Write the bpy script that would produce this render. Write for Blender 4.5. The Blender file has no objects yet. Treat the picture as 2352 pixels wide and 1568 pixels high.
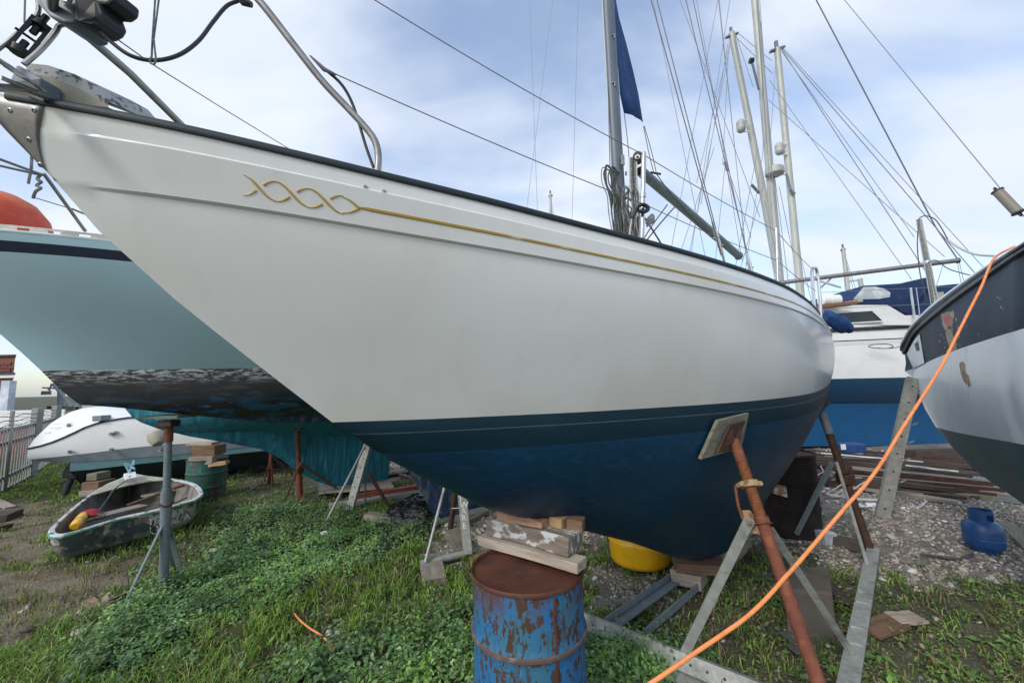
import bpy, math, random
import numpy as np
from mathutils import Vector, Matrix
random.seed(7); RNG = np.random.default_rng(11)
scene = bpy.context.scene

# ------------------------------------------------------------------ camera
F = 915.0; CZ = 1.83; PITCH = math.atan(100/915.0); ROLL = 0.024
cam_data = bpy.data.cameras.new('camera'); cam = bpy.data.objects.new('camera', cam_data)
scene.collection.objects.link(cam); scene.camera = cam
cam_data.sensor_width = 36; cam_data.lens = F/2352*36
cam_data.clip_start = 0.05; cam_data.clip_end = 3000
RM = Matrix.Rotation(math.pi/2+PITCH, 3, 'X') @ Matrix.Rotation(-ROLL, 3, 'Z')
cam.matrix_world = Matrix.Translation((0, 0, CZ)) @ RM.to_4x4()
scene.render.resolution_x = 1024; scene.render.resolution_y = 682

# ------------------------------------------------------------------ light
SUN_EL, SUN_AZ = math.radians(37), math.radians(219)       # azimuth clockwise from +Y: behind the camera, to the left
world = bpy.data.worlds.new('World'); scene.world = world; world.use_nodes = True
wn = world.node_tree; wn.nodes.clear()
def wnode(t, **k):
    n = wn.nodes.new(t)
    for a, b in k.items(): setattr(n, a, b)
    return n
out = wnode('ShaderNodeOutputWorld'); bg = wnode('ShaderNodeBackground'); bg2 = wnode('ShaderNodeBackground')
sky = wnode('ShaderNodeTexSky', sky_type='NISHITA'); sky.sun_disc = False
sky.sun_elevation = SUN_EL; sky.sun_rotation = SUN_AZ; sky.air_density = 1.0; sky.dust_density = 1.4; sky.ozone_density = 1.6
bg.inputs['Strength'].default_value = 0.12
tc = wnode('ShaderNodeTexCoord'); sep = wnode('ShaderNodeSeparateXYZ')
wn.links.new(tc.outputs['Generated'], sep.inputs[0])
mz = wnode('ShaderNodeMath', operation='ADD'); mz.inputs[1].default_value = 0.34
wn.links.new(sep.outputs['Z'], mz.inputs[0])
mzm = wnode('ShaderNodeMath', operation='MAXIMUM'); mzm.inputs[1].default_value = 0.05; wn.links.new(mz.outputs[0], mzm.inputs[0])
dx = wnode('ShaderNodeMath', operation='DIVIDE'); dy = wnode('ShaderNodeMath', operation='DIVIDE')
wn.links.new(sep.outputs['X'], dx.inputs[0]); wn.links.new(mzm.outputs[0], dx.inputs[1])
wn.links.new(sep.outputs['Y'], dy.inputs[0]); wn.links.new(mzm.outputs[0], dy.inputs[1])
comb = wnode('ShaderNodeCombineXYZ'); wn.links.new(dx.outputs[0], comb.inputs[0]); wn.links.new(dy.outputs[0], comb.inputs[1])
def wnoise(scale, detail, rough, dist, rot, sc):
    m = wnode('ShaderNodeMapping'); m.inputs['Rotation'].default_value = (0, 0, rot); m.inputs['Scale'].default_value = sc
    n = wnode('ShaderNodeTexNoise'); n.inputs['Scale'].default_value = scale; n.inputs['Detail'].default_value = detail
    n.inputs['Roughness'].default_value = rough; n.inputs['Distortion'].default_value = dist
    wn.links.new(comb.outputs[0], m.inputs[0]); wn.links.new(m.outputs[0], n.inputs['Vector']); return n
n1 = wnoise(0.85, 5, 0.50, 0.3, 0.6, (0.9, 1.4, 1)); n2 = wnoise(1.9, 6, 0.48, 0.4, 0.6, (0.8, 1.5, 1))
mixn = wnode('ShaderNodeMath', operation='MULTIPLY_ADD'); mixn.inputs[1].default_value = 0.38
wn.links.new(n2.outputs['Fac'], mixn.inputs[0])
ms = wnode('ShaderNodeMath', operation='MULTIPLY'); ms.inputs[1].default_value = 0.62; wn.links.new(n1.outputs['Fac'], ms.inputs[0])
wn.links.new(ms.outputs[0], mixn.inputs[2])
cr = wnode('ShaderNodeValToRGB'); cr.color_ramp.elements[0].position = 0.40; cr.color_ramp.elements[1].position = 0.58
cr.color_ramp.interpolation = 'EASE'
cr.color_ramp.elements[0].color = (0.22, 0.22, 0.22, 1); cr.color_ramp.elements[1].color = (1, 1, 1, 1)
wn.links.new(mixn.outputs[0], cr.inputs[0])
cc = wnode('ShaderNodeValToRGB'); cc.color_ramp.elements[0].position = 0.25; cc.color_ramp.elements[1].position = 0.75
cc.color_ramp.elements[0].color = (0.37, 0.43, 0.55, 1); cc.color_ramp.elements[1].color = (0.54, 0.575, 0.615, 1)
wn.links.new(n2.outputs['Fac'], cc.inputs[0]); wn.links.new(cc.outputs[0], bg2.inputs[0]); bg2.inputs['Strength'].default_value = 0.79
mixs = wnode('ShaderNodeMixShader'); wn.links.new(sky.outputs[0], bg.inputs[0])
wn.links.new(cr.outputs[0], mixs.inputs[0]); wn.links.new(bg.outputs[0], mixs.inputs[1]); wn.links.new(bg2.outputs[0], mixs.inputs[2])
wn.links.new(mixs.outputs[0], out.inputs[0])
sun_data = bpy.data.lights.new('sun', 'SUN'); sun_data.energy = 0.82; sun_data.angle = math.radians(14); sun_data.color = (1, 0.95, 0.86)
sun = bpy.data.objects.new('sun', sun_data); scene.collection.objects.link(sun)
sd = Vector((math.sin(SUN_AZ)*math.cos(SUN_EL), math.cos(SUN_AZ)*math.cos(SUN_EL), math.sin(SUN_EL)))
sun.rotation_euler = sd.to_track_quat('Z', 'Y').to_euler(); sun.location = (-5, -5, 12)
scene.view_settings.view_transform = 'Standard'; scene.view_settings.look = 'None'
scene.view_settings.exposure = 1.17; scene.view_settings.gamma = 1; scene.view_settings.use_curve_mapping = False

# ------------------------------------------------------------------ helpers: points measured from the photograph
def ray(px, py):
    return RM @ Vector(((px-1176)/F, -(py-784)/F, -1))
def at(px, py, Y):
    d = ray(px, py); return Vector((0, 0, CZ)) + d*(Y/d.y)
def gp(px, py, z=0.0):
    d = ray(px, py); return Vector((0, 0, CZ)) + d*((z-CZ)/d.z)
def proj_np(X, Y, Z):
    P = np.stack([X, Y, Z-CZ], -1) @ np.array(RM)
    w = np.where(-P[..., 2] > 0.05, -P[..., 2], 0.05)
    return 1176+F*P[..., 0]/w, 784-F*P[..., 1]/w

# ------------------------------------------------------------------ helpers: meshes
class MB:
    def __init__(s): s.v = []; s.f = []; s.mi = []; s.cur = 0
    def add(s, vs, fs):
        o = len(s.v); s.v += [tuple(p) for p in vs]
        for f in fs: s.f.append(tuple(i+o for i in f)); s.mi.append(s.cur)
        return s
    def box(s, c, dims, rot=None, jit=0.0):
        c = Vector(c); vs = []
        for x in (-.5, .5):
            for y in (-.5, .5):
                for z in (-.5, .5):
                    p = Vector((x*dims[0], y*dims[1], z*dims[2]))
                    if jit: p += Vector((random.uniform(-jit, jit) for _ in range(3)))
                    if rot is not None: p = rot @ p
                    vs.append(c+p)
        return s.add(vs, [(0,1,3,2),(4,6,7,5),(0,4,5,1),(2,3,7,6),(0,2,6,4),(1,5,7,3)])
    def bar(s, p0, p1, w, h, up=(0, 0, 1)):
        p0 = Vector(p0); p1 = Vector(p1); x = (p1-p0); L = x.length; x.normalize()
        y = Vector(up).cross(x); y.normalize(); z = x.cross(y)
        R = Matrix((x, y, z)).transposed()
        return s.box((p0+p1)/2, (L, w, h), R)
    def tube(s, pts, r, n=8, cap=True):
        pts = [Vector(p) for p in pts]; m = len(pts)
        rs = r if isinstance(r, (list, tuple)) else [r]*m
        vs = []; nrm = None
        for i, p in enumerate(pts):
            t = (pts[min(i+1, m-1)]-pts[max(i-1, 0)]); t.normalize()
            if nrm is None:
                nrm = t.orthogonal().normalized()
            else:
                nrm = (nrm - t*nrm.dot(t)); nrm.normalize()
            b = t.cross(nrm)
            for k in range(n):
                a = 2*math.pi*k/n; vs.append(p+(nrm*math.cos(a)+b*math.sin(a))*rs[i])
        fs = []
        for i in range(m-1):
            for k in range(n):
                fs.append((i*n+k, i*n+(k+1) % n, (i+1)*n+(k+1) % n, (i+1)*n+k))
        if cap: fs.append(tuple(range(n))[::-1]); fs.append(tuple((m-1)*n+k for k in range(n)))
        return s.add(vs, fs)
    def lathe(s, o, prof, n=32, axis=(0, 0, 1)):
        o = Vector(o); ax = Vector(axis).normalized(); e = ax.orthogonal().normalized(); g = ax.cross(e)
        vs = [o+ax*h+(e*math.cos(2*math.pi*k/n)+g*math.sin(2*math.pi*k/n))*r for r, h in prof for k in range(n)]
        fs = []; m = len(prof)
        for i in range(m-1):
            for k in range(n):
                fs.append((i*n+k, i*n+(k+1) % n, (i+1)*n+(k+1) % n, (i+1)*n+k))
        if prof[0][0] > 1e-6: fs.append(tuple(range(n))[::-1])
        if prof[-1][0] > 1e-6: fs.append(tuple((m-1)*n+k for k in range(n)))
        return s.add(vs, fs)
    def grid(s, rows, flip=False, mats=None):
        n = len(rows[0]); vs = [p for r in rows for p in r]; o = len(s.v); s.v += [tuple(p) for p in vs]
        for i in range(len(rows)-1):
            if mats: s.cur = mats[i]
            for k in range(n-1):
                q = (o+i*n+k, o+i*n+k+1, o+(i+1)*n+k+1, o+(i+1)*n+k)
                s.f.append(q[::-1] if flip else q); s.mi.append(s.cur)
        s.cur = 0
        return s
    def prism(s, poly, off):
        off = Vector(off); n = len(poly); vs = [Vector(p) for p in poly]+[Vector(p)+off for p in poly]
        fs = [tuple(range(n))[::-1], tuple(range(n, 2*n))]+[(i, (i+1) % n, n+(i+1) % n, n+i) for i in range(n)]
        return s.add(vs, fs)
    def build(s, name, mat, parent=None, smooth=False, angle=40, bevel=0):
        me = bpy.data.meshes.new(name); loc = parent.location if parent is not None else None
        if parent is not None and parent.parent is not None: loc = parent.matrix_basis.translation + parent.parent.location
        vs = s.v if loc is None else [(p[0]-loc.x, p[1]-loc.y, p[2]-loc.z) for p in s.v]
        org = None
        if loc is None:
            A = np.array(vs); org = Vector((A[:, 0].mean(), A[:, 1].mean(), A[:, 2].min()))
            vs = [(p[0]-org.x, p[1]-org.y, p[2]-org.z) for p in vs]
        me.from_pydata(vs, [], s.f)
        for m in (mat if isinstance(mat, (list, tuple)) else [mat]): me.materials.append(m)
        if any(s.mi): me.polygons.foreach_set('material_index', s.mi)
        if smooth:
            me.polygons.foreach_set('use_smooth', [True]*len(s.f)); me.set_sharp_from_angle(angle=math.radians(angle))
        me.update()
        o = bpy.data.objects.new(name, me); scene.collection.objects.link(o)
        if org is not None: o.location = org
        if parent is not None: o.parent = parent
        if bevel:
            b = o.modifiers.new('bevel', 'BEVEL'); b.width = bevel; b.segments = 2; b.limit_method = 'ANGLE'
        return o
def tag(o, label=None, cat=None, group=None, kind=None):
    if label: o['label'] = label
    if cat: o['category'] = cat
    if group: o['group'] = group
    if kind: o['kind'] = kind
    return o
def thing(name, label, cat, loc, group=None):
    o = bpy.data.objects.new(name, None); scene.collection.objects.link(o); o.location = loc; o.empty_display_size = .1
    return tag(o, label, cat, group)
def piece(name, mat, parent, p0, p1, w, h, up=(0, 0, 1), bev=0.004, jit=0.0, taper=0):
    """a plank or bar with its own local frame (x runs along it), so that the grain follows it"""
    p0 = Vector(p0); p1 = Vector(p1); x = p1-p0; L = x.length; x.normalize()
    y = Vector(up).cross(x).normalized(); z = x.cross(y)
    me = bpy.data.meshes.new(name); n = 5; vs = []
    for i in range(n):
        t = i/(n-1)-.5; j = jit
        for a, b in ((-1, -1), (1, -1), (1, 1), (-1, 1)):
            vs.append((t*L+(random.uniform(-j, j) if i in (0, n-1) else 0), a*w/2*(1-taper*(t+.5))+random.uniform(-j, j), b*h/2*(1-taper*(t+.5))+random.uniform(-j, j)))
    fs = [(3, 2, 1, 0), tuple((n-1)*4+k for k in range(4))]
    for i in range(n-1):
        for k in range(4): fs.append((i*4+k, i*4+(k+1) % 4, (i+1)*4+(k+1) % 4, (i+1)*4+k))
    me.from_pydata(vs, [], fs); me.materials.append(mat)
    o = bpy.data.objects.new(name, me); scene.collection.objects.link(o)
    M = Matrix((x, y, z)).transposed().to_4x4(); c = (p0+p1)/2
    if parent is not None: o.parent = parent; c = c-parent.location
    M.translation = c; o.matrix_basis = M
    if bev: b = o.modifiers.new('bevel', 'BEVEL'); b.width = bev; b.segments = 2; b.limit_method = 'ANGLE'
    return o
def smooth_pts(pts, k=6):
    pts = [Vector(p) for p in pts]; P = [pts[0]*2-pts[1]]+pts+[pts[-1]*2-pts[-2]]; out = []
    for i in range(1, len(P)-2):
        for j in range(k):
            t = j/k; a, b, c, d = P[i-1], P[i], P[i+1], P[i+2]
            out.append(.5*((2*b)+(c-a)*t+(2*a-5*b+4*c-d)*t*t+(3*b-a-3*c+d)*t**3))
    out.append(pts[-1]); return out
def resample(pts, n):
    P = np.array([tuple(p) for p in pts]); d = np.r_[0, np.cumsum(np.linalg.norm(np.diff(P, axis=0), axis=1))]
    t = np.linspace(0, d[-1], n); return [Vector((np.interp(a, d, P[:, 0]), np.interp(a, d, P[:, 1]), np.interp(a, d, P[:, 2]))) for a in t]

# ------------------------------------------------------------------ helpers: materials
def mat(name, base, rough=.5, metal=0.0, layers=(), bump=None, coat=0.0, coord='Object', attr=None, spec=.5, transl=0):
    m = bpy.data.materials.new(name); m.use_nodes = True; nt = m.node_tree; N = nt.nodes; L = nt.links
    b = N['Principled BSDF']; b.inputs['Roughness'].default_value = rough; b.inputs['Metallic'].default_value = metal
    b.inputs['Coat Weight'].default_value = coat; b.inputs['Coat Roughness'].default_value = .12; b.inputs['Specular IOR Level'].default_value = spec
    t = N.new('ShaderNodeTexCoord')
    if attr:
        a = N.new('ShaderNodeAttribute'); a.attribute_name = attr; col = a.outputs['Color']
    else:
        c = N.new('ShaderNodeRGB'); c.outputs[0].default_value = (*base, 1); col = c.outputs[0]
    rv = N.new('ShaderNodeValue'); rv.outputs[0].default_value = rough; ro = rv.outputs[0]
    mv = N.new('ShaderNodeValue'); mv.outputs[0].default_value = metal; mo = mv.outputs[0]
    for i, l in enumerate(layers):
        mp = N.new('ShaderNodeMapping'); mp.inputs['Scale'].default_value = l.get('s', (1, 1, 1)); mp.inputs['Location'].default_value = (i*3.7, i*1.3, i*2.1)
        L.new(t.outputs[l.get('coord', coord)], mp.inputs[0])
        if l.get('t') == 'vor':
            n = N.new('ShaderNodeTexVoronoi'); n.inputs['Scale'].default_value = l.get('k', 5); fo = n.outputs['Distance']
        else:
            n = N.new('ShaderNodeTexNoise'); n.inputs['Scale'].default_value = l.get('k', 5); n.inputs['Detail'].default_value = l.get('d', 6)
            n.inputs['Roughness'].default_value = l.get('nr', .55); n.inputs['Distortion'].default_value = l.get('dist', 0); fo = n.outputs['Fac']
        L.new(mp.outputs[0], n.inputs['Vector'])
        r = N.new('ShaderNodeMapRange'); r.inputs['From Min'].default_value = l.get('lo', .5); r.inputs['From Max'].default_value = l.get('hi', .6)
        r.inputs['To Max'].default_value = l.get('a', 1.0); L.new(fo, r.inputs['Value']); fac = r.outputs[0]
        if 'zr' in l:   # limit to a height range of the thing's own coordinates
            sp = N.new('ShaderNodeSeparateXYZ'); L.new(t.outputs['Object'], sp.inputs[0])
            z = N.new('ShaderNodeMapRange'); z.inputs['From Min'].default_value = l['zr'][0]; z.inputs['From Max'].default_value = l['zr'][1]
            L.new(sp.outputs['Z'], z.inputs['Value']); q = N.new('ShaderNodeMath'); q.operation = 'MULTIPLY'
            L.new(z.outputs[0], q.inputs[0]); L.new(fac, q.inputs[1]); fac = q.outputs[0]
        mx = N.new('ShaderNodeMix'); mx.data_type = 'RGBA'; L.new(fac, mx.inputs[0]); L.new(col, mx.inputs[6]); mx.inputs[7].default_value = (*l['c'], 1); col = mx.outputs[2]
        if 'r' in l:
            f = N.new('ShaderNodeMix'); L.new(fac, f.inputs[0]); L.new(ro, f.inputs[2]); f.inputs[3].default_value = l['r']; ro = f.outputs[0]
        if 'm' in l:
            f = N.new('ShaderNodeMix'); L.new(fac, f.inputs[0]); L.new(mo, f.inputs[2]); f.inputs[3].default_value = l['m']; mo = f.outputs[0]
    L.new(col, b.inputs['Base Color']); L.new(ro, b.inputs['Roughness']); L.new(mo, b.inputs['Metallic'])
    if bump:
        mp = N.new('ShaderNodeMapping'); mp.inputs['Scale'].default_value = bump[2] if len(bump) > 2 else (1, 1, 1); L.new(t.outputs[coord], mp.inputs[0])
        n = N.new('ShaderNodeTexNoise'); n.inputs['Scale'].default_value = bump[0]; n.inputs['Detail'].default_value = 6; L.new(mp.outputs[0], n.inputs['Vector'])
        bp = N.new('ShaderNodeBump'); bp.inputs['Strength'].default_value = bump[1]; bp.inputs['Distance'].default_value = bump[3] if len(bump) > 3 else .01
        L.new(n.outputs['Fac'], bp.inputs['Height']); L.new(bp.outputs[0], b.inputs['Normal'])
    if transl:
        tb = N.new('ShaderNodeBsdfTranslucent'); L.new(col, tb.inputs[0]); ms_ = N.new('ShaderNodeMixShader'); ms_.inputs[0].default_value = transl
        L.new(b.outputs[0], ms_.inputs[1]); L.new(tb.outputs[0], ms_.inputs[2]); L.new(ms_.outputs[0], N['Material Output'].inputs[0])
    return m
M = {}
M['gel'] = mat('white_gelcoat', (.86, .865, .855), .30, 0, [dict(c=(.72, .72, .67), k=.7, lo=.35, hi=.75, a=.6, d=3), dict(c=(.60, .60, .56), s=(1, 1, .25), k=6, lo=.62, hi=.85, a=.25), dict(c=(.66, .62, .50), k=1.1, lo=.5, hi=.8, a=.25, d=2), dict(c=(.56, .55, .48), s=(1, 1, .12), k=11, lo=.56, hi=.82, a=.20), dict(c=(.50, .49, .45), s=(3, 3, .6), k=9, lo=.70, hi=.78, a=.15), dict(c=(.62, .60, .48), s=(1, 1, .6), k=3, lo=.3, hi=.8, a=.5, zr=(1.95, 1.70))], bump=(1.6, .10, (1, 1, 1), .05), coat=.3)
M['navyband'] = mat('dark_waterline_band', (.002, .020, .034), .5, 0, [dict(c=(.006, .032, .045), s=(1, 1, 4), k=2.5, lo=.5, hi=.75, a=.6)], spec=.3, bump=(9, .10, (1, 1, 3), .01))  # dark band under the waterline, above and below the pinline
M['pin'] = mat('grey_pinline', (.05, .08, .10), .4, 0, [dict(c=(.02, .04, .055), k=5, lo=.48, hi=.7, a=.7)])
M['anti'] = mat('blue_antifouling', (.002, .036, .082), .45, 0, [dict(c=(.002, .026, .060), k=1.2, lo=.4, hi=.7, a=.8), dict(c=(.012, .075, .13), s=(1, 1, 2.5), k=16, lo=.50, hi=.72, a=.45), dict(c=(.03, .09, .13), k=40, lo=.72, hi=.76, a=.5), dict(c=(.001, .016, .032), s=(1, 1, .5), k=7, lo=.58, hi=.75, a=.35), dict(c=(.04, .11, .17), k=5, lo=.72, hi=.76, a=.35, d=2)], bump=(9, .10, (1, 1, 3), .01), spec=.35)
M['rail'] = mat('dark_blue_green_rail', (.008, .018, .026), .6, 0, [dict(c=(.025, .04, .035), k=14, lo=.5, hi=.75, a=.7)], bump=(60, .2, (1, 1, 1), .003))
M['gold'] = mat('gold_leaf', (.50, .32, .06), .45, .25, [dict(c=(.72, .62, .40), k=7, lo=.56, hi=.64, a=.7)])
M['steel'] = mat('polished_stainless', (.55, .54, .52), .22, 1, [dict(c=(.35, .33, .30), k=8, lo=.5, hi=.7, a=.5, r=.4)], bump=(30, .1))
M['steel_dull'] = mat('dull_stainless', (.33, .32, .31), .42, .85, [dict(c=(.18, .17, .16), k=14, lo=.45, hi=.7, a=.7, r=.6), dict(c=(.30, .20, .13), k=6, lo=.62, hi=.75, a=.35)], bump=(40, .2, (1, 1, 1), .003))
M['wire'] = mat('steel_wire', (.20, .19, .20), .5, .6)
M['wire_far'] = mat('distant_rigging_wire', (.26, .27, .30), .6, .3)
M['alu'] = mat('grey_anodised_mast', (.40, .41, .41), .45, .35, [dict(c=(.55, .55, .52), s=(1, 1, .2), k=12, lo=.5, hi=.7, a=.6), dict(c=(.22, .23, .24), k=7, lo=.6, hi=.75, a=.5)])
M['mast_dark'] = mat('blue_grey_mast_side', (.13, .16, .19), .5, .2, [dict(c=(.22, .24, .26), s=(1, 1, .2), k=9, lo=.5, hi=.7, a=.6)])
M['mast_pale'] = mat('pale_grey_mast', (.46, .47, .43), .5, .1, [dict(c=(.33, .34, .30), s=(1, 1, .3), k=6, lo=.45, hi=.7, a=.7)])
M['black'] = mat('black_plastic', (.018, .019, .02), .5, 0, [dict(c=(.05, .05, .05), k=12, lo=.5, hi=.7, a=.6)])
M['rope'] = mat('grey_weathered_rope', (.14, .145, .15), .95, 0, [dict(c=(.27, .27, .25), k=60, lo=.45, hi=.6)], bump=(250, .6, (1, 1, 1), .003))
M['rope_dark'] = mat('dark_rope', (.05, .055, .05), .95, 0, [dict(c=(.11, .115, .10), k=50, lo=.45, hi=.6)], bump=(250, .6, (1, 1, 1), .003))
M['rope_pale'] = mat('pale_rope', (.50, .50, .48), .9)
M['bluecloth'] = mat('blue_canvas', (.010, .055, .19), .85, 0, [dict(c=(.03, .10, .26), k=5, lo=.5, hi=.7, a=.6)], bump=(9, .5, (1, 1, 1), .02))
M['navycloth'] = mat('navy_sprayhood_canvas', (.013, .035, .11), .85, 0, [dict(c=(.03, .06, .16), k=6, lo=.5, hi=.7, a=.6)], bump=(12, .4, (1, 1, 1), .02))
M['cream'] = mat('cream_gelcoat', (.42, .40, .31), .5, 0, [dict(c=(.30, .28, .22), k=9, lo=.5, hi=.7, a=.7)])
M['speckle'] = mat('weathered_grey_paint', (.36, .38, .38), .7, 0, [dict(c=(.08, .08, .07), k=38, lo=.53, hi=.60), dict(c=(.55, .56, .55), k=22, lo=.58, hi=.68, a=.8)], bump=(60, .4, (1, 1, 1), .004))
M['teal'] = mat('pale_teal_topsides', (.41, .58, .64), .38, 0, [dict(c=(.36, .53, .58), k=.9, lo=.35, hi=.7, a=.9), dict(c=(.24, .40, .44), s=(1, 1, 3.5), k=1.6, lo=.64, hi=.80, a=.6), dict(c=(.44, .60, .63), k=3, lo=.6, hi=.8, a=.4)], coat=.15, bump=(180, .04, (1, 1, 1), .002))
M['navystripe'] = mat('navy_stripe', (.012, .022, .045), .4)
M['toerail'] = mat('weathered_aluminium_toerail', (.42, .41, .38), .55, .4, [dict(c=(.28, .27, .25), k=14, lo=.45, hi=.65, a=.8)])
M['worn'] = mat('worn_black_boot_top', (.018, .02, .022), .75, 0, [dict(c=(.055, .06, .058), s=(1, 1, 5), k=4, lo=.52, hi=.66, a=.8, d=9), dict(c=(.46, .46, .44), s=(1, 1, 6), k=11, lo=.50, hi=.54, zr=(1.90, 2.04), d=12, nr=.72), dict(c=(.012, .10, .21), s=(1, 1, 4), k=4.2, lo=.50, hi=.60, zr=(1.82, 1.66)), dict(c=(.02, .15, .30), s=(1, 1, 3), k=9, lo=.60, hi=.68, zr=(1.85, 1.70))], bump=(40, .3, (1, 1, 1), .004))
M['mottled'] = mat('flaking_dark_blue_keel', (.015, .035, .09), .7, 0, [dict(c=(.09, .11, .15), s=(1, 1, .35), k=12, lo=.50, hi=.60), dict(c=(.03, .06, .15), k=6, lo=.5, hi=.6)], bump=(30, .5))
M['tealanti'] = mat('streaked_teal_antifouling', (.02, .22, .30), .6, 0, [dict(c=(.015, .12, .19), s=(1, 1, .10), k=16, lo=.46, hi=.60, a=.9), dict(c=(.08, .38, .46), s=(1, 1, .07), k=26, lo=.56, hi=.66, a=.75), dict(c=(.008, .045, .085), k=1.5, lo=.5, hi=.75, a=.6)])
M['white'] = mat('white_paint', (.78, .78, .76), .4, 0, [dict(c=(.60, .61, .60), k=3, lo=.5, hi=.8, a=.5)])
M['greyband'] = mat('grey_topside_band', (.21, .25, .29), .45, 0, [dict(c=(.30, .34, .38), k=5, lo=.45, hi=.7, a=.7)])
M['tealband'] = mat('faded_teal_band', (.17, .33, .36), .55, 0, [dict(c=(.26, .36, .33), k=5, lo=.45, hi=.7, a=.7)])
M['blackhull'] = mat('black_antifouling', (.012, .022, .03), .65, 0, [dict(c=(.02, .05, .05), k=6, lo=.45, hi=.7, a=.7)])
M['galv'] = mat('galvanised_steel', (.34, .35, .33), .55, .3, [dict(c=(.44, .45, .42), k=22, lo=.45, hi=.62, a=.8), dict(c=(.14, .14, .13), k=6, lo=.52, hi=.72, a=.7, r=.7), dict(c=(.18, .11, .06), k=11, lo=.68, hi=.76, a=.7)], bump=(50, .3, (1, 1, 1), .004))
M['galv_dull'] = mat('dull_grey_channel', (.20, .20, .185), .7, .1, [dict(c=(.28, .28, .26), k=14, lo=.45, hi=.65, a=.8), dict(c=(.11, .10, .08), k=6, lo=.55, hi=.7, a=.7)], bump=(50, .4, (1, 1, 1), .004))
M['greypaint'] = mat('grey_painted_steel', (.17, .21, .23), .55, .1, [dict(c=(.26, .29, .30), k=18, lo=.5, hi=.7, a=.7), dict(c=(.11, .11, .11), k=9, lo=.6, hi=.75, a=.6)], bump=(60, .3, (1, 1, 1), .003))
M['rust'] = mat('rusty_painted_steel', (.17, .052, .030), .8, .1, [dict(c=(.25, .09, .04), k=22, lo=.5, hi=.66, a=.8), dict(c=(.07, .03, .022), k=9, lo=.55, hi=.7, a=.8), dict(c=(.28, .24, .20), k=30, lo=.70, hi=.76, a=.6)], bump=(70, .6, (1, 1, 1), .004))
M['rust_dark'] = mat('dark_rust', (.055, .027, .02), .8, .1, [dict(c=(.11, .045, .025), k=16, lo=.5, hi=.66, a=.8)], bump=(60, .5, (1, 1, 1), .004))
M['redlead'] = mat('red_oxide_paint', (.20, .040, .024), .65, 0, [dict(c=(.16, .05, .03), k=12, lo=.5, hi=.7, a=.8), dict(c=(.36, .12, .07), k=25, lo=.6, hi=.7, a=.7)], bump=(50, .4, (1, 1, 1), .004))
M['rust_orange'] = mat('orange_rusty_thread', (.26, .10, .038), .8, 0, [dict(c=(.13, .05, .025), k=35, lo=.5, hi=.65, a=.8)], bump=(60, .5, (1, 1, 1), .004))
M['rust_yellow'] = mat('lichened_bracket', (.36, .25, .13), .85, 0, [dict(c=(.16, .08, .04), k=24, lo=.5, hi=.62, a=.9)], bump=(60, .6, (1, 1, 1), .004))
M['drumblue'] = mat('rusting_blue_drum_paint', (.018, .145, .36), .48, 0, [
    dict(c=(.035, .15, .20), s=(1, 1, .6), k=5, lo=.44, hi=.58, a=.8, r=.7), dict(c=(.060, .034, .022), s=(1, 1, .5), k=30, lo=.535, hi=.560, r=.9, d=12, nr=.66), dict(c=(.060, .034, .022), s=(1, 1, .7), k=11, lo=.575, hi=.595, r=.9, d=12, nr=.7), dict(c=(.04, .10, .13), s=(1, 1, .12), k=30, lo=.56, hi=.62, r=.8, a=.8),
    dict(c=(.075, .033, .02), s=(1, 1, .5), k=26, lo=.62, hi=.66, r=.9, d=7), dict(c=(.085, .035, .02), s=(1, 1, .9), k=7, lo=.40, hi=.56, r=.9, zr=(.70, .86)),
    dict(c=(.25, .36, .42), s=(1, 1, .06), k=22, lo=.70, hi=.74, a=.7)], bump=(30, .35, (1, 1, 1), .006))
M['drumrust'] = mat('rusty_drum_lid', (.10, .036, .022), .62, .25, [dict(c=(.16, .06, .030), k=5, lo=.45, hi=.65, a=.8), dict(c=(.055, .024, .018), k=11, lo=.5, hi=.68, a=.8), dict(c=(.40, .28, .2), k=30, lo=.74, hi=.78, a=.7)], bump=(30, .3, (1, 1, 1), .006))
M['drumdark'] = mat('dark_rusted_drum', (.014, .010, .010), .8, .1, [dict(c=(.055, .026, .02), k=6, lo=.5, hi=.7, a=.8)], bump=(30, .4))
M['drumgreen'] = mat('flaking_green_drum', (.028, .12, .095), .7, 0, [dict(c=(.13, .055, .035), k=7, lo=.5, hi=.60), dict(c=(.10, .22, .17), k=12, lo=.58, hi=.66, a=.8), dict(c=(.03, .03, .025), k=5, lo=.62, hi=.75)], bump=(25, .5))
def wood(name, base, dark, pale=None):
    ls = [dict(c=dark, s=(1.2, 14, 14), k=3, lo=.42, hi=.66, a=.85), dict(c=[x*.55 for x in dark], s=(1.0, 30, 30), k=3.5, lo=.60, hi=.74, a=.8)]
    if pale: ls.append(dict(c=pale, s=(2, 9, 4), k=4, lo=.54, hi=.60, a=.85, d=9))
    return mat(name, base, .85, 0, ls, bump=(12, .6, (1.5, 16, 16), .006))
M['wood_grey'] = wood('weathered_grey_wood', (.30, .26, .22), (.19, .165, .14))
M['wood_pale'] = wood('pale_weathered_wood', (.42, .36, .29), (.28, .22, .17))
M['wood_new'] = wood('clean_softwood', (.46, .30, .16), (.36, .21, .10))
M['wood_brown'] = wood('brown_wood', (.20, .12, .07), (.11, .065, .04))
M['wood_bark'] = wood('splintered_red_brown_wood', (.42, .27, .18), (.24, .09, .05))
M['wood_dark'] = wood('dark_wet_wood', (.075, .055, .045), (.035, .028, .022))
M['wood_painted'] = wood('white_splashed_timber', (.22, .18, .145), (.12, .10, .08), (.58, .59, .58))
M['wood_green'] = wood('greenish_grey_wood', (.20, .19, .14), (.11, .105, .075))
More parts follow.
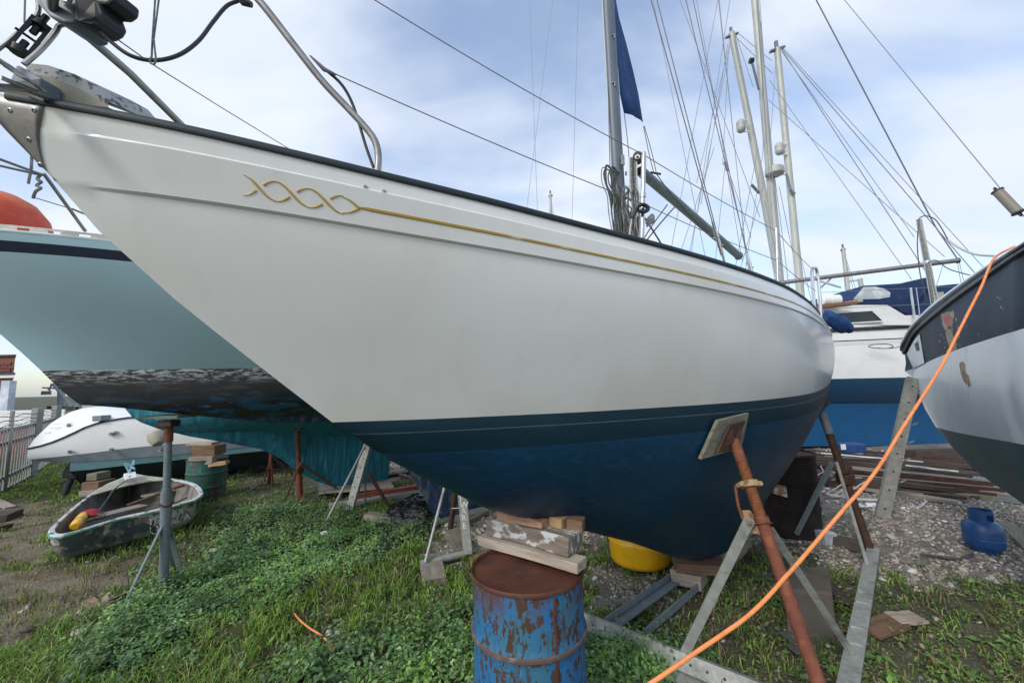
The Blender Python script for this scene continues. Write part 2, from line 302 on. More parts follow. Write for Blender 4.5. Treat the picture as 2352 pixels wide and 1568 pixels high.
M['yellow'] = mat('yellow_plastic', (.88, .47, .012), .35, 0, [dict(c=(.60, .26, .01), k=5, lo=.5, hi=.75, a=.5), dict(c=(.22, .14, .05), k=9, lo=.62, hi=.8, a=.5, zr=(.2, .0))], coat=.2)
M['orange'] = mat('orange_cord', (.86, .30, .10), .7, 0, [dict(c=(.60, .14, .04), k=26, lo=.45, hi=.7, a=.6), dict(c=(.35, .20, .12), k=9, lo=.6, hi=.75, a=.4)], bump=(120, .4, (1, 1, 1), .002))
M['fender'] = mat('faded_red_buoy', (.58, .065, .03), .6, 0, [dict(c=(.64, .16, .06), s=(1, 1, 2), k=5, lo=.42, hi=.68), dict(c=(.22, .03, .025), k=7, lo=.64, hi=.78, a=.6)], bump=(40, .3))
M['gasblue'] = mat('blue_gas_bottle_paint', (.015, .07, .22), .4, 0, [dict(c=(.02, .03, .06), k=9, lo=.5, hi=.7, a=.6)], bump=(20, .2))
M['bottomblue'] = mat('bright_blue_antifouling', (.010, .115, .29), .5, 0, [dict(c=(.012, .09, .23), k=2, lo=.4, hi=.7, a=.7)])
M['bottomnavy'] = mat('dark_blue_boot_band', (.008, .055, .12), .45)
M['rightgrey'] = mat('grey_white_topsides', (.76, .79, .80), .38, 0, [dict(c=(.62, .68, .72), k=1.3, lo=.4, hi=.7, a=.8), dict(c=(.40, .40, .36), s=(1, 1, .4), k=7, lo=.6, hi=.75, a=.4)], coat=.15)
M['rightnavy'] = mat('scuffed_navy_band', (.022, .036, .055), .6, 0, [dict(c=(.045, .062, .085), k=2.2, lo=.45, hi=.7, a=.8), dict(c=(.45, .42, .34), s=(1, 1, .7), k=9, lo=.70, hi=.73, d=9)], spec=.25)
M['rightanti'] = mat('worn_grey_green_antifouling', (.10, .14, .145), .6, 0, [dict(c=(.06, .17, .23), s=(1, 1, 1), k=2, lo=.46, hi=.62, a=.9), dict(c=(.10, .13, .12), k=8, lo=.55, hi=.7, a=.6)])
M['scuff'] = mat('exposed_yellow_filler', (.42, .35, .24), .8, 0, [dict(c=(.16, .11, .07), k=22, lo=.5, hi=.62, a=.9)], bump=(60, .5, (1, 1, 1), .003))
M['redpaint'] = mat('red_repair_paint', (.42, .05, .04), .5, 0, [dict(c=(.30, .05, .05), k=12, lo=.5, hi=.7)])
M['rubber'] = mat('dark_rubber_fendering', (.03, .032, .035), .55, 0, [dict(c=(.10, .10, .10), k=9, lo=.5, hi=.7, a=.6)])
M['plastic_sheet'] = mat('black_polythene', (.010, .010, .011), .22, 0, bump=(7, 1.0, (1, 1, 2.2), .05))
M['brick'] = mat('red_brick_wall', (.20, .075, .05), .9)
M['greyribbon'] = mat('grey_concrete', (.10, .088, .070), .9, 0, [dict(c=(.08, .065, .05), k=6, lo=.45, hi=.65, a=.8), dict(c=(.05, .06, .03), k=4, lo=.58, hi=.7, a=.7)], bump=(25, .5))
M['moss'] = mat('peeling_white_board', (.16, .17, .14), .9, 0, [dict(c=(.50, .50, .45), s=(1, 1, 1.6), k=18, lo=.52, hi=.58), dict(c=(.03, .03, .025), k=24, lo=.56, hi=.62)], bump=(30, .8))
M['dinghy'] = mat('peeling_green_dinghy_paint', (.050, .075, .068), .75, 0, [dict(c=(.12, .155, .15), k=4.5, lo=.50, hi=.55, d=8), dict(c=(.46, .43, .36), k=3.4, lo=.52, hi=.54, d=10, nr=.65), dict(c=(.25, .22, .18), k=9, lo=.60, hi=.63, d=6), dict(c=(.10, .07, .05), k=6, lo=.55, hi=.7, zr=(.12, .0))], bump=(22, .6, (1, 1, 1), .006))
M['dinghy_in'] = mat('grimy_fibreglass_inside', (.22, .20, .18), .85, 0, [dict(c=(.10, .085, .075), k=3, lo=.42, hi=.65), dict(c=(.36, .33, .28), k=7, lo=.6, hi=.7, a=.7), dict(c=(.14, .06, .06), k=5, lo=.62, hi=.72, a=.6, zr=(.15, .0))], bump=(20, .5))
M['gunwale'] = mat('worn_white_blue_gunwale', (.56, .58, .59), .7, 0, [dict(c=(.05, .08, .13), k=9, lo=.52, hi=.62, a=.9)])
M['gunwale_green'] = mat('green_gunwale_strip', (.08, .27, .16), .7, 0, [dict(c=(.40, .42, .38), k=12, lo=.56, hi=.62)])
M['letters'] = mat('worn_white_lettering', (.66, .66, .62), .7, 0, [dict(c=(.20, .22, .21), k=30, lo=.60, hi=.64)])
M['red'] = mat('red_cloth', (.30, .02, .03), .8, bump=(9, .5))
M['paper'] = mat('white_litter', (.80, .80, .82), .8, bump=(12, .6))
M['glass'] = mat('dark_window', (.02, .025, .03), .12)
M['clear'] = mat('clear_vinyl_window', (.45, .50, .55), .15, 0, [dict(c=(.75, .78, .8), s=(1, 3, 1), k=4, lo=.5, hi=.6, a=.7)], coat=.5)
M['palisade'] = mat('galvanised_palisade', (.26, .27, .26), .6, .3, [dict(c=(.17, .13, .11), k=7, lo=.5, hi=.7, a=.7)])
M['card'] = mat('wet_cardboard', (.26, .18, .12), .95, 0, [dict(c=(.14, .10, .07), k=9, lo=.45, hi=.6)], bump=(16, .6))
M['teak'] = mat('teak_brown', (.20, .09, .045), .7)
# ------------------------------------------------------------------ the white yacht
AX = math.radians(38); U = Vector((math.cos(AX), math.sin(AX), 0)); NN = Vector((U.y, -U.x, 0))   # along the boat aft, towards the camera side
def axis_hit(px, py, K, u=U):
    d = ray(px, py); det = d.x*(-u.y)+u.x*d.y
    t = (K.x*(-u.y)+u.x*K.y)/det; L = (d.x*K.y-d.y*K.x)/det
    return L, CZ+t*d.z
def interp(x, xs, ys): return float(np.interp(x, xs, ys))
def pch(xs, ys):
    """smooth monotone-ish interpolation: dense Catmull resampling of a table"""
    P = smooth_pts([(a, b, 0) for a, b in zip(xs, ys)], 10); X = [p.x for p in P]; Y = [p.y for p in P]
    return lambda s: float(np.interp(s, X, Y))
def hit_plan(px, py, B, u, n, of):
    d = ray(px, py); prev = None
    t = .5
    while t < 15:
        P = Vector((d.x*t-B.x, d.y*t-B.y, 0)); s = P.dot(u); g = P.dot(n)-of(s)
        if prev is not None and (g < 0) != (prev < 0): return s, P.dot(n), CZ+t*d.z
        prev = g; t += .002
    return None
K1 = at(1600, 1285, 3.65); L0, ZTIP = axis_hit(-60, 215, K1); BOW = Vector((K1.x, K1.y, 0))+U*L0
SEND = 7.25
osheer = pch([0, .3, .6, 1, 1.5, 2, 2.5, 3, 3.5, 4, 4.7, 5.5, 6.2, SEND], [0, .17, .31, .455, .61, .73, .83, .895, .92, .905, .82, .68, .54, .33])
owl_t = pch([1.074, 1.4, 1.8, 2.2, 2.7, 3.2, 3.7, 4.2, 4.8, 5.5, 6.2, SEND], [0, .17, .33, .48, .62, .74, .81, .83, .78, .66, .52, .30])
pts = [hit_plan(px, py, BOW, U, NN, osheer) for px, py in [(100,232),(300,271),(420,297),(600,338),(865,398),(1100,455),(1300,508),(1420,540),(1530,567),(1620,592),(1720,625),(1800,658),(1850,687)]]
cz = np.polyfit([p[0] for p in pts]+[SEND, 6], [p[2] for p in pts]+[2.54, 2.52], 4)
zsheer = lambda s: float(np.polyval(cz, s))
pts = [(1.074, 0, 1.683)]+[hit_plan(px, py, BOW, U, NN, owl_t) for px, py in [(850,968),(1087,957),(1270,948),(1458,939),(1600,929),(1720,919),(1809,912),(1870,903)]]
cw = np.polyfit([p[0] for p in pts]+[SEND], [p[2] for p in pts]+[1.77], 2)
zwl = lambda s: float(np.polyval(cw, s))
PROF = [axis_hit(px, py, K1) for px, py in [(0,285),(112,400),(225,530),(420,705),(600,845),(765,971),(900,1060),(1000,1110),(1110,1165),(1200,1190),(1340,1218),(1450,1245),(1550,1280),(1600,1287),(1655,1272),(1700,1222),(1720,1180)]]
PROF = [(0, ZTIP)]+[(s-L0, z) for s, z in PROF]
ps = [p[0] for p in PROF]+[5.26, 5.5, 6.2, SEND]; pz = [p[1] for p in PROF]+[.85, 1.02, 1.16, 1.46]
zc = lambda s: interp(s, ps, pz)
stem_z = [p[1] for p in PROF[:7]][::-1]; stem_s = [p[0] for p in PROF[:7]][::-1]
s0z = lambda z: interp(z, stem_z, stem_s)
TL = [0, .03, .064, .073, .10, .145, .19, .205, .2125, .25, .33, .42, .52, .62, .72, .82, .90, .96, 1.0]
NC = 110
def bandfade(s): return min(1, max(0, (s-.12)/.32))
def top_pt(t, v, side=1, proud=0.0):
    s0 = 0; z = 0
    for _ in range(4):
        z = zsheer(s0)*(1-t)+zwl(max(s0, 1.07))*t; s0 = s0z(z)
    s = s0+v*(SEND-.03*t-s0)
    zs, zw = zsheer(s), zwl(s)
    z = zs*(1-t)+zw*t
    w = max(0.0, min(1.0, (s-s0)/2.2)); w = w*w*(3-2*w)
    a = osheer((s-s0)*(SEND/(SEND-s0))); b = owl_t(1.074+(s-s0)*((SEND-1.074)/(SEND-s0)))
    e = t**1.25
    o = a*(1-e)+b*e
    o += (.035*w+.05*max(0, (s-3.5)/4))*4*t*(1-t)*.8
    f = bandfade(s)*.013
    if .0725 <= t <= .206: o += f
    o += proud
    P = BOW+U*s+NN*(o*side); P.z = z
    return P
def bot_pt(q, v, side=1):
    """q < 0 names a fixed drop in metres below the waterline, 0..1 runs from the band's lower edge to the keel"""
    s = 1.074+v*(SEND-.03-1.074)
    zw = zwl(s); ow = owl_t(s); c = min(zc(s), zw-.0005)
    depth = max(zw-c, 0); kw = (.004+.055*min(1, max(0, (s-1.3)/2.0)))*(1 if s < 5.2 else .3); kw = min(kw, ow*.8)
    D1 = min(depth, interp(s, [0, 4, 5.3, 6.2, SEND], [1.0, .95, .76, .64, .34])); dk_ = min(1, (depth-D1)/.4)
    P0 = (ow, zw); P1 = (ow*1.04, zw-.44*D1); P2 = (kw+(ow-kw)*(.50-.16*dk_), zw-D1*.90-(depth-D1)*.30); P3 = (kw, c)
    def bz(t):
        k = (1-t)**3, 3*t*(1-t)**2, 3*t*t*(1-t), t**3
        return k[0]*P0[0]+k[1]*P1[0]+k[2]*P2[0]+k[3]*P3[0], k[0]*P0[1]+k[1]*P1[1]+k[2]*P2[1]+k[3]*P3[1]
    def tz(drop):
        a, b = 0, 1
        for _ in range(14):
            m = (a+b)/2
            if zw-bz(m)[1] < drop: a = m
            else: b = m
        return a
    if q < 0: o, z = bz(tz(-q))
    else:
        t0 = tz(.16)
        o, z = bz(t0+(1-t0)*q)
        if q > .94: o = kw*math.sqrt(max(0, 1-((q-.94)/.06)**2))+max(0, o-kw)*(1-(q-.94)/.06)
    P = BOW+U*s+NN*(o*side); P.z = z
    return P
yacht = thing('sailing_yacht', 'large white yacht in the middle with gold cove line, blue underwater hull and dark rail', 'yacht', (K1.x, K1.y, 0))
VV = [(i/(NC-1))**1.15 for i in range(NC)]
hm = MB()
for sd_ in (1, -1):
    hm.grid([[top_pt(t, v, sd_) for v in VV] for t in TL], flip=(sd_ == 1))
# transom
tr = [top_pt(t, 1, 1) for t in TL]; tl = [top_pt(t, 1, -1) for t in TL]
hm.grid([[a, b] for a, b in zip(tr, tl)], flip=True)
hm.build('topsides', M['gel'], yacht, smooth=True, angle=24)
QL = [-.0001, -.03, -.056, -.0615, -.10, 0, .06, .12, .19, .26, .33, .40, .47, .54, .60, .66, .72, .78, .84, .9, .944, .972, .99, 1.0]
bm_ = MB()
for sd_ in (1, -1):
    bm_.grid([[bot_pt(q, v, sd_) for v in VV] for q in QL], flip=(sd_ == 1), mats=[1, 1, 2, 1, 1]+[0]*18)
tr = [bot_pt(q, 1, 1) for q in QL]; tl = [bot_pt(q, 1, -1) for q in QL]
bm_.grid([[a, b] for a, b in zip(tr, tl)], flip=True)
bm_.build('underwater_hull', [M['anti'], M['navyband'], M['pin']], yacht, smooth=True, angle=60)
# deck with camber, coachroof
dk = MB(); rows = []
for k in range(9):
    w = -1+k/4
    r = []
    for v in VV[::3]:
        p = top_pt(0, v, 1); c = top_pt(0, v, -1); m = (p+c)/2; q = m+(p-c)/2*w*.985; q.z = p.z-.01+.05*(1-w*w)*min(1, (p-c).length); r.append(q)
    rows.append(r)
dk.grid(rows); dk.build('deck', M['cream'], yacht, smooth=True)
# rail along the sheer
RV = [.01+.985*i/120 for i in range(121)]
for sd_ in (1, -1):
    r = MB(); rr = []
    for v in RV:
        p = top_pt(0, v, sd_); n = NN*sd_; rr.append(p)
    prof = [(-.024, -.010), (-.026, .006), (-.015, .015), (.003, .014), (.010, .006), (.011, -.008), (.007, -.014)]
    rows = [[p+NN*sd_*a+Vector((0, 0, b)) for p in rr] for a, b in prof]
    r.grid(rows, flip=(sd_ == -1)); r.grid([rows[-1], rows[0]], flip=(sd_ == -1)); r.build('toe_rail', M['rail'], yacht, smooth=True, angle=60)
# gold cove line and twisted ornament, raised a hair off the planking
def v_at_px(t, px, a=0, b=1):
    for _ in range(30):
        m = (a+b)/2; P = top_pt(t, m); q = RM.transposed() @ (P-Vector((0, 0, CZ))); x = 1176+F*q.x/-q.z
        if x < px: a = m
        else: b = m
    return (a+b)/2
va, vb = v_at_px(.146, 822), v_at_px(.13, 566)
g = MB(); rows = []
for dt in (-.0065, -.0045, .0045, .0065):
    rows.append([top_pt(.143+dt*(1 if v > va+.004 else .4), v, 1, .0035 if abs(dt) < .006 else .0005) for v in [va+(.995-va)*i/150 for i in range(151)]])
g.grid(rows, flip=True); g.build('cove_line', M['gold'], yacht, smooth=True, angle=20)
def orn(sign):
    segs = []; cur = []; N = 150
    for i in range(N+1):
        x = i/N; px = 558+(826-558)*x; ph = -math.pi/2+x*3.5*math.pi
        over = sign*math.cos(ph) > 0                     # this strand runs downwards here: it lies on top
        w = .0016+.0036*abs(math.cos(ph))**1.5
        if x < .05: w *= .3+14*x
        gap = (not over) and abs(math.sin(ph)) < .30 and x < .93
        if gap:
            if len(cur) > 2: segs.append(cur)
            cur = []
        else:
            t = .139+sign*math.sin(ph)*.031*(1 if x < .86 else .85)+.006*x; cur.append((t, v_at_px(t, px), w))
    if len(cur) > 2: segs.append(cur)
    for sgm in segs:
        C_ = [top_pt(t, v, 1, 0) for t, v, w in sgm]; rows = [[], [], [], []]
        for k, (t, v, w) in enumerate(sgm):
            tg = (C_[min(k+1, len(C_)-1)]-C_[max(k-1, 0)]).normalized(); nm = NN.copy(); sdv = tg.cross(nm).normalized()
            for j, (a, h) in enumerate(((-1, .0006), (-.6, .0028), (.6, .0028), (1, .0006))): rows[j].append(C_[k]+sdv*a*w+nm*h)
        m = MB(); m.grid(rows, flip=True); m.build('scroll_ornament', M['gold'], yacht, smooth=True, angle=20)
orn(1); orn(-1)
# two filler patches
for px, py, c in ((843, 432, 'redlead'), (885, 438, 'speckle')):
    v = v_at_px(.07, px); t = .062; p = top_pt(t, v, 1, .002)
    e = (top_pt(t, v+.004)-top_pt(t, v-.004)).normalized(); w = (top_pt(t-.01, v)-top_pt(t+.01, v)).normalized(); n_ = e.cross(w); n_ = n_ if n_.dot(NN) > 0 else -n_
    pm = MB(); pm.lathe(p-n_*.004, [(.0075, 0), (.0075, .008), (.003, .009)], 14, n_); pm.build('filler_spot', M['speckle'] if c == 'speckle' else M['scuff'], yacht)
# stem fitting: steel plate wrapped over the bow with screws
sp = MB()
ends = [(0, 101), (.03, 98), (.06, 93), (.09, 90), (.115, 91), (.14, 95), (.16, 100), (.18, 106), (.193, 110), (.2, 108)]
for sd_ in (1, -1):
    rows = []
    for t, px in ends:
        ve = v_at_px(t, px, 0, .12) if t < .2 else .0006
        rows.append([top_pt(t, ve*(k/7)**.8+1e-5, sd_, .003) for k in range(8)])
    sp.grid(rows, flip=(sd_ == 1))
stem = sp.build('stem_plate', M['steel_dull'], yacht, smooth=True)
so = stem.modifiers.new('solid', 'SOLIDIFY'); so.thickness = .004; so.offset = 0
for t, px in ((.03, 80), (.105, 68), (.165, 88), (.04, 25)):
    v = v_at_px(t, px, 0, .12); p = top_pt(t, v, 1, .005)
    e = (top_pt(t, v+.003)-top_pt(t, v)).normalized(); w = (top_pt(t-.01, v)-top_pt(t+.01, v)).normalized(); n_ = e.cross(w); n_ = n_ if n_.dot(NN) > 0 else -n_
    b = MB(); b.lathe(p-n_*.003, [(.008, 0), (.008, .003), (.005, .005), (.0045, .002), (0, .002)], 14, n_); b.build('screw', M['steel_dull'], yacht, smooth=True)
# bow roller platform, furler, bottlescrew
bp = MB()
o = [at(60, 145, 1.16), at(110, 150, 1.17), at(170, 170, 1.18), at(215, 195, 1.20), at(250, 235, 1.22)]
lo_ = [at(60, 168, 1.16), at(110, 176, 1.17), at(165, 196, 1.18), at(208, 218, 1.20), at(249, 242, 1.22)]
off = Vector((.03, .16, .03))
bp.grid([[p for p in o], [p for p in lo_]]); bp.grid([[p+off for p in o], [p for p in o]]); bp.build('anchor_platform_edge', M['speckle'], yacht, smooth=True)
u2 = MB(); lo2 = [at(100, 228, 1.19), at(120, 226, 1.19), at(165, 235, 1.20), at(205, 242, 1.21), at(249, 247, 1.22)]
u2.grid([lo_, lo2]); u2.grid([lo_, [p+off for p in o]], flip=True); u2.grid([lo2, [p+off for p in lo2]]); u2.build('anchor_platform_underside', M['cream'], yacht, smooth=True)
ab = MB(); ab.prism([at(38, 148, 1.12), at(94, 180, 1.13), at(90, 216, 1.14), at(20, 190, 1.12)], (.01, .05, 0)); ab.build('roller_cheek', M['mast_dark'], yacht, bevel=.004)
wl_ = MB()
for k in range(5):
    a = [at(-30+k*10, 120+k*8, 1.05+k*.01), at(20+k*6, 150+k*6, 1.08), at(60+k*5, 178+k*4, 1.10), at(90+k*4, 205+k*2, 1.12)]
    wl_.tube(smooth_pts(a, 4), .004, 6)
wl_.build('lashing', M['rope'], yacht, smooth=True)
pt = MB(); pt.tube([at(0, 178, 1.05), at(45, 196, 1.09), at(88, 213, 1.12)], .007, 8); pt.tube([at(-10, 200, 1.04), at(50, 206, 1.10), at(105, 226, 1.16)], .012, 8); pt.build('bow_fairlead', M['steel'], yacht, smooth=True)
bs = MB(); c0, c1 = at(38, 122, 1.10), at(95, 52, 1.13); ax = (c1-c0).normalized(); sdv = ax.cross(ray(65, 90).normalized()).normalized()
bs.tube([c0, c0+ax*.02], [.019, .022], 12); bs.tube([c1-ax*.02, c1], [.022, .016], 12)
for sgn in (-1, 1): bs.bar(c0+sdv*.018*sgn, c1+sdv*.018*sgn, .010, .02, up=ray(65, 90))
bs.tube([(c0+c1)/2-sdv*.026, (c0+c1)/2+sdv*.03], .004, 6)
bs.tube([c0+ax*.015, c0+ax*.05], .009, 8); bs.tube([c1-ax*.05, c1+ax*.03], .009, 8); bs.build('bottlescrew', M['black'], yacht, smooth=True)
fp = MB(); fp.tube(smooth_pts([at(-15, 122, 1.08), at(40, 78, 1.1), at(84, 36, 1.12), at(88, 8, 1.12), at(80, -30, 1.12)], 4), .006, 8)
fp.tube(smooth_pts([at(55, 148, 1.10), at(92, 116, 1.12), at(125, 78, 1.14), at(138, 58, 1.15), at(165, 56, 1.15)], 4), .0075, 8); fp.build('forestay_link_plate', M['steel_dull'], yacht, smooth=True)
wr = MB(); wr.tube([at(58, -20, 1.3), at(56, 52, 1.3)], .0028, 6); wr.build('seizing_wire', M['wire'], yacht); wr = MB(); wr.tube([at(84, 20, 1.12), at(96, 48, 1.13)], .003, 6); wr.build('seizing_wire', M['wire'], yacht)
fd = MB(); c = at(150, -8, 1.14); axd = (at(95, 60, 1.13)-at(38, 122, 1.10)).normalized()
fd.prism([at(75, -25, 1.10), at(82, 5, 1.10), at(112, 38, 1.11), at(148, 54, 1.12), at(168, 50, 1.12), at(185, -25, 1.12)], (.02, .09, 0)); fd.build('furler_cage', M['mast_dark'], yacht, bevel=.006)
fd = MB(); fd.prism([at(165, -25, 1.10), at(170, 20, 1.10), at(166, 46, 1.10), at(185, 54, 1.11), at(206, 54, 1.11), at(226, 46, 1.12), at(234, 30, 1.12), at(226, 8, 1.12), at(245, 10, 1.12), at(262, -2, 1.12), at(265, -25, 1.12)], (.015, .07, 0)); fd.build('furler_drum', M['black'], yacht, bevel=.008)
fd = MB(); fd.prism([at(122, -10, 1.095), at(150, 8, 1.095), at(158, -6, 1.095), at(150, -22, 1.095)], (.003, .01, 0)); fd.build('furler_plate', M['steel_dull'], yacht)
# pulpit tubes
pp = MB(); path = smooth_pts([at(548, -60, 1.30), at(572, -25, 1.31), at(612, 22, 1.33), at(680, 110, 1.37), at(740, 186, 1.41), at(800, 250, 1.44), at(842, 296, 1.46), at(862, 326, 1.47), at(869, 360, 1.475), at(866, 408, 1.48)], 6)
pp.tube(path, .0135, 12)
pp.tube([at(150, 40, 1.15), at(300, 170, 1.38), at(430, 300, 1.66), at(560, 420, 2.02)], .0135, 12)
pp.tube(smooth_pts([at(150, 40, 1.15), at(120, 10, 1.1), at(160, -60, 1.05), at(350, -130, 1.15), at(548, -60, 1.30)], 4), .0135, 12)
pp.build('pulpit', M['steel_dull'], yacht, smooth=True)
cb = MB(); cb.tube(smooth_pts([at(205, 46, 1.13), at(250, 92, 1.15), at(300, 128, 1.17), at(355, 139, 1.2), at(410, 127, 1.23), at(455, 95, 1.26), at(490, 50, 1.29), at(520, 15, 1.31), at(548, 2, 1.32)], 6), .0062, 8)
cb.build('pulpit_cable', M['black'], yacht, smooth=True); cb = MB(); cb.tube([at(545, -12, 1.31), at(560, 4, 1.315), at(578, 12, 1.32)], [.012, .016, .010], 8); cb.build('cable_gland', M['black'], yacht, smooth=True); cb = MB()
cb.tube(smooth_pts([at(745, 158, 1.42), at(785, 195, 1.44), at(812, 245, 1.46), at(840, 335, 1.47), at(858, 385, 1.475)], 5), .0058, 8); cb.build('pulpit_cable', M['black'], yacht, smooth=True)
rl = MB(); rl.tube([at(357, -10, 1.19), at(350, 95, 1.2), at(348, 140, 1.205)], .0028, 6); rl.tube([at(366, -10, 1.21), at(353, 90, 1.2), at(358, 135, 1.2)], .0028, 6)
rl.tube(smooth_pts([at(346, 132, 1.19), at(345, 145, 1.19), at(355, 147, 1.19), at(358, 135, 1.19)], 3), .0028, 6); rl.build('hanging_cord', M['rope'], yacht)
# stanchions, guard wires
def stanchion(base, top, r=.0125):
    m = MB(); m.tube([base, base+(top-base)*.97, top], [r, r, r*.75], 12); m.tube([base+(top-base)*.50, base+(top-base)*.55], r*1.25, 12); m.lathe(base-Vector((0, 0, .0)), [(.03, 0), (.03, .012), (.016, .03)], 14)
    return m.build('stanchion', M['steel'], yacht, smooth=True)
stanchion(at(1474, 560, 2.03), at(1479, 350, 2.03)); stanchion(at(1787, 668, 2.95), at(1783, 524, 2.95))
GW = MB()
def sag(a, b, n=12, d=.012):
    return [a.lerp(b, i/n)-Vector((0, 0, d*4*(i/n)*(1-i/n))) for i in range(n+1)]
s1t, s2t, s3t = at(1479, 356, 2.03), at(1783, 530, 2.95), at(1868, 620, 4.0)
GW.tube(sag(at(820, -25, 1.42), s1t, 20, .02), .0024, 6); GW.tube(sag(s1t, s2t), .0024, 6); GW.tube(sag(s2t, s3t), .0024, 6); GW.build('guard_wire', M['wire'], yacht, smooth=True)
GW = MB(); m1, m2, m3 = at(1477, 468, 2.03), at(1785, 598, 2.95), at(1874, 668, 4.0)
GW.tube([at(712, 128, 1.395), at(745, 160, 1.41), at(772, 172, 1.42)], [.003, .009, .004], 8)
GW.tube(sag(at(765, 168, 1.42), m1, 20, .012), .0024, 6); GW.tube(sag(m1, m2), .0024, 6); GW.tube(sag(m2, m3), .0024, 6); GW.build('guard_wire', M['wire'], yacht, smooth=True)
GW = MB(); GW.tube([at(212, 50, 1.16), at(350, 148, 1.5), at(500, 242, 2.0), at(690, 358, 2.7)], .0026, 6); GW.build('guard_wire', M['wire'], yacht)
# pushpit at the stern
pu = MB(); pu.tube(smooth_pts([at(1872, 722, 4.2), at(1867, 660, 4.2), at(1865, 622, 4.2), at(1870, 616, 4.22), at(1876, 622, 4.25), at(1882, 670, 4.25), at(1886, 728, 4.25)], 4), .016, 8)
pu.tube([at(1867, 640, 4.2), at(1930, 660, 5.6)], .014, 8); pu.build('pushpit', M['steel'], yacht, smooth=True)
# mast, boom, gooseneck
LM, ZM = axis_hit(1425, 540, K1); mb = Vector((K1.x, K1.y, 0))+U*LM; DM = mb.y
m0, m1_ = at(1430, 575, DM), at(1397, 0, DM*1.0); md = (m1_-m0); top_m = m0+md*3.6; base_m = m0-md*.12
mastx = ray(1415, 300).cross(md).normalized()
def mast_section(mb_, p0, p1, rx_, ry_, n=20):
    d = (p1-p0).normalized(); e = (U-d*U.dot(d)).normalized(); g_ = d.cross(e); rows = []
    for p in (p0, p0.lerp(p1, .33), p0.lerp(p1, .66), p1): rows.append([p+e*math.cos(2*math.pi*k/n)*rx_+g_*math.sin(2*math.pi*k/n)*ry_ for k in range(n+1)])
    mb_.grid(rows, flip=True)
mm = MB(); mast_section(mm, base_m, top_m, .060, .040); mm.build('mast', M['mast_dark'], yacht, smooth=True)
tk = MB()
fr = mastx if mastx.x < 0 else -mastx
tk.bar(base_m+fr*.040-NN*-.0, top_m+fr*.040, .022, .030, up=fr); tk.build('mast_front_track', M['alu'], yacht, bevel=.002)
sc_ = MB()
for k in range(60):
    p = m0+md*(.02+k*.016)+fr*.044+Vector((0, -.016, 0)); sc_.lathe(p, [(.0024, -.002), (.0024, .002)], 6, (0, -1, 0))
tag(sc_.build('track_rivets', M['black'], yacht), kind='stuff')
bk = MB()
for py in (80, 190):
    q = at(1410, py, DM-.055); bk.box(q, (.03, .012, .008)); bk.box(q+Vector((.006, 0, -.02)), (.008, .012, .03))
bk.box(at(1430, 368, DM-.06), (.028, .02, .085)); bk.tube([at(1438, 395, DM-.05), at(1438, 402, DM-.09)], .008, 8); bk.build('mast_fitting', M['steel_dull'], yacht, bevel=.001)
LB, _ = axis_hit(1700, 590, K1); be = at(1697, 588, (Vector((K1.x, K1.y, 0))+U*LB).y); bs0 = at(1470, 392, DM+.03)
bo = MB(); mast_section(bo, bs0, be, .040, .046); bo.build('boom', M['greypaint'], yacht, smooth=True)
bc = MB(); bc.tube([be, be+(be-bs0).normalized()*.03], [.05, .03], 12); bc.build('boom_end_cap', M['mast_dark'], yacht, smooth=True)
wn_ = MB(); wn_.lathe(at(1462, 362, DM-.08)-Vector((0, .03, 0)), [(.036, 0), (.040, .015), (.036, .05), (.036, .08)], 20, (.35, 1, 0)); wn_.build('reel_body', M['rope_dark'], yacht, smooth=True)
wn_ = MB(); wn_.lathe(at(1464, 360, DM-.115), [(.019, 0), (.019, .01)], 18, (.35, 1, 0)); wn_.build('reel_cap', M['white'], yacht)
wn_ = MB(); wn_.lathe(at(1464, 360, DM-.122), [(.010, 0), (.010, .01)], 14, (.35, 1, 0)); wn_.build('reel_hub', M['black'], yacht)
# bundle of halyards hanging at the mast foot: each coil its own rope
random.seed(3)
def rope_obj(name, pts, r, m_, parent):
    q = MB(); q.tube(smooth_pts(pts, 5), r, 6); return q.build(name, M[m_], parent, smooth=True)
for k in range(10):
    x = 1385+k*3.4+random.uniform(-2, 2); w = random.uniform(-4, 4)
    rope_obj('halyard', [at(1404+k*2, 395, DM-.05), at(x, 385+random.uniform(-8, 14), DM-.07), at(x-2+w, 410+random.uniform(-5, 15), DM-.07), at(x+10+w*1.5, 450, DM-.06-random.uniform(0, .04)), at(x+15-w*1.5, 490, DM-.06), at(1408+k*3, 545, DM-.05)], random.uniform(.004, .008), random.choice(['rope', 'rope_dark', 'rope_dark']), yacht)
for k in range(15):
    x = 1422+k*2.7+random.uniform(-4, 4); y0 = 448+random.uniform(-10, 30)
    rope_obj('halyard', [at(1440+random.uniform(-4, 6), y0-12, DM-.07), at(x+2, y0, DM-.08), at(x+random.uniform(-3, 6), 480, DM-.08), at(x+4+random.uniform(-6, 6), 515, DM-.08), at(x+8+random.uniform(-4, 6), 548, DM-.07), at(x+14, 530, DM-.06), at(x+10+random.uniform(-8, 4), 490+random.uniform(-25, 10), DM-.06)], random.uniform(.004, .0085), random.choice(['rope', 'rope_dark', 'rope_dark']), yacht)
for k in range(5):
    x = 1446+k*4; rope_obj('halyard', [at(x, 362, DM-.09), at(x+1, 420, DM-.08), at(x+6+k, 480, DM-.07), at(x+4+k*2, 556, DM-.06)], .0065, ['rope_pale', 'rope', 'rope_dark', 'rope', 'rope_pale'][k], yacht)
for a in ([(1397, 180), (1399, 300), (1401, 385)], [(1434, 262), (1441, 320), (1446, 375)], [(1478, 290), (1490, 350), (1501, 395)], [(1480, 290), (1497, 350), (1508, 400)]):
    rope_obj('halyard', [at(x, y, DM-.03) for x, y in a], .003, 'rope_dark', yacht)
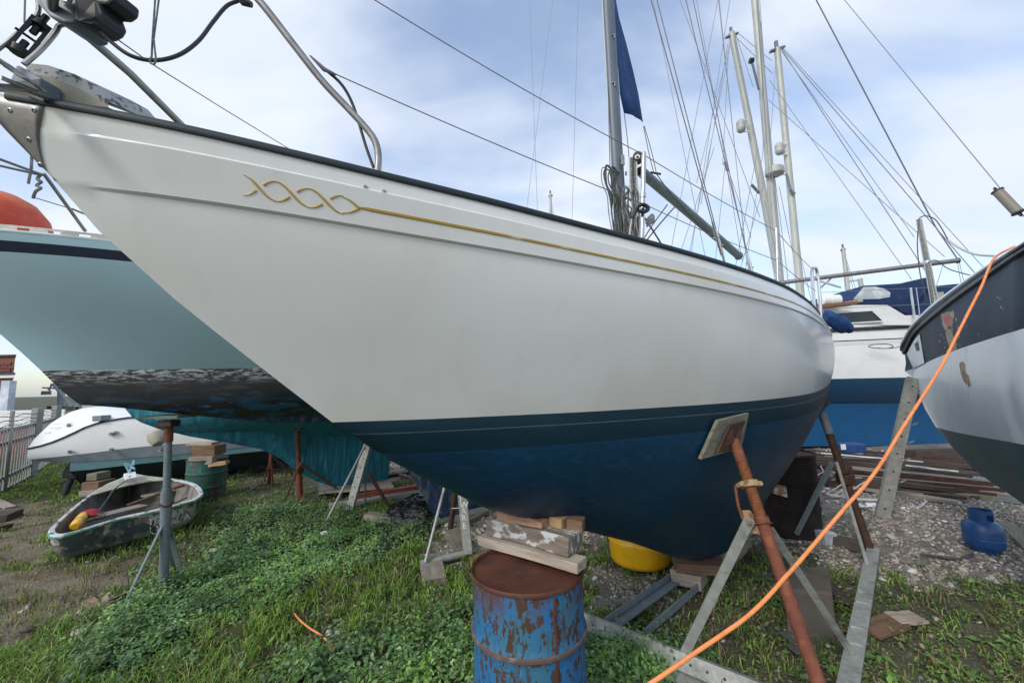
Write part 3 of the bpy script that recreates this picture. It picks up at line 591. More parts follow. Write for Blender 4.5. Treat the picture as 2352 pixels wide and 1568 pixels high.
rope_obj('sheet', [at(1508, 400, DM), at(1545, 450, DM+.1), at(1600, 510, DM+.35), at(1660, 560, DM+.8)], .004, 'rope_dark', yacht)
rope_obj('sheet', [at(1533, 470, DM+.1), at(1500, 515, DM), at(1481, 545, DM)], .005, 'rope_dark', yacht)
rope_obj('sheet', [at(1549, 476, DM+.15), at(1515, 515, DM+.1), at(1482, 556, DM)], .006, 'rope_dark', yacht)
rope_obj('sheet', [at(1480, 500, DM), at(1500, 530, DM+.1), at(1525, 570, DM+.2)], .007, 'rope_dark', yacht)
for k in range(4): rope_obj('sheet', [at(1483, 505+k*3, DM), at(1497+k, 492+k*3, DM), at(1502, 500+k*3, DM), at(1485, 512+k*3, DM)], .005, 'rope', yacht)
rope_obj('winch_line', [at(1452, 500, 2.0), at(1462, 478, 2.0), at(1476, 470, 2.0), at(1489, 478, 2.0), at(1480, 486, 2.0), at(1465, 484, 2.0)], .011, 'black', yacht)
rope_obj('cleat', [at(1494, 396, DM), at(1506, 398, DM), at(1518, 400, DM)], .009, 'black', yacht)
rope_obj('halyard', [at(1452, 500, 2.02), at(1448, 525, 2.02), at(1446, 550, 2.02)], .004, 'rope_pale', yacht)
# blue sail cover hoisted behind the mast
sc1 = [(1414, 0), (1424, 40), (1440, 100), (1452, 165), (1464, 220), (1477, 279)]; sc2 = [(1402, 0), (1409, 45), (1413, 110), (1420, 165), (1427, 215), (1437, 258)]
rows = []
for j in range(6):
    r = []
    for i in range(6):
        a = at(*sc2[i], DM+.10); b = at(*sc1[i], DM+.35); r.append(a.lerp(b, j/5)+Vector((.01*math.sin(j*2.1+i), .012*math.sin(i*1.7+j), 0)))
    rows.append(r)
sv = MB(); sv.grid(rows); svo = sv.build('blue_cover', M['bluecloth'], yacht, smooth=True); so = svo.modifiers.new('solid', 'SOLIDIFY'); so.thickness = .004
# own shrouds, each with its bottlescrew
def shroud(a, b, r=.0035, fit=True, mt='wire'):
    m = MB(); m.tube([a, b], r, 6); o_ = m.build('shroud', M[mt], yacht)
    if fit:
        d = (b-a).normalized(); f = MB(); f.tube([b-d*.06, b+d*.02, b+d*.1, b+d*.18], [.006, .010, .010, .007], 8); f.tube([b+d*.05-NN*.02, b+d*.05+NN*.02], .005, 6); f.build('turnbuckle', M['steel'], o_, smooth=True)
shroud(at(1487, -30, 2.3), at(1641, 528, 2.62)); shroud(at(1501, -30, 2.5), at(1650, 548, 2.66)); shroud(at(1568, -30, 2.9), at(1721, 600, 2.9)); shroud(at(1586, -30, 3.2), at(1716, 590, 3.0))
# blue bagged dinghy motor cover hanging at the quarter
bb = MB(); c = at(1925, 742, 5.3); rows = []
for i in range(7):
    t = i/6; cx = at(1895+62*t, 728+26*t, 5.0+.2*t); rr_ = .125*math.sin(math.pi*(.15+.78*t))**.6
    rows.append([cx+Vector((.15*rr_*math.cos(2*math.pi*k/12), rr_*math.cos(2*math.pi*k/12)*.9*(1+.15*math.sin(k*3.1+i*2)), rr_*math.sin(2*math.pi*k/12)*(.9+.22*math.sin(k*2.3+i)))) for k in range(13)])
bb.grid(rows); bb.add([p for p in rows[0][:-1]], [tuple(range(12))]); bb.add([p for p in rows[-1][:-1]], [tuple(range(12))[::-1]])
tag(bb.build('canvas_bag', M['bluecloth'], None, smooth=True), 'blue canvas bag hanging from the quarter of the white yacht', 'bag')
# ------------------------------------------------------------------ ground
def poly_in(px, py, poly):
    inside = np.zeros(px.shape, bool); n = len(poly); j = n-1
    for i in range(n):
        xi, yi = poly[i]; xj, yj = poly[j]
        c = ((yi > py) != (yj > py)) & (px < (xj-xi)*(py-yi)/((yj-yi) or 1e-9)+xi)
        inside ^= c; j = i
    return inside
_K = RNG.uniform(-1, 1, (28, 2)); _P = RNG.uniform(0, 6.28, 28)
def fnoise(x, y, f=1.0):
    r = 0
    for i in range(28):
        k = f*(0.6+i*.22); r = r+np.sin((x*_K[i, 0]+y*_K[i, 1])*k*2+_P[i])
    return r/5.0
Z_MUD = [(-300, 1165), (120, 1150), (180, 1185), (120, 1230), (150, 1290), (330, 1300), (330, 1370), (230, 1400), (60, 1500), (-300, 1540)]
Z_GRAV = [[(1745, 880), (3200, 880), (3200, 1395), (2150, 1350), (2010, 1330), (1900, 1290), (1750, 1240), (1690, 1300), (1660, 1280), (1640, 1150)],
          [(1335, 1300), (1420, 1310), (1500, 1330), (1540, 1330), (1440, 1420), (1335, 1410)], [(960, 1250), (1020, 1200), (1160, 1150), (1380, 1200), (1340, 1260), (1100, 1262), (1030, 1300), (970, 1275)], [(520, 1060), (1000, 1060), (960, 1105), (600, 1120), (520, 1090)]]
Z_NET = [[(130, 1600), (260, 1420), (350, 1370), (470, 1290), (500, 1190), (700, 1150), (860, 1175), (1000, 1205), (940, 1260), (850, 1290), (700, 1350), (560, 1430), (420, 1500), (330, 1600)],
         [(560, 1600), (700, 1500), (850, 1440), (1085, 1400), (1085, 1600)], [(1340, 1440), (1480, 1480), (1640, 1568), (1340, 1640)]]
Z_WEED = [[(1990, 1650), (2010, 1400), (2150, 1350), (3000, 1310), (3000, 1900)], [(1440, 1425), (1545, 1328), (1650, 1292), (1760, 1245), (1900, 1292), (2010, 1332), (1990, 1700), (1335, 1700)], [(480, 1170), (560, 1080), (700, 1080), (900, 1170), (700, 1160)], [(1340, 1250), (1410, 1250), (1420, 1310), (1345, 1330)], [(130, 1230), (330, 1260), (470, 1200), (480, 1300), (330, 1330)]]
def zone(X, Y):
    jx = fnoise(X*3, Y*3)*.18; jy = fnoise(X*3+9, Y*3-4)*.12
    px, py = proj_np(X+jx, Y+jy, np.zeros_like(X))
    z = np.zeros(X.shape, int)                                   # 0 grass
    z[poly_in(px, py, Z_MUD)] = 1
    for p in Z_GRAV: z[poly_in(px, py, p)] = 2
    for p in Z_WEED: z[poly_in(px, py, p)] = 4
    for p in Z_NET: z[poly_in(px, py, p)] = 3
    z[(Y > 11) & (X > -2)] = 2
    return z
def gz(X, Y):
    return fnoise(X, Y, .9)*.012+fnoise(X*2.3+5, Y*2.3, 1.6)*.006
xs = np.r_[np.linspace(-2500, -40, 14), np.arange(-30, -8, .5), np.arange(-8, 8, .07), np.arange(8, 30, .5), np.linspace(40, 2500, 14)]
ys = np.r_[np.linspace(-400, -3, 10), np.arange(-2, 1, .3), np.arange(1, 9.5, .07), np.arange(9.5, 30, .4), np.linspace(40, 2500, 14)]
GX, GY = np.meshgrid(xs, ys); near = (np.abs(GX) < 12) & (GY < 14) & (GY > 0)
GZ = np.where(near, gz(GX, GY), 0)-.0
zn = zone(GX, GY); COLS = np.array([(.075, .085, .034), (.19, .15, .10), (.24, .215, .185), (.030, .040, .018), (.10, .092, .055)])
gc = COLS[zn]*(1+.25*fnoise(GX*2.5, GY*2.5)[..., None].clip(-1, 1))
straw = (fnoise(GX*1.7+3, GY*1.7, 1.3) > .45) & (zn < 2); gc[straw] = gc[straw]*.4+np.array((.17, .135, .07))*.6
far = ~near; gc[far & (zn != 2)] = (.07, .075, .04)
nx, ny = len(xs), len(ys)
def np_mesh(name, V, Fq, mat_, cols=None, smooth=False, loc=(0, 0, 0)):
    me = bpy.data.meshes.new(name); V = np.asarray(V, np.float32); Fq = np.asarray(Fq, np.int32); k = Fq.shape[1]
    me.vertices.add(len(V)); me.vertices.foreach_set('co', V.ravel()); me.loops.add(Fq.size); me.loops.foreach_set('vertex_index', Fq.ravel())
    me.polygons.add(len(Fq)); me.polygons.foreach_set('loop_start', np.arange(0, Fq.size, k, dtype=np.int32)); me.polygons.foreach_set('loop_total', np.full(len(Fq), k, np.int32))
    if smooth: me.polygons.foreach_set('use_smooth', np.ones(len(Fq), bool))
    me.update(calc_edges=True)
    if cols is not None:
        a = me.color_attributes.new('col', 'FLOAT_COLOR', 'POINT'); a.data.foreach_set('color', np.c_[cols, np.ones(len(cols))].astype(np.float32).ravel())
    me.materials.append(mat_); o = bpy.data.objects.new(name, me); scene.collection.objects.link(o); o.location = loc; return o
idx = np.arange(nx*ny).reshape(ny, nx)
Q = np.stack([idx[:-1, :-1], idx[:-1, 1:], idx[1:, 1:], idx[1:, :-1]], -1).reshape(-1, 4)
M['ground'] = mat('yard_soil', (.06, .05, .03), .95, 0, [dict(c=(.06, .050, .038), k=3, lo=.45, hi=.68, a=.4), dict(c=(.34, .31, .27), k=34, lo=.58, hi=.66, a=.5), dict(c=(.05, .07, .025), k=5, lo=.54, hi=.68, a=.5), dict(c=(.04, .034, .028), k=60, lo=.52, hi=.66, a=.45)], bump=(45, .9, (1, 1, 1), .03), attr='col')
tag(np_mesh('ground', np.stack([GX, GY, GZ], -1).reshape(-1, 3), Q, M['ground'], gc.reshape(-1, 3), True), kind='structure')

# ---- stones, leaves, grass: merged real geometry
BLOCK = [(0.12, 2.25, .42)]                                       # keep the drum's footprint clear
def scatter(n, x0, x1, y0, y1, dens):
    """random points, thinned by distance so that near ground gets the most"""
    X = RNG.uniform(x0, x1, n); Y = RNG.uniform(y0, y1, n); px, py = proj_np(X, Y, np.zeros(n))
    k = (px > -260) & (px < 2600) & (py > 860) & (py < 1900) & (np.hypot(X-.09, Y-2.28) > .36) & (RNG.random(n) < dens(X, Y))
    return X[k], Y[k]
M['stone'] = mat('gravel_stone', (.2, .2, .2), .9, 0, [dict(c=(.12, .10, .08), k=40, lo=.5, hi=.7, a=.5)], attr='col', bump=(60, .4, (1, 1, 1), .004))
def stones(name, n, r0, r1, zsel, p, label=None, dens=None):
    X, Y = scatter(n, -7.5, 9, 1.6, 13, dens or (lambda x, y: np.clip(6/y**1.5, 0, 1)))
    z = zone(X, Y); k = np.isin(z, zsel) | (RNG.random(len(X)) < p); k &= (fnoise(X*2, Y*2, 2) > -.75); X = X[k]; Y = Y[k]; m = len(X)
    V0 = np.array([(0, 0, 1), (.9, 0, .35), (.28, .85, .35), (-.72, .53, .35), (-.72, -.53, .35), (.28, -.85, .35), (.8, .2, -.4), (-.1, .85, -.4), (-.8, .1, -.4), (-.1, -.85, -.4)])
    F0 = np.array([(0,1,2),(0,2,3),(0,3,4),(0,4,5),(0,5,1),(1,6,2),(2,6,7),(2,7,3),(3,7,8),(3,8,4),(4,8,9),(4,9,5),(5,9,6),(5,6,1)])
    S = RNG.uniform(r0, r1, m)*(.7+.6*RNG.random(m)**3); S *= (1+.05*Y)
    sc = np.stack([S*RNG.uniform(.8, 1.5, m), S*RNG.uniform(.7, 1.1, m), S*RNG.uniform(.4, .75, m)], -1)
    P = V0[None]*sc[:, None]*(1+RNG.uniform(-.22, .22, (m, 10, 1))); a = RNG.uniform(0, 6.28, m)[:, None]
    tl = RNG.uniform(-.5, .5, m)[:, None]; zz = P[..., 2]+P[..., 0]*tl
    x = P[..., 0]*np.cos(a)-P[..., 1]*np.sin(a)+X[:, None]; y = P[..., 0]*np.sin(a)+P[..., 1]*np.cos(a)+Y[:, None]; zz = zz+gz(X, Y)[:, None]+sc[:, 2:3]*.3
    b = RNG.choice(len(SC), m, p=SP); c = SC[b]*RNG.uniform(.7, 1.25, (m, 1))
    V = np.stack([x, y, zz], -1).reshape(-1, 3); Fq = (F0[None]+np.arange(m)[:, None, None]*10).reshape(-1, 3)
    o = np_mesh(name, V, Fq, M['stone'], np.repeat(c, 10, 0)); tag(o, label, 'gravel', kind='stuff'); return o
SC = np.array([(.32, .29, .26), (.46, .42, .37), (.18, .16, .14), (.66, .63, .58), (.33, .24, .19), (.23, .23, .22), (.42, .33, .28)]); SP = np.array([.28, .18, .18, .09, .12, .1, .05])
stones('gravel', 330000, .009, .021, [2], .02, 'grey and brown loose gravel covering the yard on the right')
stones('rubble', 9000, .024, .042, [2], .05, 'larger pale stones strewn through the gravel and grass', dens=lambda x, y: np.clip(3/y, 0, .5))

M['leaf'] = mat('nettle_leaf', (.05, .1, .03), .55, attr='col', bump=(90, .5, (1, 1, 1), .003), spec=.4, transl=.22)
M['blade'] = mat('grass_blade', (.05, .1, .03), .6, attr='col', spec=.3, transl=.22)
def leaves(name, X, Y, H, hgt, size, per, cols, label, spread=.10, cat='weeds'):
    """each plant is a bent stem with pairs of folded, pointed leaves"""
    m = len(X); k = per
    t = (np.arange(k)[None]+RNG.random((m, k)))/k; ht = (hgt*(.55+.7*RNG.random(m)))[:, None]*(H[:, None])
    lean = RNG.normal(0, .35, (m, 2)); a = (np.arange(k)[None]*2.4+RNG.uniform(0, 6.28, (m, 1)))
    z = gz(X, Y)[:, None]+ht*t**.8; L = size*(1.15-.65*t)*RNG.uniform(.7, 1.3, (m, k)); sp = spread*(.25+.9*(1-t))*RNG.uniform(.3, 1.1, (m, k))
    cx = X[:, None]+lean[:, :1]*ht*t+np.cos(a)*sp*.5; cy = Y[:, None]+lean[:, 1:]*ht*t+np.sin(a)*sp*.5
    tilt = RNG.uniform(-.5, .45, (m, k))-.1; roll = RNG.uniform(-.5, .5, (m, k))
    d = np.stack([np.cos(a)*np.cos(tilt), np.sin(a)*np.cos(tilt), np.sin(tilt)], -1)
    w = np.stack([-np.sin(a)*np.cos(roll), np.cos(a)*np.cos(roll), np.sin(roll)], -1); u_ = np.cross(d, w)
    C = np.stack([cx, cy, z], -1); Lx = L[..., None]
    pts = [C-d*Lx*.1, C+d*Lx*.32+w*Lx*.30+u_*Lx*.08, C+d*Lx*1.0-np.array([0, 0, 1])*Lx*.18, C+d*Lx*.32-w*Lx*.30+u_*Lx*.08, C+d*Lx*.5]
    V = np.stack(pts, 2).reshape(-1, 3); n = m*k
    F0 = np.array([(0, 1, 4), (1, 2, 4), (0, 4, 3), (3, 4, 2)]); Fq = (F0[None]+np.arange(n)[:, None, None]*5).reshape(-1, 3)
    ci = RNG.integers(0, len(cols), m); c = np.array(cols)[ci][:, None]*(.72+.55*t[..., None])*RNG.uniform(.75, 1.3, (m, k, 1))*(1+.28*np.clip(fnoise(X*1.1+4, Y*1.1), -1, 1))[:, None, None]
    yl = RNG.random((m, k)) < .012; c[yl] = (.25, .17, .06)
    o = np_mesh(name, V, Fq, M['leaf'], np.repeat(c.reshape(-1, 3), 5, 0)); tag(o, label, cat, kind='stuff'); return o
NCOL = [(.18, .32, .10), (.22, .36, .14), (.13, .26, .08), (.27, .40, .18), (.22, .38, .07)]
X, Y = scatter(60000, -5.5, 2.5, 1.9, 7.2, lambda x, y: np.clip(3.0/y**1.6, 0, 1)*1.0); z = zone(X, Y)
k = (z == 3) & (fnoise(X*2.5, Y*2.5, 1.4) > -.55); X = X[k]; Y = Y[k]; H = .62+.60*np.clip(fnoise(X*2.0, Y*2.0)+.1, -.6, 1.3)
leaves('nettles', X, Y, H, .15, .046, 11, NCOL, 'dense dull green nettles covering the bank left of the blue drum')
X, Y = scatter(42000, -6, 7.5, 1.7, 8, lambda x, y: np.clip(3/y**1.5, 0, 1)); z = zone(X, Y)
k = ((z == 4) & (fnoise(X*2.7+2, Y*2.7, 1.7) > np.where(X > .6, -.1, -.6))) | ((z == 0) & (fnoise(X*2.2+7, Y*2.2, 1.5) > -.25)) | ((z == 2) & (fnoise(X*2+1, Y*2, 1.5) > 1.15)); X = X[k]; Y = Y[k]
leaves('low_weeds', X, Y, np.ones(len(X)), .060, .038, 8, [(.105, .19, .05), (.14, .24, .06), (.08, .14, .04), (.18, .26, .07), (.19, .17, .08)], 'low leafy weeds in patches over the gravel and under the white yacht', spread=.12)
k = RNG.random(len(X)) < .05; leaves('dock_plants', X[k], Y[k], np.ones(int(k.sum())), .07, .085, 6, [(.10, .22, .05), (.14, .26, .06), (.09, .17, .045)], 'scattered broad leaved docks among the small weeds', spread=.10)
X, Y = scatter(14000, -5.5, 2.5, 1.9, 7.2, lambda x, y: np.clip(3.0/y**1.6, 0, 1)); z = zone(X, Y); k = (z == 3) & (fnoise(X*2.1, Y*2.1, 1.1) > .1); X = X[k]; Y = Y[k]
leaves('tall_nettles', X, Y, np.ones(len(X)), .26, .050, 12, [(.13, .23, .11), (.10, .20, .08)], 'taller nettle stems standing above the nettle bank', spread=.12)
def grass(name, X, Y, h0, h1, cols, label, wid=.0028, droop=.6):
    m = len(X); h = RNG.uniform(h0, h1, m); a = RNG.uniform(0, 6.28, m); l = RNG.uniform(.15, 1.0, m)*droop; z0 = gz(X, Y)
    dx_, dy_ = np.cos(a), np.sin(a); b = RNG.uniform(0, 6.28, m); wx, wy = np.cos(b)*wid*(1+.12*Y), np.sin(b)*wid*(1+.12*Y)
    V = []
    for t, ww in ((0, 1), (.45, .9), (.8, .55)):
        cx = X+dx_*h*l*t**1.8; cy = Y+dy_*h*l*t**1.8; cz = z0+h*(t-.35*l*t*t)
        V += [np.stack([cx-wx*ww, cy-wy*ww, cz], -1), np.stack([cx+wx*ww, cy+wy*ww, cz], -1)]
    V.append(np.stack([X+dx_*h*l, Y+dy_*h*l, z0+h*(1-.5*l)], -1)); V = np.stack(V, 1).reshape(-1, 3)
    F0 = np.array([(0, 1, 3), (0, 3, 2), (2, 3, 5), (2, 5, 4), (4, 5, 6)]); Fq = (F0[None]+np.arange(m)[:, None, None]*7).reshape(-1, 3)
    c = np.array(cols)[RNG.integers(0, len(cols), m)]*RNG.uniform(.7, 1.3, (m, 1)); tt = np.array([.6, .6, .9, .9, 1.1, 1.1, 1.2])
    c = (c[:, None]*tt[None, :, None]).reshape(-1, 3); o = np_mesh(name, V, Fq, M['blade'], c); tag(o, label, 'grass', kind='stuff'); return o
GC = [(.17, .34, .05), (.21, .38, .06), (.28, .40, .08), (.12, .24, .045), (.36, .38, .13)]
# tufts: cluster blades around tuft centres
def tufts(nt, per, r, zsel, x0, x1, y0, y1, pw=1.5, nmin=-9, kk=3.0):
    X, Y = scatter(nt, x0, x1, y0, y1, lambda x, y: np.clip(kk/y**pw, 0, 1)); z = zone(X, Y); k = np.isin(z, zsel) & (fnoise(X*1.9-3, Y*1.9, 1.3) > nmin); X = X[k]; Y = Y[k]
    X = np.repeat(X, per)+RNG.normal(0, r, len(X)*per); Y = np.repeat(Y, per)+RNG.normal(0, r, len(Y)*per)
    k = (np.hypot(X-.09, Y-2.28) > .33); return X[k], Y[k]
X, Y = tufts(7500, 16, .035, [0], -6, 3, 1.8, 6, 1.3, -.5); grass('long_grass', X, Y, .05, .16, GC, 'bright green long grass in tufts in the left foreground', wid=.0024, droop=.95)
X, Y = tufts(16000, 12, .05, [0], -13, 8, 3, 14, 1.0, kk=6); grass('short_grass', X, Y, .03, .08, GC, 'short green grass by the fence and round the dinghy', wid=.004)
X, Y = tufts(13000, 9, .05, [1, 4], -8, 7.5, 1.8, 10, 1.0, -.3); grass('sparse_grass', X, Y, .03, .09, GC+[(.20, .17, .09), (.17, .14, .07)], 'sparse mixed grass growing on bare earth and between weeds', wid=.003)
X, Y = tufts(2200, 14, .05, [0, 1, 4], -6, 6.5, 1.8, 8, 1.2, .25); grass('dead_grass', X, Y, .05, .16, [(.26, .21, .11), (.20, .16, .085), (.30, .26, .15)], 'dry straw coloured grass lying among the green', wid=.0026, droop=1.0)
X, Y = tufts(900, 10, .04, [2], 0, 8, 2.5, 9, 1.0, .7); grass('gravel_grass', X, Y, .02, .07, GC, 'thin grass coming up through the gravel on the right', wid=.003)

# ------------------------------------------------------------------ generic hull for the other boats
class Hull:
    def __init__(s, B, u, SE, osh, owl, zsh, zw, zc, s0z, swl, body=.5, bulge=.04, kw=.05):
        s.B = Vector((B.x, B.y, 0)); s.u = u; s.n = Vector((u.y, -u.x, 0)); s.SE = SE; s.osh = osh; s.owl = owl; s.zsh = zsh; s.zw = zw; s.zc = zc; s.s0z = s0z; s.swl = swl; s.body = body; s.bulge = bulge; s.kw = kw
    def P(s, a, o, z): p = s.B+s.u*a+s.n*o; p.z = z; return p
    def top(s, t, v, side=1, proud=0):
        s0 = 0
        for _ in range(4):
            z = s.zsh(s0)*(1-t)+s.zw(max(s0, s.swl))*t; s0 = s.s0z(z)
        a = s0+v*(s.SE-s0); z = s.zsh(a)*(1-t)+s.zw(a)*t; w = max(0, min(1, (a-s0)/1.6)); w = w*w*(3-2*w); e = t**1.2
        o1 = s.osh((a-s0)*s.SE/(s.SE-s0))*(1-e)+s.owl(s.swl+(a-s0)*(s.SE-s.swl)/(s.SE-s0))*e
        o2 = s.osh(a)*(1-e)+s.owl(max(s.swl, a))*e
        return s.P(a, (o1*(1-w)+o2*w+s.bulge*w*4*t*(1-t)+proud)*side, z)
    def bot(s, q, v, side=1):
        a = s.swl+v*(s.SE-s.swl); zw = s.zw(a); ow = s.owl(a); c = min(s.zc(a), zw-.001); body = min(s.body, zw-c); zb = zw-body; deep = zw-c-body; dk_ = min(1, deep/.4)
        kw = min(s.kw, ow*.7); P3 = (kw+.06*dk_, zb-deep*.25); P0 = (ow, zw); P1 = (ow*1.02, zw-body*.7); P2 = (P3[0]+(ow-P3[0])*(.6-.25*dk_), zb+.02*body-deep*.08)
        if q < .75:
            t = q/.75; k = (1-t)**3, 3*t*(1-t)**2, 3*t*t*(1-t), t**3
            o = k[0]*P0[0]+k[1]*P1[0]+k[2]*P2[0]+k[3]*P3[0]; z = k[0]*P0[1]+k[1]*P1[1]+k[2]*P2[1]+k[3]*P3[1]
        else:
            t = (q-.75)/.25; o = P3[0]+(kw-P3[0])*t; z = P3[1]*(1-t)+c*t
            if t > .85: o = 0
        return s.P(a, o*side, z)
    def build(s, root, TL, tm, tmi, QL, bmats, bmi, NV=60, deckmat=None, vp=1.1):
        V = [(i/(NV-1))**vp for i in range(NV)]
        h = MB()
        for sd in (1, -1): h.grid([[s.top(t, v, sd) for v in V] for t in TL], flip=(sd == 1), mats=tmi)
        h.grid([[s.top(t, 1, 1), s.top(t, 1, -1)] for t in TL], flip=True); h.build('topsides', tm, root, smooth=True, angle=35)
        b = MB()
        for sd in (1, -1): b.grid([[s.bot(q, v, sd) for v in V] for q in QL], flip=(sd == 1), mats=bmi)
        b.grid([[s.bot(q, 1, 1), s.bot(q, 1, -1)] for q in QL], flip=True); b.build('underwater_hull', bmats, root, smooth=True, angle=60)
        d = MB(); rows = [[(lambda p, c: (p+c)/2+(p-c)/2*w+Vector((0, 0, -.01+.05*(1-w*w)*min(1, (p-c).length))))(s.top(0, v, 1), s.top(0, v, -1)) for v in V[::2]] for w in [-1+k/3 for k in range(7)]]
        d.grid(rows); d.build('deck', deckmat or M['cream'], root, smooth=True)
QS = [0, .07, .14, .22, .3, .38, .46, .54, .62, .69, .75, .82, .9, .96, 1]
# ---- pale teal yacht on the left
Bw = at(95, 848, 3.25); B2 = Vector((Bw.x, Bw.y, 0))-U*1.0; K2 = Vector((Bw.x, Bw.y, 0))
osh2 = pch([0, .3, .94, 1.6, 2.4, 3.4, 5, 7, 8.6], [0, .24, .58, .82, 1.0, 1.12, 1.15, .98, .6]); owl2 = pch([1, 1.4, 2.0, 2.8, 3.6, 5, 7, 8.6], [0, .12, .34, .6, .78, .9, .75, .4])
h = [hit_plan(px, py, B2, U, NN, osh2) for px, py in ((0, 524), (90, 535), (180, 546), (253, 555), (330, 566))]; c2 = np.polyfit([p[0] for p in h]+[5, 8.6], [p[2] for p in h]+[2.86, 2.8], 2)
h = [(1.0, 0, Bw.z)]+[hit_plan(px, 848, B2, U, NN, owl2) for px in (300, 450, 600)]; w2 = np.polyfit([p[0] for p in h]+[8.6], [p[2] for p in h]+[h[-1][2]+.05], 1)
zw2 = lambda s: float(np.polyval(w2, s)); zs2 = lambda s: float(np.polyval(c2, s))
stem2 = [(axis_hit(px, py, K2)[0]+1.0, axis_hit(px, py, K2)[1]) for px, py in ((0, 766), (95, 849), (130, 886), (182, 928))]
z2t = zs2(0); zz_ = [stem2[1][1], stem2[0][1], z2t]; ss_ = [1.0, stem2[0][0], 0.0]
s0z2 = lambda z: interp(z, zz_, ss_)
prof2 = [(1.0, stem2[1][1]), stem2[2], stem2[3], (stem2[3][0]+.25, stem2[3][1]-.04), (2.6, 1.50), (3.7, 1.42), (3.8, 1.36), (4.23, .67), (4.55, .11), (5.6, .09), (5.7, 1.3), (7, 1.45), (8.6, 1.75)]
zc2 = lambda s: interp(s, [p[0] for p in prof2], [p[1] for p in prof2])
H2 = Hull(B2, U, 8.6, osh2, owl2, zs2, zw2, zc2, s0z2, 1.0, body=.46, bulge=.04)
tealboat = thing('sailing_yacht', 'pale teal yacht with navy stripe and worn black boot top at the left edge', 'yacht', (K2.x+2, K2.y+1.5, 0))
H2.build(tealboat, [0, .068, .0681, .142, .1421, .25, .4, .55, .7, .85, 1], [M['teal'], M['navystripe']], [0, 0, 1, 0, 0, 0, 0, 0, 0, 0], QS, [M['worn'], M['mottled']], [0]*10+[1]*4, NV=70)
tr_ = MB(); n_ = 0; v = .02
def rail_pt(v, z, o=-.03): p = H2.top(0, v, 1, o); p.z += z; return p
vs_ = [i/260 for i in range(2, 240)]
tr_.grid([[rail_pt(v, z, o) for v in vs_] for z, o in ((-.004, -.012), (-.001, -.028), (.018, -.03))]); tr_.grid([[rail_pt(v, z, o) for v in vs_] for z, o in ((.036, -.03), (.052, -.03), (.053, -.045), (.036, -.036), (.036, -.03))])
for i in range(2, 238):
    if i % 5 in (0, 1, 2): tr_.grid([[rail_pt((i+a)/260, z, -.03) for a in (0, 1)] for z in (.018, .036)])
tro = tr_.build('toe_rail', M['toerail'], tealboat); so = tro.modifiers.new('solid', 'SOLIDIFY'); so.thickness = .004
for a, b, r in (((-30, 355, 2.5), (98, 402, 2.75), .010), ((-30, 374, 2.6), (98, 403, 2.8), .009), ((100, 398, 2.75), (196, 531, 3.15), .012)):
    q = MB(); q.tube([at(*a), at(*b)], r, 8); q.build('pulpit_tube', M['steel_dull'], tealboat, smooth=True)
for v_, e_ in ((.03, at(-30, 355, 2.5)), (.06, at(-30, 374, 2.6))):
    g_ = H2.top(0, v_, 1, -.06); k_ = Vector(((g_.x*.6+e_.x*.4)-.25, (g_.y*.6+e_.y*.4)-.1, e_.z+.03)); q = MB(); q.tube(smooth_pts([g_, Vector((g_.x, g_.y, g_.z+.3)), k_, e_], 6), .010, 8); q.build('pulpit_tube', M['steel_dull'], tealboat, smooth=True)
q = MB(); q.tube([at(76, 453, 2.8), at(155, 477, 3.0), at(205, 497, 3.3)], .004, 6); q.tube([at(166, 480, 3.05), at(195, 491, 3.2)], [.008, .005], 6); q.build('guard_wire', M['wire'], tealboat)
q = MB(); q.tube(smooth_pts([at(93, 400, 2.75), at(86, 412, 2.74), at(95, 418, 2.74), at(84, 426, 2.74), at(94, 432, 2.74), at(82, 440, 2.74), at(76, 455, 2.76)], 5), .010, 6); q.build('knotted_rope', M['rope'], tealboat, smooth=True)
q = MB(); q.tube([at(73, 358, 2.6), at(72, 385, 2.6), at(65, 422, 2.6)], .008, 6); q.build('strap', M['rope'], tealboat)
q = MB(); c = at(-16, 524, 3.3); q.lathe(c-Vector((0, 0, .33)), [(.02, 0), (.15, .015), (.27, .08), (.345, .2), (.355, .33), (.32, .46), (.24, .57), (.14, .63), (.03, .65)], 28); tag(q.build('mooring_buoy', M['fender'], None, smooth=True), 'faded red round buoy on the deck of the pale teal yacht', 'buoy')

# ---- streaked teal underwater hull behind it
P3_ = at(310, 966, 5.5); K3 = Vector((P3_.x, P3_.y, 0)); OH3 = .75; B3 = K3-U*OH3
pr3 = [(axis_hit(px, py, K3)[0]+OH3, axis_hit(px, py, K3)[1]) for px, py in ((310, 964), (370, 986), (430, 1001), (520, 1016), (600, 1031), (650, 1056), (680, 1080), (720, 1102), (765, 1118), (890, 1102))]
pr3 = [(0, 2.62), (.35, 2.1)]+pr3+[(pr3[-1][0]+.05, pr3[-1][1]+.1), (pr3[-1][0]-.0+.12, 1.0), (pr3[-1][0]+.6, 1.15), (7.6, 1.6)]
zc3 = lambda s: interp(s, [p[0] for p in pr3], [p[1] for p in pr3])
osh3 = pch([0, .4, 1, 2, 3.2, 5, 7.6], [0, .3, .62, .98, 1.15, 1.1, .6]); owl3 = pch([.55, 1, 1.8, 3, 5, 7.6], [0, .2, .58, .92, .9, .45])
zwv = zc3(.55)
H3 = Hull(B3, U, 7.6, osh3, owl3, lambda s: 2.62-.02*s, lambda s: zwv, zc3, lambda z: interp(z, [zwv, 2.1, 2.62], [.55, .35, 0]), .55, body=.5)
b3 = thing('sailing_yacht', 'yacht with streaked teal antifouling and deep keel behind the pale teal yacht', 'yacht', (K3.x+2.5, K3.y+2, 0))
H3.build(b3, [0, .3, .6, 1], [M['white']], [0]*3, QS, [M['tealanti']], [0]*14, NV=60)
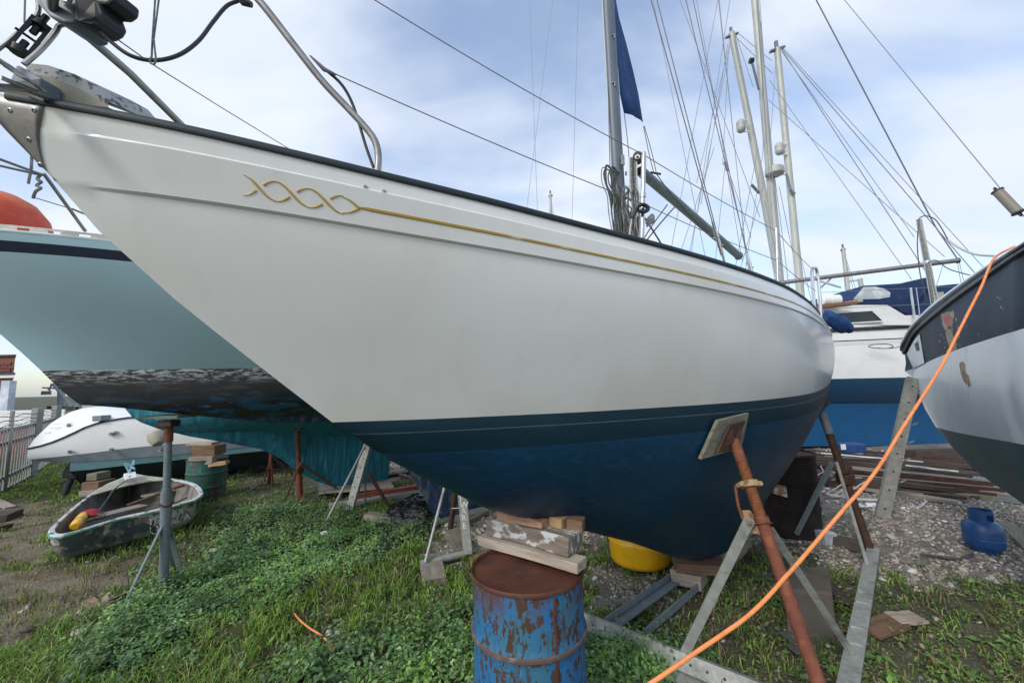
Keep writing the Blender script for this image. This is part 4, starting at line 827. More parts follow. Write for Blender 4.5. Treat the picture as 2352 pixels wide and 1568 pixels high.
# ------------------------------------------------------------------ boats to the right and behind
def loft(mb, polys, n, flip=False, mats=None):
    mb.grid([resample(smooth_pts(p, 5), n) for p in polys], flip=flip, mats=mats)
# ---- big boat cut by the right edge
rail_t = [at(2068, 797, 6.3), at(2069, 787, 6.1), at(2090, 751, 5.6), at(2135, 704, 4.8), at(2194, 659, 4.0), at(2254, 617, 3.35), at(2313, 579, 2.85), at(2352, 555, 2.55), at(2650, 360, 1.75)]
rail_b = [at(2079, 814, 6.25), at(2084, 806, 6.0), at(2104, 768, 5.5), at(2140, 735, 4.75), at(2196, 690, 3.95), at(2256, 648, 3.3), at(2315, 606, 2.8), at(2352, 583, 2.52), at(2650, 400, 1.73)]
nav_b = [at(2093, 852, 6.2), at(2103, 845, 5.9), at(2118, 838, 5.5), at(2146, 824, 4.75), at(2198, 803, 3.95), at(2258, 783, 3.3), at(2315, 765, 2.85), at(2352, 754, 2.6), at(2650, 655, 1.85)]
mid_b = [at(2110, 905, 5.7), at(2118, 905, 5.5), at(2132, 905, 5.2), at(2160, 905, 4.6), at(2205, 905, 3.9), at(2262, 903, 3.3), at(2317, 900, 2.85), at(2352, 897, 2.62), at(2650, 890, 1.9)]
wl_b = [at(2150, 981, 4.9), at(2156, 982, 4.85), at(2170, 986, 4.65), at(2195, 992, 4.25), at(2230, 999, 3.8), at(2270, 1006, 3.4), at(2318, 1014, 2.98), at(2352, 1021, 2.75), at(2650, 1075, 1.98)]
bil_b = [at(2190, 1030, 4.55), at(2196, 1032, 4.5), at(2210, 1040, 4.35), at(2235, 1052, 4.05), at(2265, 1062, 3.7), at(2300, 1072, 3.4), at(2330, 1082, 3.15), at(2360, 1092, 2.95), at(2650, 1180, 2.2)]
kel_b = [at(2236, 1077, 4.3), at(2250, 1088, 4.2), at(2270, 1102, 4.05), at(2300, 1122, 3.85), at(2335, 1146, 3.65), at(2370, 1170, 3.45), at(2420, 1205, 3.2), at(2480, 1240, 3.0), at(2750, 1420, 2.4)]
AXR = Vector((-.515, -.857, 0)); c0 = at(2066, 800, 6.45); NR = Vector((AXR.y, -AXR.x, 0))
def mir(p):
    d = Vector((p.x-c0.x, p.y-c0.y, 0)); o = d.dot(NR); q = Vector(p)-NR*(2*o); return q
rb = thing('motor_sailer', 'grey white boat with scuffed navy band and dark fendering, cut by the right edge', 'boat', (4.6, 3.2, 0))
side_pts = {k: v for k, v in dict(r=rail_b, n=nav_b, m=mid_b, w=wl_b, b=bil_b, k=kel_b).items()}
NRR = 60
def rs(p): return resample(smooth_pts(p, 6), NRR)
def mid(a, b, t=.5, push=0.0): return [x.lerp(y, t)+Vector((-.8, -.3, 0)).normalized()*push for x, y in zip(rs(a), rs(b))]
tm = MB(); rowsA = [rs(rail_b), mid(rail_b, nav_b, .5, .015), rs(nav_b)]; rowsB = [rs(nav_b), mid(nav_b, mid_b, .5, .015), rs(mid_b), mid(mid_b, wl_b, .5, .03), rs(wl_b)]; rowsC = [rs(wl_b), mid(wl_b, bil_b, .5, .01), rs(bil_b), rs(kel_b)]
for mirr in (0, 1):
    f = (lambda R_: [[mir(p) for p in r] for r in R_]) if mirr else (lambda R_: R_)
    tm.cur = 0
    tm.grid(f(rowsA), flip=not mirr, mats=[1, 1]); tm.grid(f(rowsB), flip=not mirr)
    # pale panel at the end of the band
tm.build('topsides', [M['rightgrey'], M['rightnavy']], rb, smooth=True, angle=60)
um = MB(); um.grid(rowsC, flip=True); um.grid([[mir(p) for p in r] for r in rowsC]); um.grid([rowsC[-1], [mir(p) for p in rowsC[-1]]], flip=True); um.build('underwater_hull', M['rightanti'], rb, smooth=True, angle=60)
dm = MB(); dm.grid([rs(rail_t), [(a+mir(a))/2+Vector((0, 0, .04)) for a in rs(rail_t)], [mir(a) for a in rs(rail_t)]], flip=True); dm.build('deck', M['cream'], rb, smooth=True)
rt, rbm = rs(rail_t), rs(rail_b); OUT = Vector((-.82, -.1, 0))
for mirr in (0, 1):
    g1 = lambda p: mir(p) if mirr else p
    fm = MB(); fm.grid([[g1(a.lerp(b, t)+OUT*o) for a, b in zip(rt, rbm)] for t, o in ((.26, .0), (.28, .045), (.5, .055), (.62, .03), (.66, .03), (.72, .05), (.95, .05), (1.04, .0))], flip=not mirr); fm.build('rubbing_strake', M['rubber'], rb, smooth=True, angle=50)
    cm = MB(); cm.grid([[g1(a.lerp(b, t)+OUT*o) for a, b in zip(rt, rbm)] for t, o in ((.0, -.06), (-.03, .0), (.12, .02), (.30, .012))], flip=not mirr); cm.build('gunwale_cap', M['rightgrey'], rb, smooth=True)
pl = MB(); N_ = rs(nav_b); R_ = rs(rail_b)
i0, i1 = 3, 14
pl.grid([[a.lerp(b, t)+OUT*.022 for a, b in zip(R_[i0:i1], N_[i0:i1])] for t in (.12, .5, .99)], flip=True); pl.build('pale_panel', M['rightgrey'], rb, smooth=True)
ve = MB(); ve.prism([R_[9].lerp(N_[9], .25)+OUT*.027, R_[11].lerp(N_[11], .27)+OUT*.027, R_[11].lerp(N_[11], .55)+OUT*.027, R_[9].lerp(N_[9], .5)+OUT*.027], (-.004, 0, 0)); ve.build('vent', M['black'], rb)
def pxy(p):
    c = RM.transposed() @ (Vector(p)-Vector((0, 0, CZ))); return 1176+F*c.x/-c.z, 784-F*c.y/-c.z
def surf_hit(rows, x, y):
    """point of a lofted surface that the picture point falls on"""
    best = None
    for i in range(len(rows)-1):
        for k in range(len(rows[0])-1):
            for a in (.0, .25, .5, .75):
                p0 = rows[i][k].lerp(rows[i][k+1], a); p1 = rows[i+1][k].lerp(rows[i+1][k+1], a); u0, v0 = pxy(p0); u1, v1 = pxy(p1)
                dx_, dy_ = u1-u0, v1-v0; t = max(0, min(1, ((x-u0)*dx_+(y-v0)*dy_)/(dx_*dx_+dy_*dy_+1e-9))); e = (u0+dx_*t-x)**2+(v0+dy_*t-y)**2
                if best is None or e < best[0]: best = (e, p0.lerp(p1, t))
    return best[1]
def patch(name, rows, prof, m_, off, lab=None, sub=0):
    P_ = []
    for k in range(len(prof)):
        a, b = prof[k], prof[(k+1) % len(prof)]; P_.append(a)
        for j in range(sub): t = (j+1)/(sub+1); P_.append((a[0]+(b[0]-a[0])*t+random.uniform(-1.3, 1.3), a[1]+(b[1]-a[1])*t+random.uniform(-1.8, 1.8)))
    cx_ = sum(p[0] for p in P_)/len(P_); cy_ = sum(p[1] for p in P_)/len(P_); tow = Vector((0, 0, CZ))
    def lift(p): return p+(tow-p).normalized()*off
    c = lift(surf_hit(rows, cx_, cy_)); ring_ = [lift(surf_hit(rows, *p)) for p in P_]; half = [lift(surf_hit(rows, (p[0]+cx_)/2, (p[1]+cy_)/2)) for p in P_]; n = len(P_)
    q = MB(); q.add([c]+half+ring_, [(0, 1+k, 1+(k+1) % n) for k in range(n)]+[(1+k, 1+n+k, 1+n+(k+1) % n, 1+(k+1) % n) for k in range(n)]); o_ = q.build(name, M[m_], rb)
    if lab: tag(o_, lab)
random.seed(5)
SA = [[p for p in r[8:46]] for r in rowsA]; SB = [[p for p in r[8:46]] for r in rowsB[1:3]]; SB = [[p for p in r[8:46]] for r in rowsB[:3]]
patch('bare_patch', SA, [(2160, 720), (2176, 716), (2190, 712), (2192, 728), (2184, 748), (2190, 775), (2199, 790), (2197, 806), (2188, 810), (2178, 790), (2172, 765), (2164, 745)], 'scuff', .004, 'bare scraped filler patch', 1)
patch('red_patch', SA, [(2166, 728), (2181, 719), (2184, 735), (2177, 751), (2170, 742)], 'redpaint', .009, 'bright red primer patch')
for k in range(34):
    x = random.gauss(2186, 22); y = 765+random.gauss(0, 34)-(x-2186)*.45; w = random.uniform(.8, 2.8)
    if y > 812-(x-2146)*.2 or y < 716: continue
    patch('paint_chip', SA, [(x+w*math.cos(a)*random.uniform(.4, 1.3), y+w*1.6*math.sin(a)*random.uniform(.4, 1.3)) for a in [j*math.pi/3 for j in range(6)]], 'scuff', .004)
patch('rust_stain', SB, [(2203, 838), (2209, 830), (2217, 836), (2217, 850), (2224, 862), (2231, 886), (2224, 889), (2214, 878), (2208, 860)], 'scuff', .006, 'brown scabbed patch on the grey side', 2)
for pts_ in ([(2290, 682), (2300, 688), (2308, 696)], [(2296, 687), (2302, 684)], [(2298, 703), (2302, 712)]):
    q = MB(); q.tube([at(x, y, 2.92)+OUT*.0 for x, y in pts_], .0018, 5); q.build('scratch', M['white'], rb)
st = MB(); st.tube([at(2148, 700, 4.7), at(2130, 605, 4.65), at(2110, 503, 4.6)], [.036, .032, .027], 14); st.tube([at(2130, 606, 4.65), at(2129, 598, 4.65)], .038, 12); st.build('stanchion_post', M['steel'], rb, smooth=True)
for a, r, m_ in (([(2111, 502), (2107, 560), (2112, 620), (2122, 665), (2130, 700)], .006, 'rope_dark'), ([(2112, 500), (2125, 496), (2145, 502), (2160, 520), (2178, 552)], .006, 'rope_dark'), ([(2130, 604), (2150, 598), (2180, 618), (2228, 632)], .006, 'rope_dark')):
    rope_obj('line', [at(x, y, 4.55) for x, y in a], r, m_, rb)
rope_obj('white_line', [at(2178, 552, 4.5), at(2205, 570, 4.2), at(2240, 584, 3.8), at(2286, 588, 3.4)], .011, 'rope_pale', rb)
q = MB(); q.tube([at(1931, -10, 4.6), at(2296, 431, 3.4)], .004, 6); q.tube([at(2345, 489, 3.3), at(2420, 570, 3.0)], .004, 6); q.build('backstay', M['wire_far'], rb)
a, b = at(2292, 440, 3.35), at(2337, 487, 3.28); q = MB(); q.tube([a, b], .036, 16); q.build('radar_reflector_tube', mat('brown_tube', (.22, .19, .16), .5), rb, smooth=True)
for p, d_ in ((a, (a-b).normalized()), (b, (b-a).normalized())):
    q = MB(); q.tube([p, p+d_*.012], .042, 16); q.tube(smooth_pts([p+d_*.01-Vector((.02, 0, 0)), p+d_*.045, p+d_*.01+Vector((.02, 0, 0))], 4), .006, 6); q.build('reflector_cap', M['black'], rb, smooth=True)
# orange cord over its rail
oc = [(2330, 566, 2.78), (2313, 574, 2.72), (2296, 583, 2.6), (2283, 594, 2.5), (2272, 614, 2.4), (2254, 659, 2.3), (2224, 718, 2.2), (2194, 778, 2.12), (2164, 837, 2.03), (2120, 909, 1.94), (2069, 989, 1.84), (2029, 1056, 1.77), (1990, 1110, 1.71), (1950, 1155, 1.66), (1886, 1230, 1.59), (1842, 1282, 1.54), (1798, 1331, 1.5), (1760, 1374, 1.46), (1714, 1417, 1.43), (1664, 1453, 1.40), (1600, 1496, 1.37), (1500, 1565, 1.31), (1380, 1640, 1.3)]
m_ = MB(); m_.tube(smooth_pts([at(*p) for p in oc], 6), .0068, 10); tag(m_.build('orange_cord', M['orange'], None, smooth=True), 'long orange cord hanging from the right hand boat down across the foreground', 'cord')

# ---- white cruising yacht with blue bottom, broadside at the back
def row(y_at, d0=9.2, d1=10.6, x0=1500, x1=2480, n=18, bow=0):
    r = []
    for i in range(n):
        t = i/(n-1); x = x0+(x1-x0)*t; r.append(at(x, y_at(x), d0+(d1-d0)*t+bow*(2*t-1)**6))
    return r
wb = thing('cruising_yacht', 'white cruising yacht with navy sprayhood and two tone blue bottom behind the main yacht', 'yacht', (8.0, 10.0, 0))
sh = lambda x: 757-(x-1953)*.05; FAR = Vector((-.5, 3.0, 0))
def wbuild(name, rows, m_, cap=True):
    q = MB(); q.grid(rows, flip=True)
    if cap: 
        q.grid([rows[0], [p+FAR for p in rows[0]]]); q.grid([rows[-1], [p+FAR for p in rows[-1]]], flip=True)
        q.grid([[p+FAR for p in r] for r in rows])
        for e in (0, -1): q.grid([[r[e], r[e]+FAR] for r in rows], flip=(e == -1))
    return q.build(name, m_, wb, smooth=True, angle=45)
wbuild('topsides', [row(sh, bow=.9), row(lambda x: sh(x)+30, 9.15, 10.55, bow=.6), row(lambda x: 820-(x-1953)*.03, 9.1, 10.5, bow=.5), row(lambda x: 869-(x-1953)*.02, 9.15, 10.5, bow=.5)], M['white'])
wbuild('boot_band', [row(lambda x: 869.3-(x-1953)*.02, 9.15, 10.5, bow=.5), row(lambda x: 900, 9.25, 10.6, bow=.5), row(lambda x: 926, 9.5, 10.9, 1520, 2440, bow=.5)], M['bottomnavy'])
wbuild('keel_side', [row(lambda x: 926.3, 9.52, 10.92, 1620, 2380), row(lambda x: 960, 9.75, 11.1, 1660, 2330), row(lambda x: 1024-(x-1953)*.006, 10.1, 11.3, 1700, 2300)], M['bottomblue'])
q = MB(); q.grid([row(lambda x: sh(x)-4, 9.16, 10.56), row(lambda x: sh(x)-1, 9.13, 10.53), row(lambda x: sh(x)+3, 9.15, 10.55)], flip=True); q.build('rubbing_strake', M['rubber'], wb, smooth=True)
q = MB(); q.grid([row(lambda x: 781-(x-1953)*.045, 9.05, 10.45), row(lambda x: 783.5-(x-1953)*.045, 9.05, 10.45)], flip=True); q.build('side_line', M['black'], wb)
q = MB(); q.grid([row(lambda x: 733-(x-1953)*.03, 9.35, 10.7, bow=.9), row(lambda x: 752-(x-1953)*.05, 9.17, 10.57, bow=.9)], flip=True); q.grid([row(lambda x: 733-(x-1953)*.03, 9.35, 10.7, bow=.9), [p+FAR for p in row(lambda x: 733-(x-1953)*.03, 9.35, 10.7, bow=.9)]]); q.build('bulwark', M['white'], wb)
cab = [(1750, 742), (1860, 715), (1905, 703), (1955, 700), (2040, 700), (2060, 712), (2080, 724), (2150, 722), (2300, 722), (2300, 745), (1750, 750)]
q = MB(); q.prism([at(x, y, 9.9) for x, y in cab], (0, 2.2, 0)); q.build('cabin', M['white'], wb, bevel=.02)
q = MB(); q.prism([at(1915, 719, 9.86), at(2002, 713, 9.86), at(2028, 738, 9.86), at(1940, 743, 9.86)], (0, .02, 0)); q.build('cabin_window', M['glass'], wb)
q = MB(); q.tube([at(x, y, 9.85) for x, y in ((1915, 719), (2002, 713), (2028, 738), (1940, 743), (1915, 719))], .02, 6); q.build('window_frame', M['white'], wb)
# sprayhood with a clear window, built as a bent canvas shell
hood = MB(); Dh = 10.0
prof = [(1947, 700), (1962, 688), (1982, 662), (1985, 655), (2010, 654), (2070, 650), (2144, 633), (2140, 640), (2136, 658), (2090, 719), (2075, 718), (2060, 707), (2042, 701)]
hood.prism([at(x, y, Dh) for x, y in prof], (0, 1.9, 0)); hood.build('sprayhood', M['navycloth'], wb, bevel=.03)
q = MB(); q.prism([at(x, y, Dh-.015) for x, y in ((1960, 688), (1984, 659), (2010, 658), (2032, 663), (2045, 672), (2044, 682), (2020, 686), (1985, 687))], (0, .012, 0)); q.build('clear_window', M['clear'], wb)
q = MB(); q.prism([at(x, y, 10.15) for x, y in ((2090, 662), (2200, 651), (2300, 648), (2300, 735), (2075, 735))], (0, 1.7, 0)); q.build('cockpit_cover', M['navycloth'], wb, bevel=.03)
q = MB(); q.prism([at(x, y, 10.1) for x, y in ((2152, 671), (2168, 670), (2166, 688), (2150, 690))], (0, .03, 0)); q.build('cover_patch', M['cream'], wb)
q = MB(); q.tube([at(1886, 690, 9.6), at(1925, 689, 9.6)], .135, 18); q.tube([at(1883, 690, 9.6), at(1886, 690, 9.6)], [.09, .135], 18); q.tube([at(1925, 689, 9.6), at(1928, 689, 9.6)], [.135, .09], 18); q.tube([at(1904, 690, 9.6), at(1907, 690, 9.6)], .142, 18); q.build('liferaft_canister', M['white'], wb, smooth=True)
q = MB(); q.bar(at(1880, 705, 9.6), at(1960, 697, 9.6), .3, .07); q.build('teak_chock', M['teak'], wb)
q = MB(); q.bar(at(1930, 698, 9.9), at(1978, 690, 9.9), .1, .06); q.build('cream_trim', mat('cream_trim', (.5, .42, .25), .6), wb)
for x in (2091, 2104):
    q = MB(); q.tube([at(x+9, 731, 9.75), at(x, 661, 9.75)], .028 if x == 2091 else .012, 8); q.build('stanchion', M['steel'], wb, smooth=True)
for yy in (662, 700):
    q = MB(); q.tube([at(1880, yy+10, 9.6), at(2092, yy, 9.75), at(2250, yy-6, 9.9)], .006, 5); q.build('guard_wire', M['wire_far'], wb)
q = MB(); q.tube(smooth_pts([at(2030+35*math.cos(a)*(1 if k < 10 else .6), 795+5*math.sin(a), 9.6) for k, a in enumerate([j*.45 for j in range(20)])], 3), .010, 5); q.build('looped_hose', M['black'], wb)
# its mast and boom
def mast_thing(parent, x0, y0, x1, y1, d, r, m_='mast_pale', name='mast', d1=None):
    q = MB(); a, b = at(x0, y0, d), at(x1, y1, d1 or d); q.tube([a, a.lerp(b, .5), b], [r*.95, r*.88, r*.81], 16); return q.build(name, M[m_], parent, smooth=True), a, b
def spreader_head(parent, x, y, d, w=16):
    q = MB(); q.bar(at(x-w, y+7, d), at(x+w, y-3, d), .10, .05); q.tube([at(x-1, y, d), at(x-3, y-16, d)], .05, 8); q.build('masthead_crane', M['mast_dark'], parent)
    q = MB(); q.tube([at(x-3, y-14, d), at(x-5, y-32, d)], .015, 6); q.build('aerial', M['white'], parent)
def reflector(parent, x, y, d, r):
    q = MB(); c = at(x, y, d); q.lathe(c-Vector((0, 0, r*1.65)), [(0, 0), (r*.6, r*.12), (r*.95, r*.5), (r, r*1.0), (r*1.03, r*1.1), (r, r*1.2), (r, r*2.1), (r*1.03, r*2.2), (r, r*2.3), (r*.95, r*2.8), (r*.6, r*3.2), (0, r*3.3)], 18); q.build('radar_reflector', M['mast_pale'], parent, smooth=True)
    q = MB(); 
    for s in (-1, 1): q.bar(c+Vector((0, 0, s*r*1.5)), c+Vector((r*1.9, 0, s*r*1.4)), .03, .03)
    q.build('reflector_bracket', M['white'], parent)
mast_thing(wb, 1841, 700, 1785, 112, 10.4, .098); spreader_head(wb, 1785, 112, 10.4); reflector(wb, 1790, 342, 10.3, .105)
q = MB(); q.bar(at(1806, 400, 10.3), at(1816, 438, 10.25), .06, .05); q.bar(at(1816, 438, 10.25), at(1826, 446, 10.25), .03, .06); q.build('spreader', M['mast_dark'], wb)
q = MB(); q.tube([at(1790, 650, 9.9), at(2200, 598, 8.9)], .052, 12); q.build('boom', M['steel_dull'], wb, smooth=True)
q = MB(); q.tube([at(2196, 599, 8.92), at(2203, 598, 8.9)], .062, 12); q.build('boom_end_cap', M['black'], wb, smooth=True)
q = MB(); q.tube([at(1908, 640, 9.6), at(1880, 665, 9.6)], .02, 6); q.build('boom_strut', M['steel_dull'], wb)
WIRES_W = [((1864, -20), (2148, 520)), ((2148, 520), (2199, 595)), ((1794, 112), (2140, 645)), ((1796, 112), (2239, 627)), ((1798, 110), (2260, 615)), ((1783, 130), (1768, 340)), ((1768, 185), (2094, 642)), ((1795, 118), (2100, 545)), ((2203, 600), (2218, 665)), ((2199, 600), (2212, 680)), ((2165, 610), (2150, 660)), ((1832, 560), (1866, 700)), ((1765, 230), (2170, 590))]
for k, (a, b) in enumerate(WIRES_W):
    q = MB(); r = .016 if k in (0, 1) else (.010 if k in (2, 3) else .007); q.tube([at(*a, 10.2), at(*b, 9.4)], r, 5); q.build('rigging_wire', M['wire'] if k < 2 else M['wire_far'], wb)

# ---- two more yachts hidden behind the white hull, their masts showing above it
def hidden_yacht(lab, x0, x1, d, hcol='white'):
    r_ = thing('sailing_yacht', lab, 'yacht', (at((x0+x1)/2, 900, d).x, d, 0))
    a, b = at(x0, 870, d), at(x1, 870, d); cx = (a.x+b.x)/2; L = (b.x-a.x)/2
    def rw(z, bw, sx=1): return [Vector((cx+L*sx*t, d+ (bw*(1-abs(t)**2.6)), z)) for t in [-1+i/10 for i in range(21)]]
    q = MB(); rr = [rw(2.75, -1.1), rw(2.2, -1.15, .97), rw(1.75, -1.0, .92)]; q.grid(rr, flip=True); rr2 = [rw(2.75, 1.1), rw(2.2, 1.15, .97), rw(1.75, 1.0, .92)]; q.grid(rr2); q.build('topsides', M[hcol], r_, smooth=True)
    q = MB(); q.grid([rw(1.75, -1.0, .92), rw(1.35, -.7, .85), rw(1.1, -.1, .75), rw(1.1, .1, .75), rw(1.35, .7, .85), rw(1.75, 1.0, .92)], flip=True); q.build('underwater_hull', M['blackhull'], r_, smooth=True)
    q = MB(); q.prism([Vector((cx-L*.3, d-.08, 1.15)), Vector((cx+L*.3, d-.08, 1.15)), Vector((cx+L*.2, d-.08, .02)), Vector((cx-L*.15, d-.08, .02))], (0, .16, 0)); q.build('keel', M['blackhull'], r_)
    q = MB(); q.grid([rw(2.75, -1.1), rw(2.82, 0), rw(2.75, 1.1)]); q.build('deck', M['cream'], r_, smooth=True)
    return r_
y1 = hidden_yacht('yacht carrying the tallest mast, its hull hidden behind the white yacht', 1250, 1800, 12.6)
_, a_, b_ = mast_thing(y1, 1795, 700, 1730, -40, 12.4, .135)
q = MB(); q.bar(at(1726, 138, 12.2), at(1743, 206, 12.2), .05, .05); q.build('spreader', M['mast_dark'], y1); q = MB(); q.tube([at(1722, 140, 12.2), at(1730, 140, 12.2)], .09, 8); q.build('spreader_boot', M['black'], y1)
q = MB(); c = at(1779, 394, 12.2); q.lathe(c-Vector((0, 0, .12)), [(.24, 0), (.27, .03), (.27, .12), (.26, .22), (.2, .26), (0, .27)], 24); q.build('radar_dome', M['mast_pale'], y1, smooth=True)
q = MB(); q.bar(at(1779, 403, 12.2), at(1808, 400, 12.2), .03, .03); q.bar(at(1790, 396, 12.2), at(1808, 393, 12.2), .03, .03); q.build('radar_bracket', M['white'], y1)
y2 = hidden_yacht('yacht with leaning mast and drum reflector, its hull hidden behind the white yacht', 1150, 1700, 16.0)
q = MB(); q.tube([at(1797, 680, 13.6), at(1754, 450, 13.5), at(1717, 262, 13.4), at(1680, 76, 13.3)], [.13, .118, .112, .105], 14); q.build('mast', M['mast_pale'], y2, smooth=True)
spreader_head(y2, 1681, 80, 13.3, 14); reflector(y2, 1702, 290, 13.2, .145); q = MB(); q.bar(at(1726, 424, 13.2), at(1744, 444, 13.2), .07, .06); q.build('spreader', M['mast_dark'], y2)
WIRES_1 = [((1558, -10), (1746, 500)), ((1651, -10), (1541, 575)), ((1678, -10), (1586, 590)), ((1651, -10), (1716, 610)), ((1649, -10), (1716, 600)), ((1738, 0), (1760, 330)), ((1745, 0), (1775, 420)), ((1739, 0), (1783, 630)), ((1756, 420), (1700, 620)), ((1640, 340), (1560, 590)), ((1665, 385), (1640, 630)), ((1671, 385), (1725, 545)), ((1669, 385), (1705, 600)), ((1500, 0), (1630, 640)), ((1775, 410), (1800, 680)), ((1780, 410), (1815, 680)), ((1790, 430), (1845, 700)), ((1757, 460), (1802, 690)), ((1600, 0), (1669, 380)), ((1741, 340), (1690, 610)), ((1748, 50), (1753, 340))]
WIRES_2 = [((1690, 80), (1730, 200)), ((1688, 84), (1775, 170)), ((1676, 100), (1600, 420)), ((1678, 100), (1580, 600)), ((1672, 100), (1610, 470)), ((1686, 90), (1740, 340)), ((1673, 120), (1660, 380)), ((1697, 78), (1772, 140)), ((1755, 330), (1712, 620))]
for rt_, ws, d in ((y1, WIRES_1, 12.0), (y2, WIRES_2, 13.2)):
    for a, b in ws:
        q = MB(); q.tube([at(*a, d), at(*b, d-.4)], .0095, 5); q.build('rigging_wire', M['wire_far'], rt_)
q = MB(); q.tube([at(1665, 372, 11.9), at(1672, 392, 11.9)], .05, 8); q.build('pulley_block', M['mast_dark'], y1)
# far masts
def far_boat(lab, xt, yt, xb, yb, d, r, w):
    t = hidden_yacht(lab, w[0], w[1], d); _, a, b = mast_thing(t, xb, yb+80, xt, yt, d, r); 
    q = MB(); q.bar(at(xt-4, yt+5, d), at(xt+5, yt+3, d), .12, .10); q.tube([b, b+Vector((0, 0, .25))], .06, 6); q.build('masthead', M['mast_dark'], t)
    for dx_ in (-18, -8, 14, 24):
        q = MB(); q.tube([b, at(xb+dx_, yb+30, d)], .012, 4); q.build('stay', M['wire_far'], t)
    return t
far_boat('distant yacht whose thin masthead pokes above the middle of the white hull', 1264, 446, 1270, 600, 27, .11, (1130, 1400))
f2 = far_boat('distant yacht with pale mast seen above the navy sprayhood', 1936, 570, 1962, 700, 24, .13, (1800, 2120))
q = MB(); q.tube([at(1975, 640, 23), at(1985, 700, 23)], .13, 10); q.build('mizzen_mast', M['mast_pale'], f2, smooth=True)
q = MB(); q.bar(at(1950, 646, 24), at(1974, 643, 24), .1, .08); q.build('spreader', M['mast_pale'], f2)
fm_ = thing('sailing_yacht', 'distant yacht whose rigging crosses the sky left of the sail mast', 'yacht', (1.0, 32, 0)); 
q = MB(); q.prism([Vector((-4, 31, 2.4)), Vector((4, 31, 2.4)), Vector((3, 31, .3)), Vector((-3, 31, .3))], (0, 2.5, 0)); q.build('hull', M['white'], fm_)
for a, b in (((1216, -20), (1240, 640)), ((1272, -20), (1190, 640)), ((1329, -20), (1310, 640))):
    q = MB(); q.tube([at(*a, 31), at(*b, 31)], .022, 4); q.build('rigging_wire', M['wire_far'], fm_)
# red hull scrap far right
rh = thing('red_boat', 'bright red boat bottom glimpsed behind the grey perforated prop', 'boat', (at(2128, 960, 13).x, 13, 0))
q = MB(); q.prism([at(2100, 925, 13), at(2200, 925, 13), at(2180, 978, 13), at(2104, 980, 13)], (0, 2, 0)); q.build('hull', M['redpaint'], rh, bevel=.05)
q = MB(); q.tube([at(2135, 930, 12.6), at(2146, 992, 12.6)], .09, 8); q.build('prop_leg', M['moss'], rh); q = MB(); q.bar(at(2090, 992, 12.6), at(2190, 990, 12.6), .3, .2); q.build('beam', M['wood_dark'], rh)

# ---- motor cruiser on the left
mcx = thing('motor_cruiser', 'white motor cruiser with grey and teal bands, stern drive to the left', 'motor boat', (at(300, 1090, 7.8).x, 8.2, 0))
def dC(x): return 7.3+(x-65)*.0022
def crow(pts_, off=0, n=30): return resample([at(x, y, dC(x)+off) for x, y in pts_], n)
BK = Vector((-.9, 2.1, 0))
deck_t = [(65, 1027), (80, 1006), (98, 989), (121, 968), (152, 950), (179, 939), (212, 934), (300, 940), (450, 948), (700, 955)]
rub = [(65, 1030), (107, 1021), (156, 1001), (201, 979), (233, 969), (289, 959), (400, 955), (550, 960), (640, 964), (720, 967)]
l2 = [(67, 1049), (110, 1041), (156, 1029), (233, 1007), (300, 989), (380, 975), (480, 972), (560, 973), (650, 974), (720, 975)]
gt = [(69, 1055), (110, 1051), (156, 1046), (233, 1037), (300, 1028), (377, 1021), (516, 1014), (600, 1008), (660, 1002), (720, 996)]
gb = [(73, 1058), (110, 1060), (161, 1062), (233, 1057), (300, 1052), (377, 1046), (480, 1036), (583, 1024), (660, 1016), (720, 1010)]
tb = [(160, 1082), (180, 1080), (200, 1079), (233, 1075), (300, 1067), (377, 1059), (480, 1048), (583, 1037), (660, 1030), (720, 1024)]
bb_ = [(175, 1100), (182, 1112), (200, 1115), (260, 1112), (330, 1104), (430, 1092), (500, 1082), (583, 1070), (660, 1058), (720, 1048)]
def cpart(name, rows, m_, capt=False, capb=False):
    q = MB(); q.grid(rows, flip=True); q.grid([[p+BK for p in r] for r in rows])
    if capt: q.grid([rows[0], [p+BK for p in rows[0]]])
    if capb: q.grid([rows[-1], [p+BK for p in rows[-1]]], flip=True)
    q.grid([[r[0], r[0]+BK] for r in rows]); q.grid([[r[-1], r[-1]+BK] for r in rows], flip=True)
    return q.build(name, m_, mcx, smooth=True, angle=40)
cpart('topsides', [crow(rub), [p+Vector((0, -.03, 0)) for p in crow(l2)], crow(gt)], M['white']); q = MB()
dtop = crow(deck_t, .75); q.grid([dtop, [a.lerp(b, .5)+Vector((0, 0, .02)) for a, b in zip(dtop, crow(rub))], crow(rub)], flip=True); q.grid([dtop, [p+BK*.55 for p in dtop]]); q.grid([[p+BK*.55 for p in dtop], [p+BK for p in crow(rub)]]); q.build('deck', M['white'], mcx, smooth=True)
cpart('grey_band', [crow(gt, .002), crow(gb, .05)], M['greyband']); cpart('boot_stripe', [crow([(161, 1062)]+gb[3:], .06), crow(tb, .10)], M['tealband'], capb=False); cpart('bottom', [crow(tb, .10), crow(bb_, .5)], M['blackhull'], capb=True)
for L_, r in ((rub, .018), (l2, .007)):
    q = MB(); q.tube([p+Vector((0, -.01, 0)) for p in crow(L_)], r, 6); q.build('rub_rail', M['rubber'], mcx, smooth=True)
for y0, x0, x1 in ((973, 125, 210), (983, 115, 180), (994, 103, 150)):
    q = MB(); q.tube([at(x0, y0, 7.75), at(x1, y0-5, 7.9)], .010, 5); q.build('swage_line', M['white'], mcx)
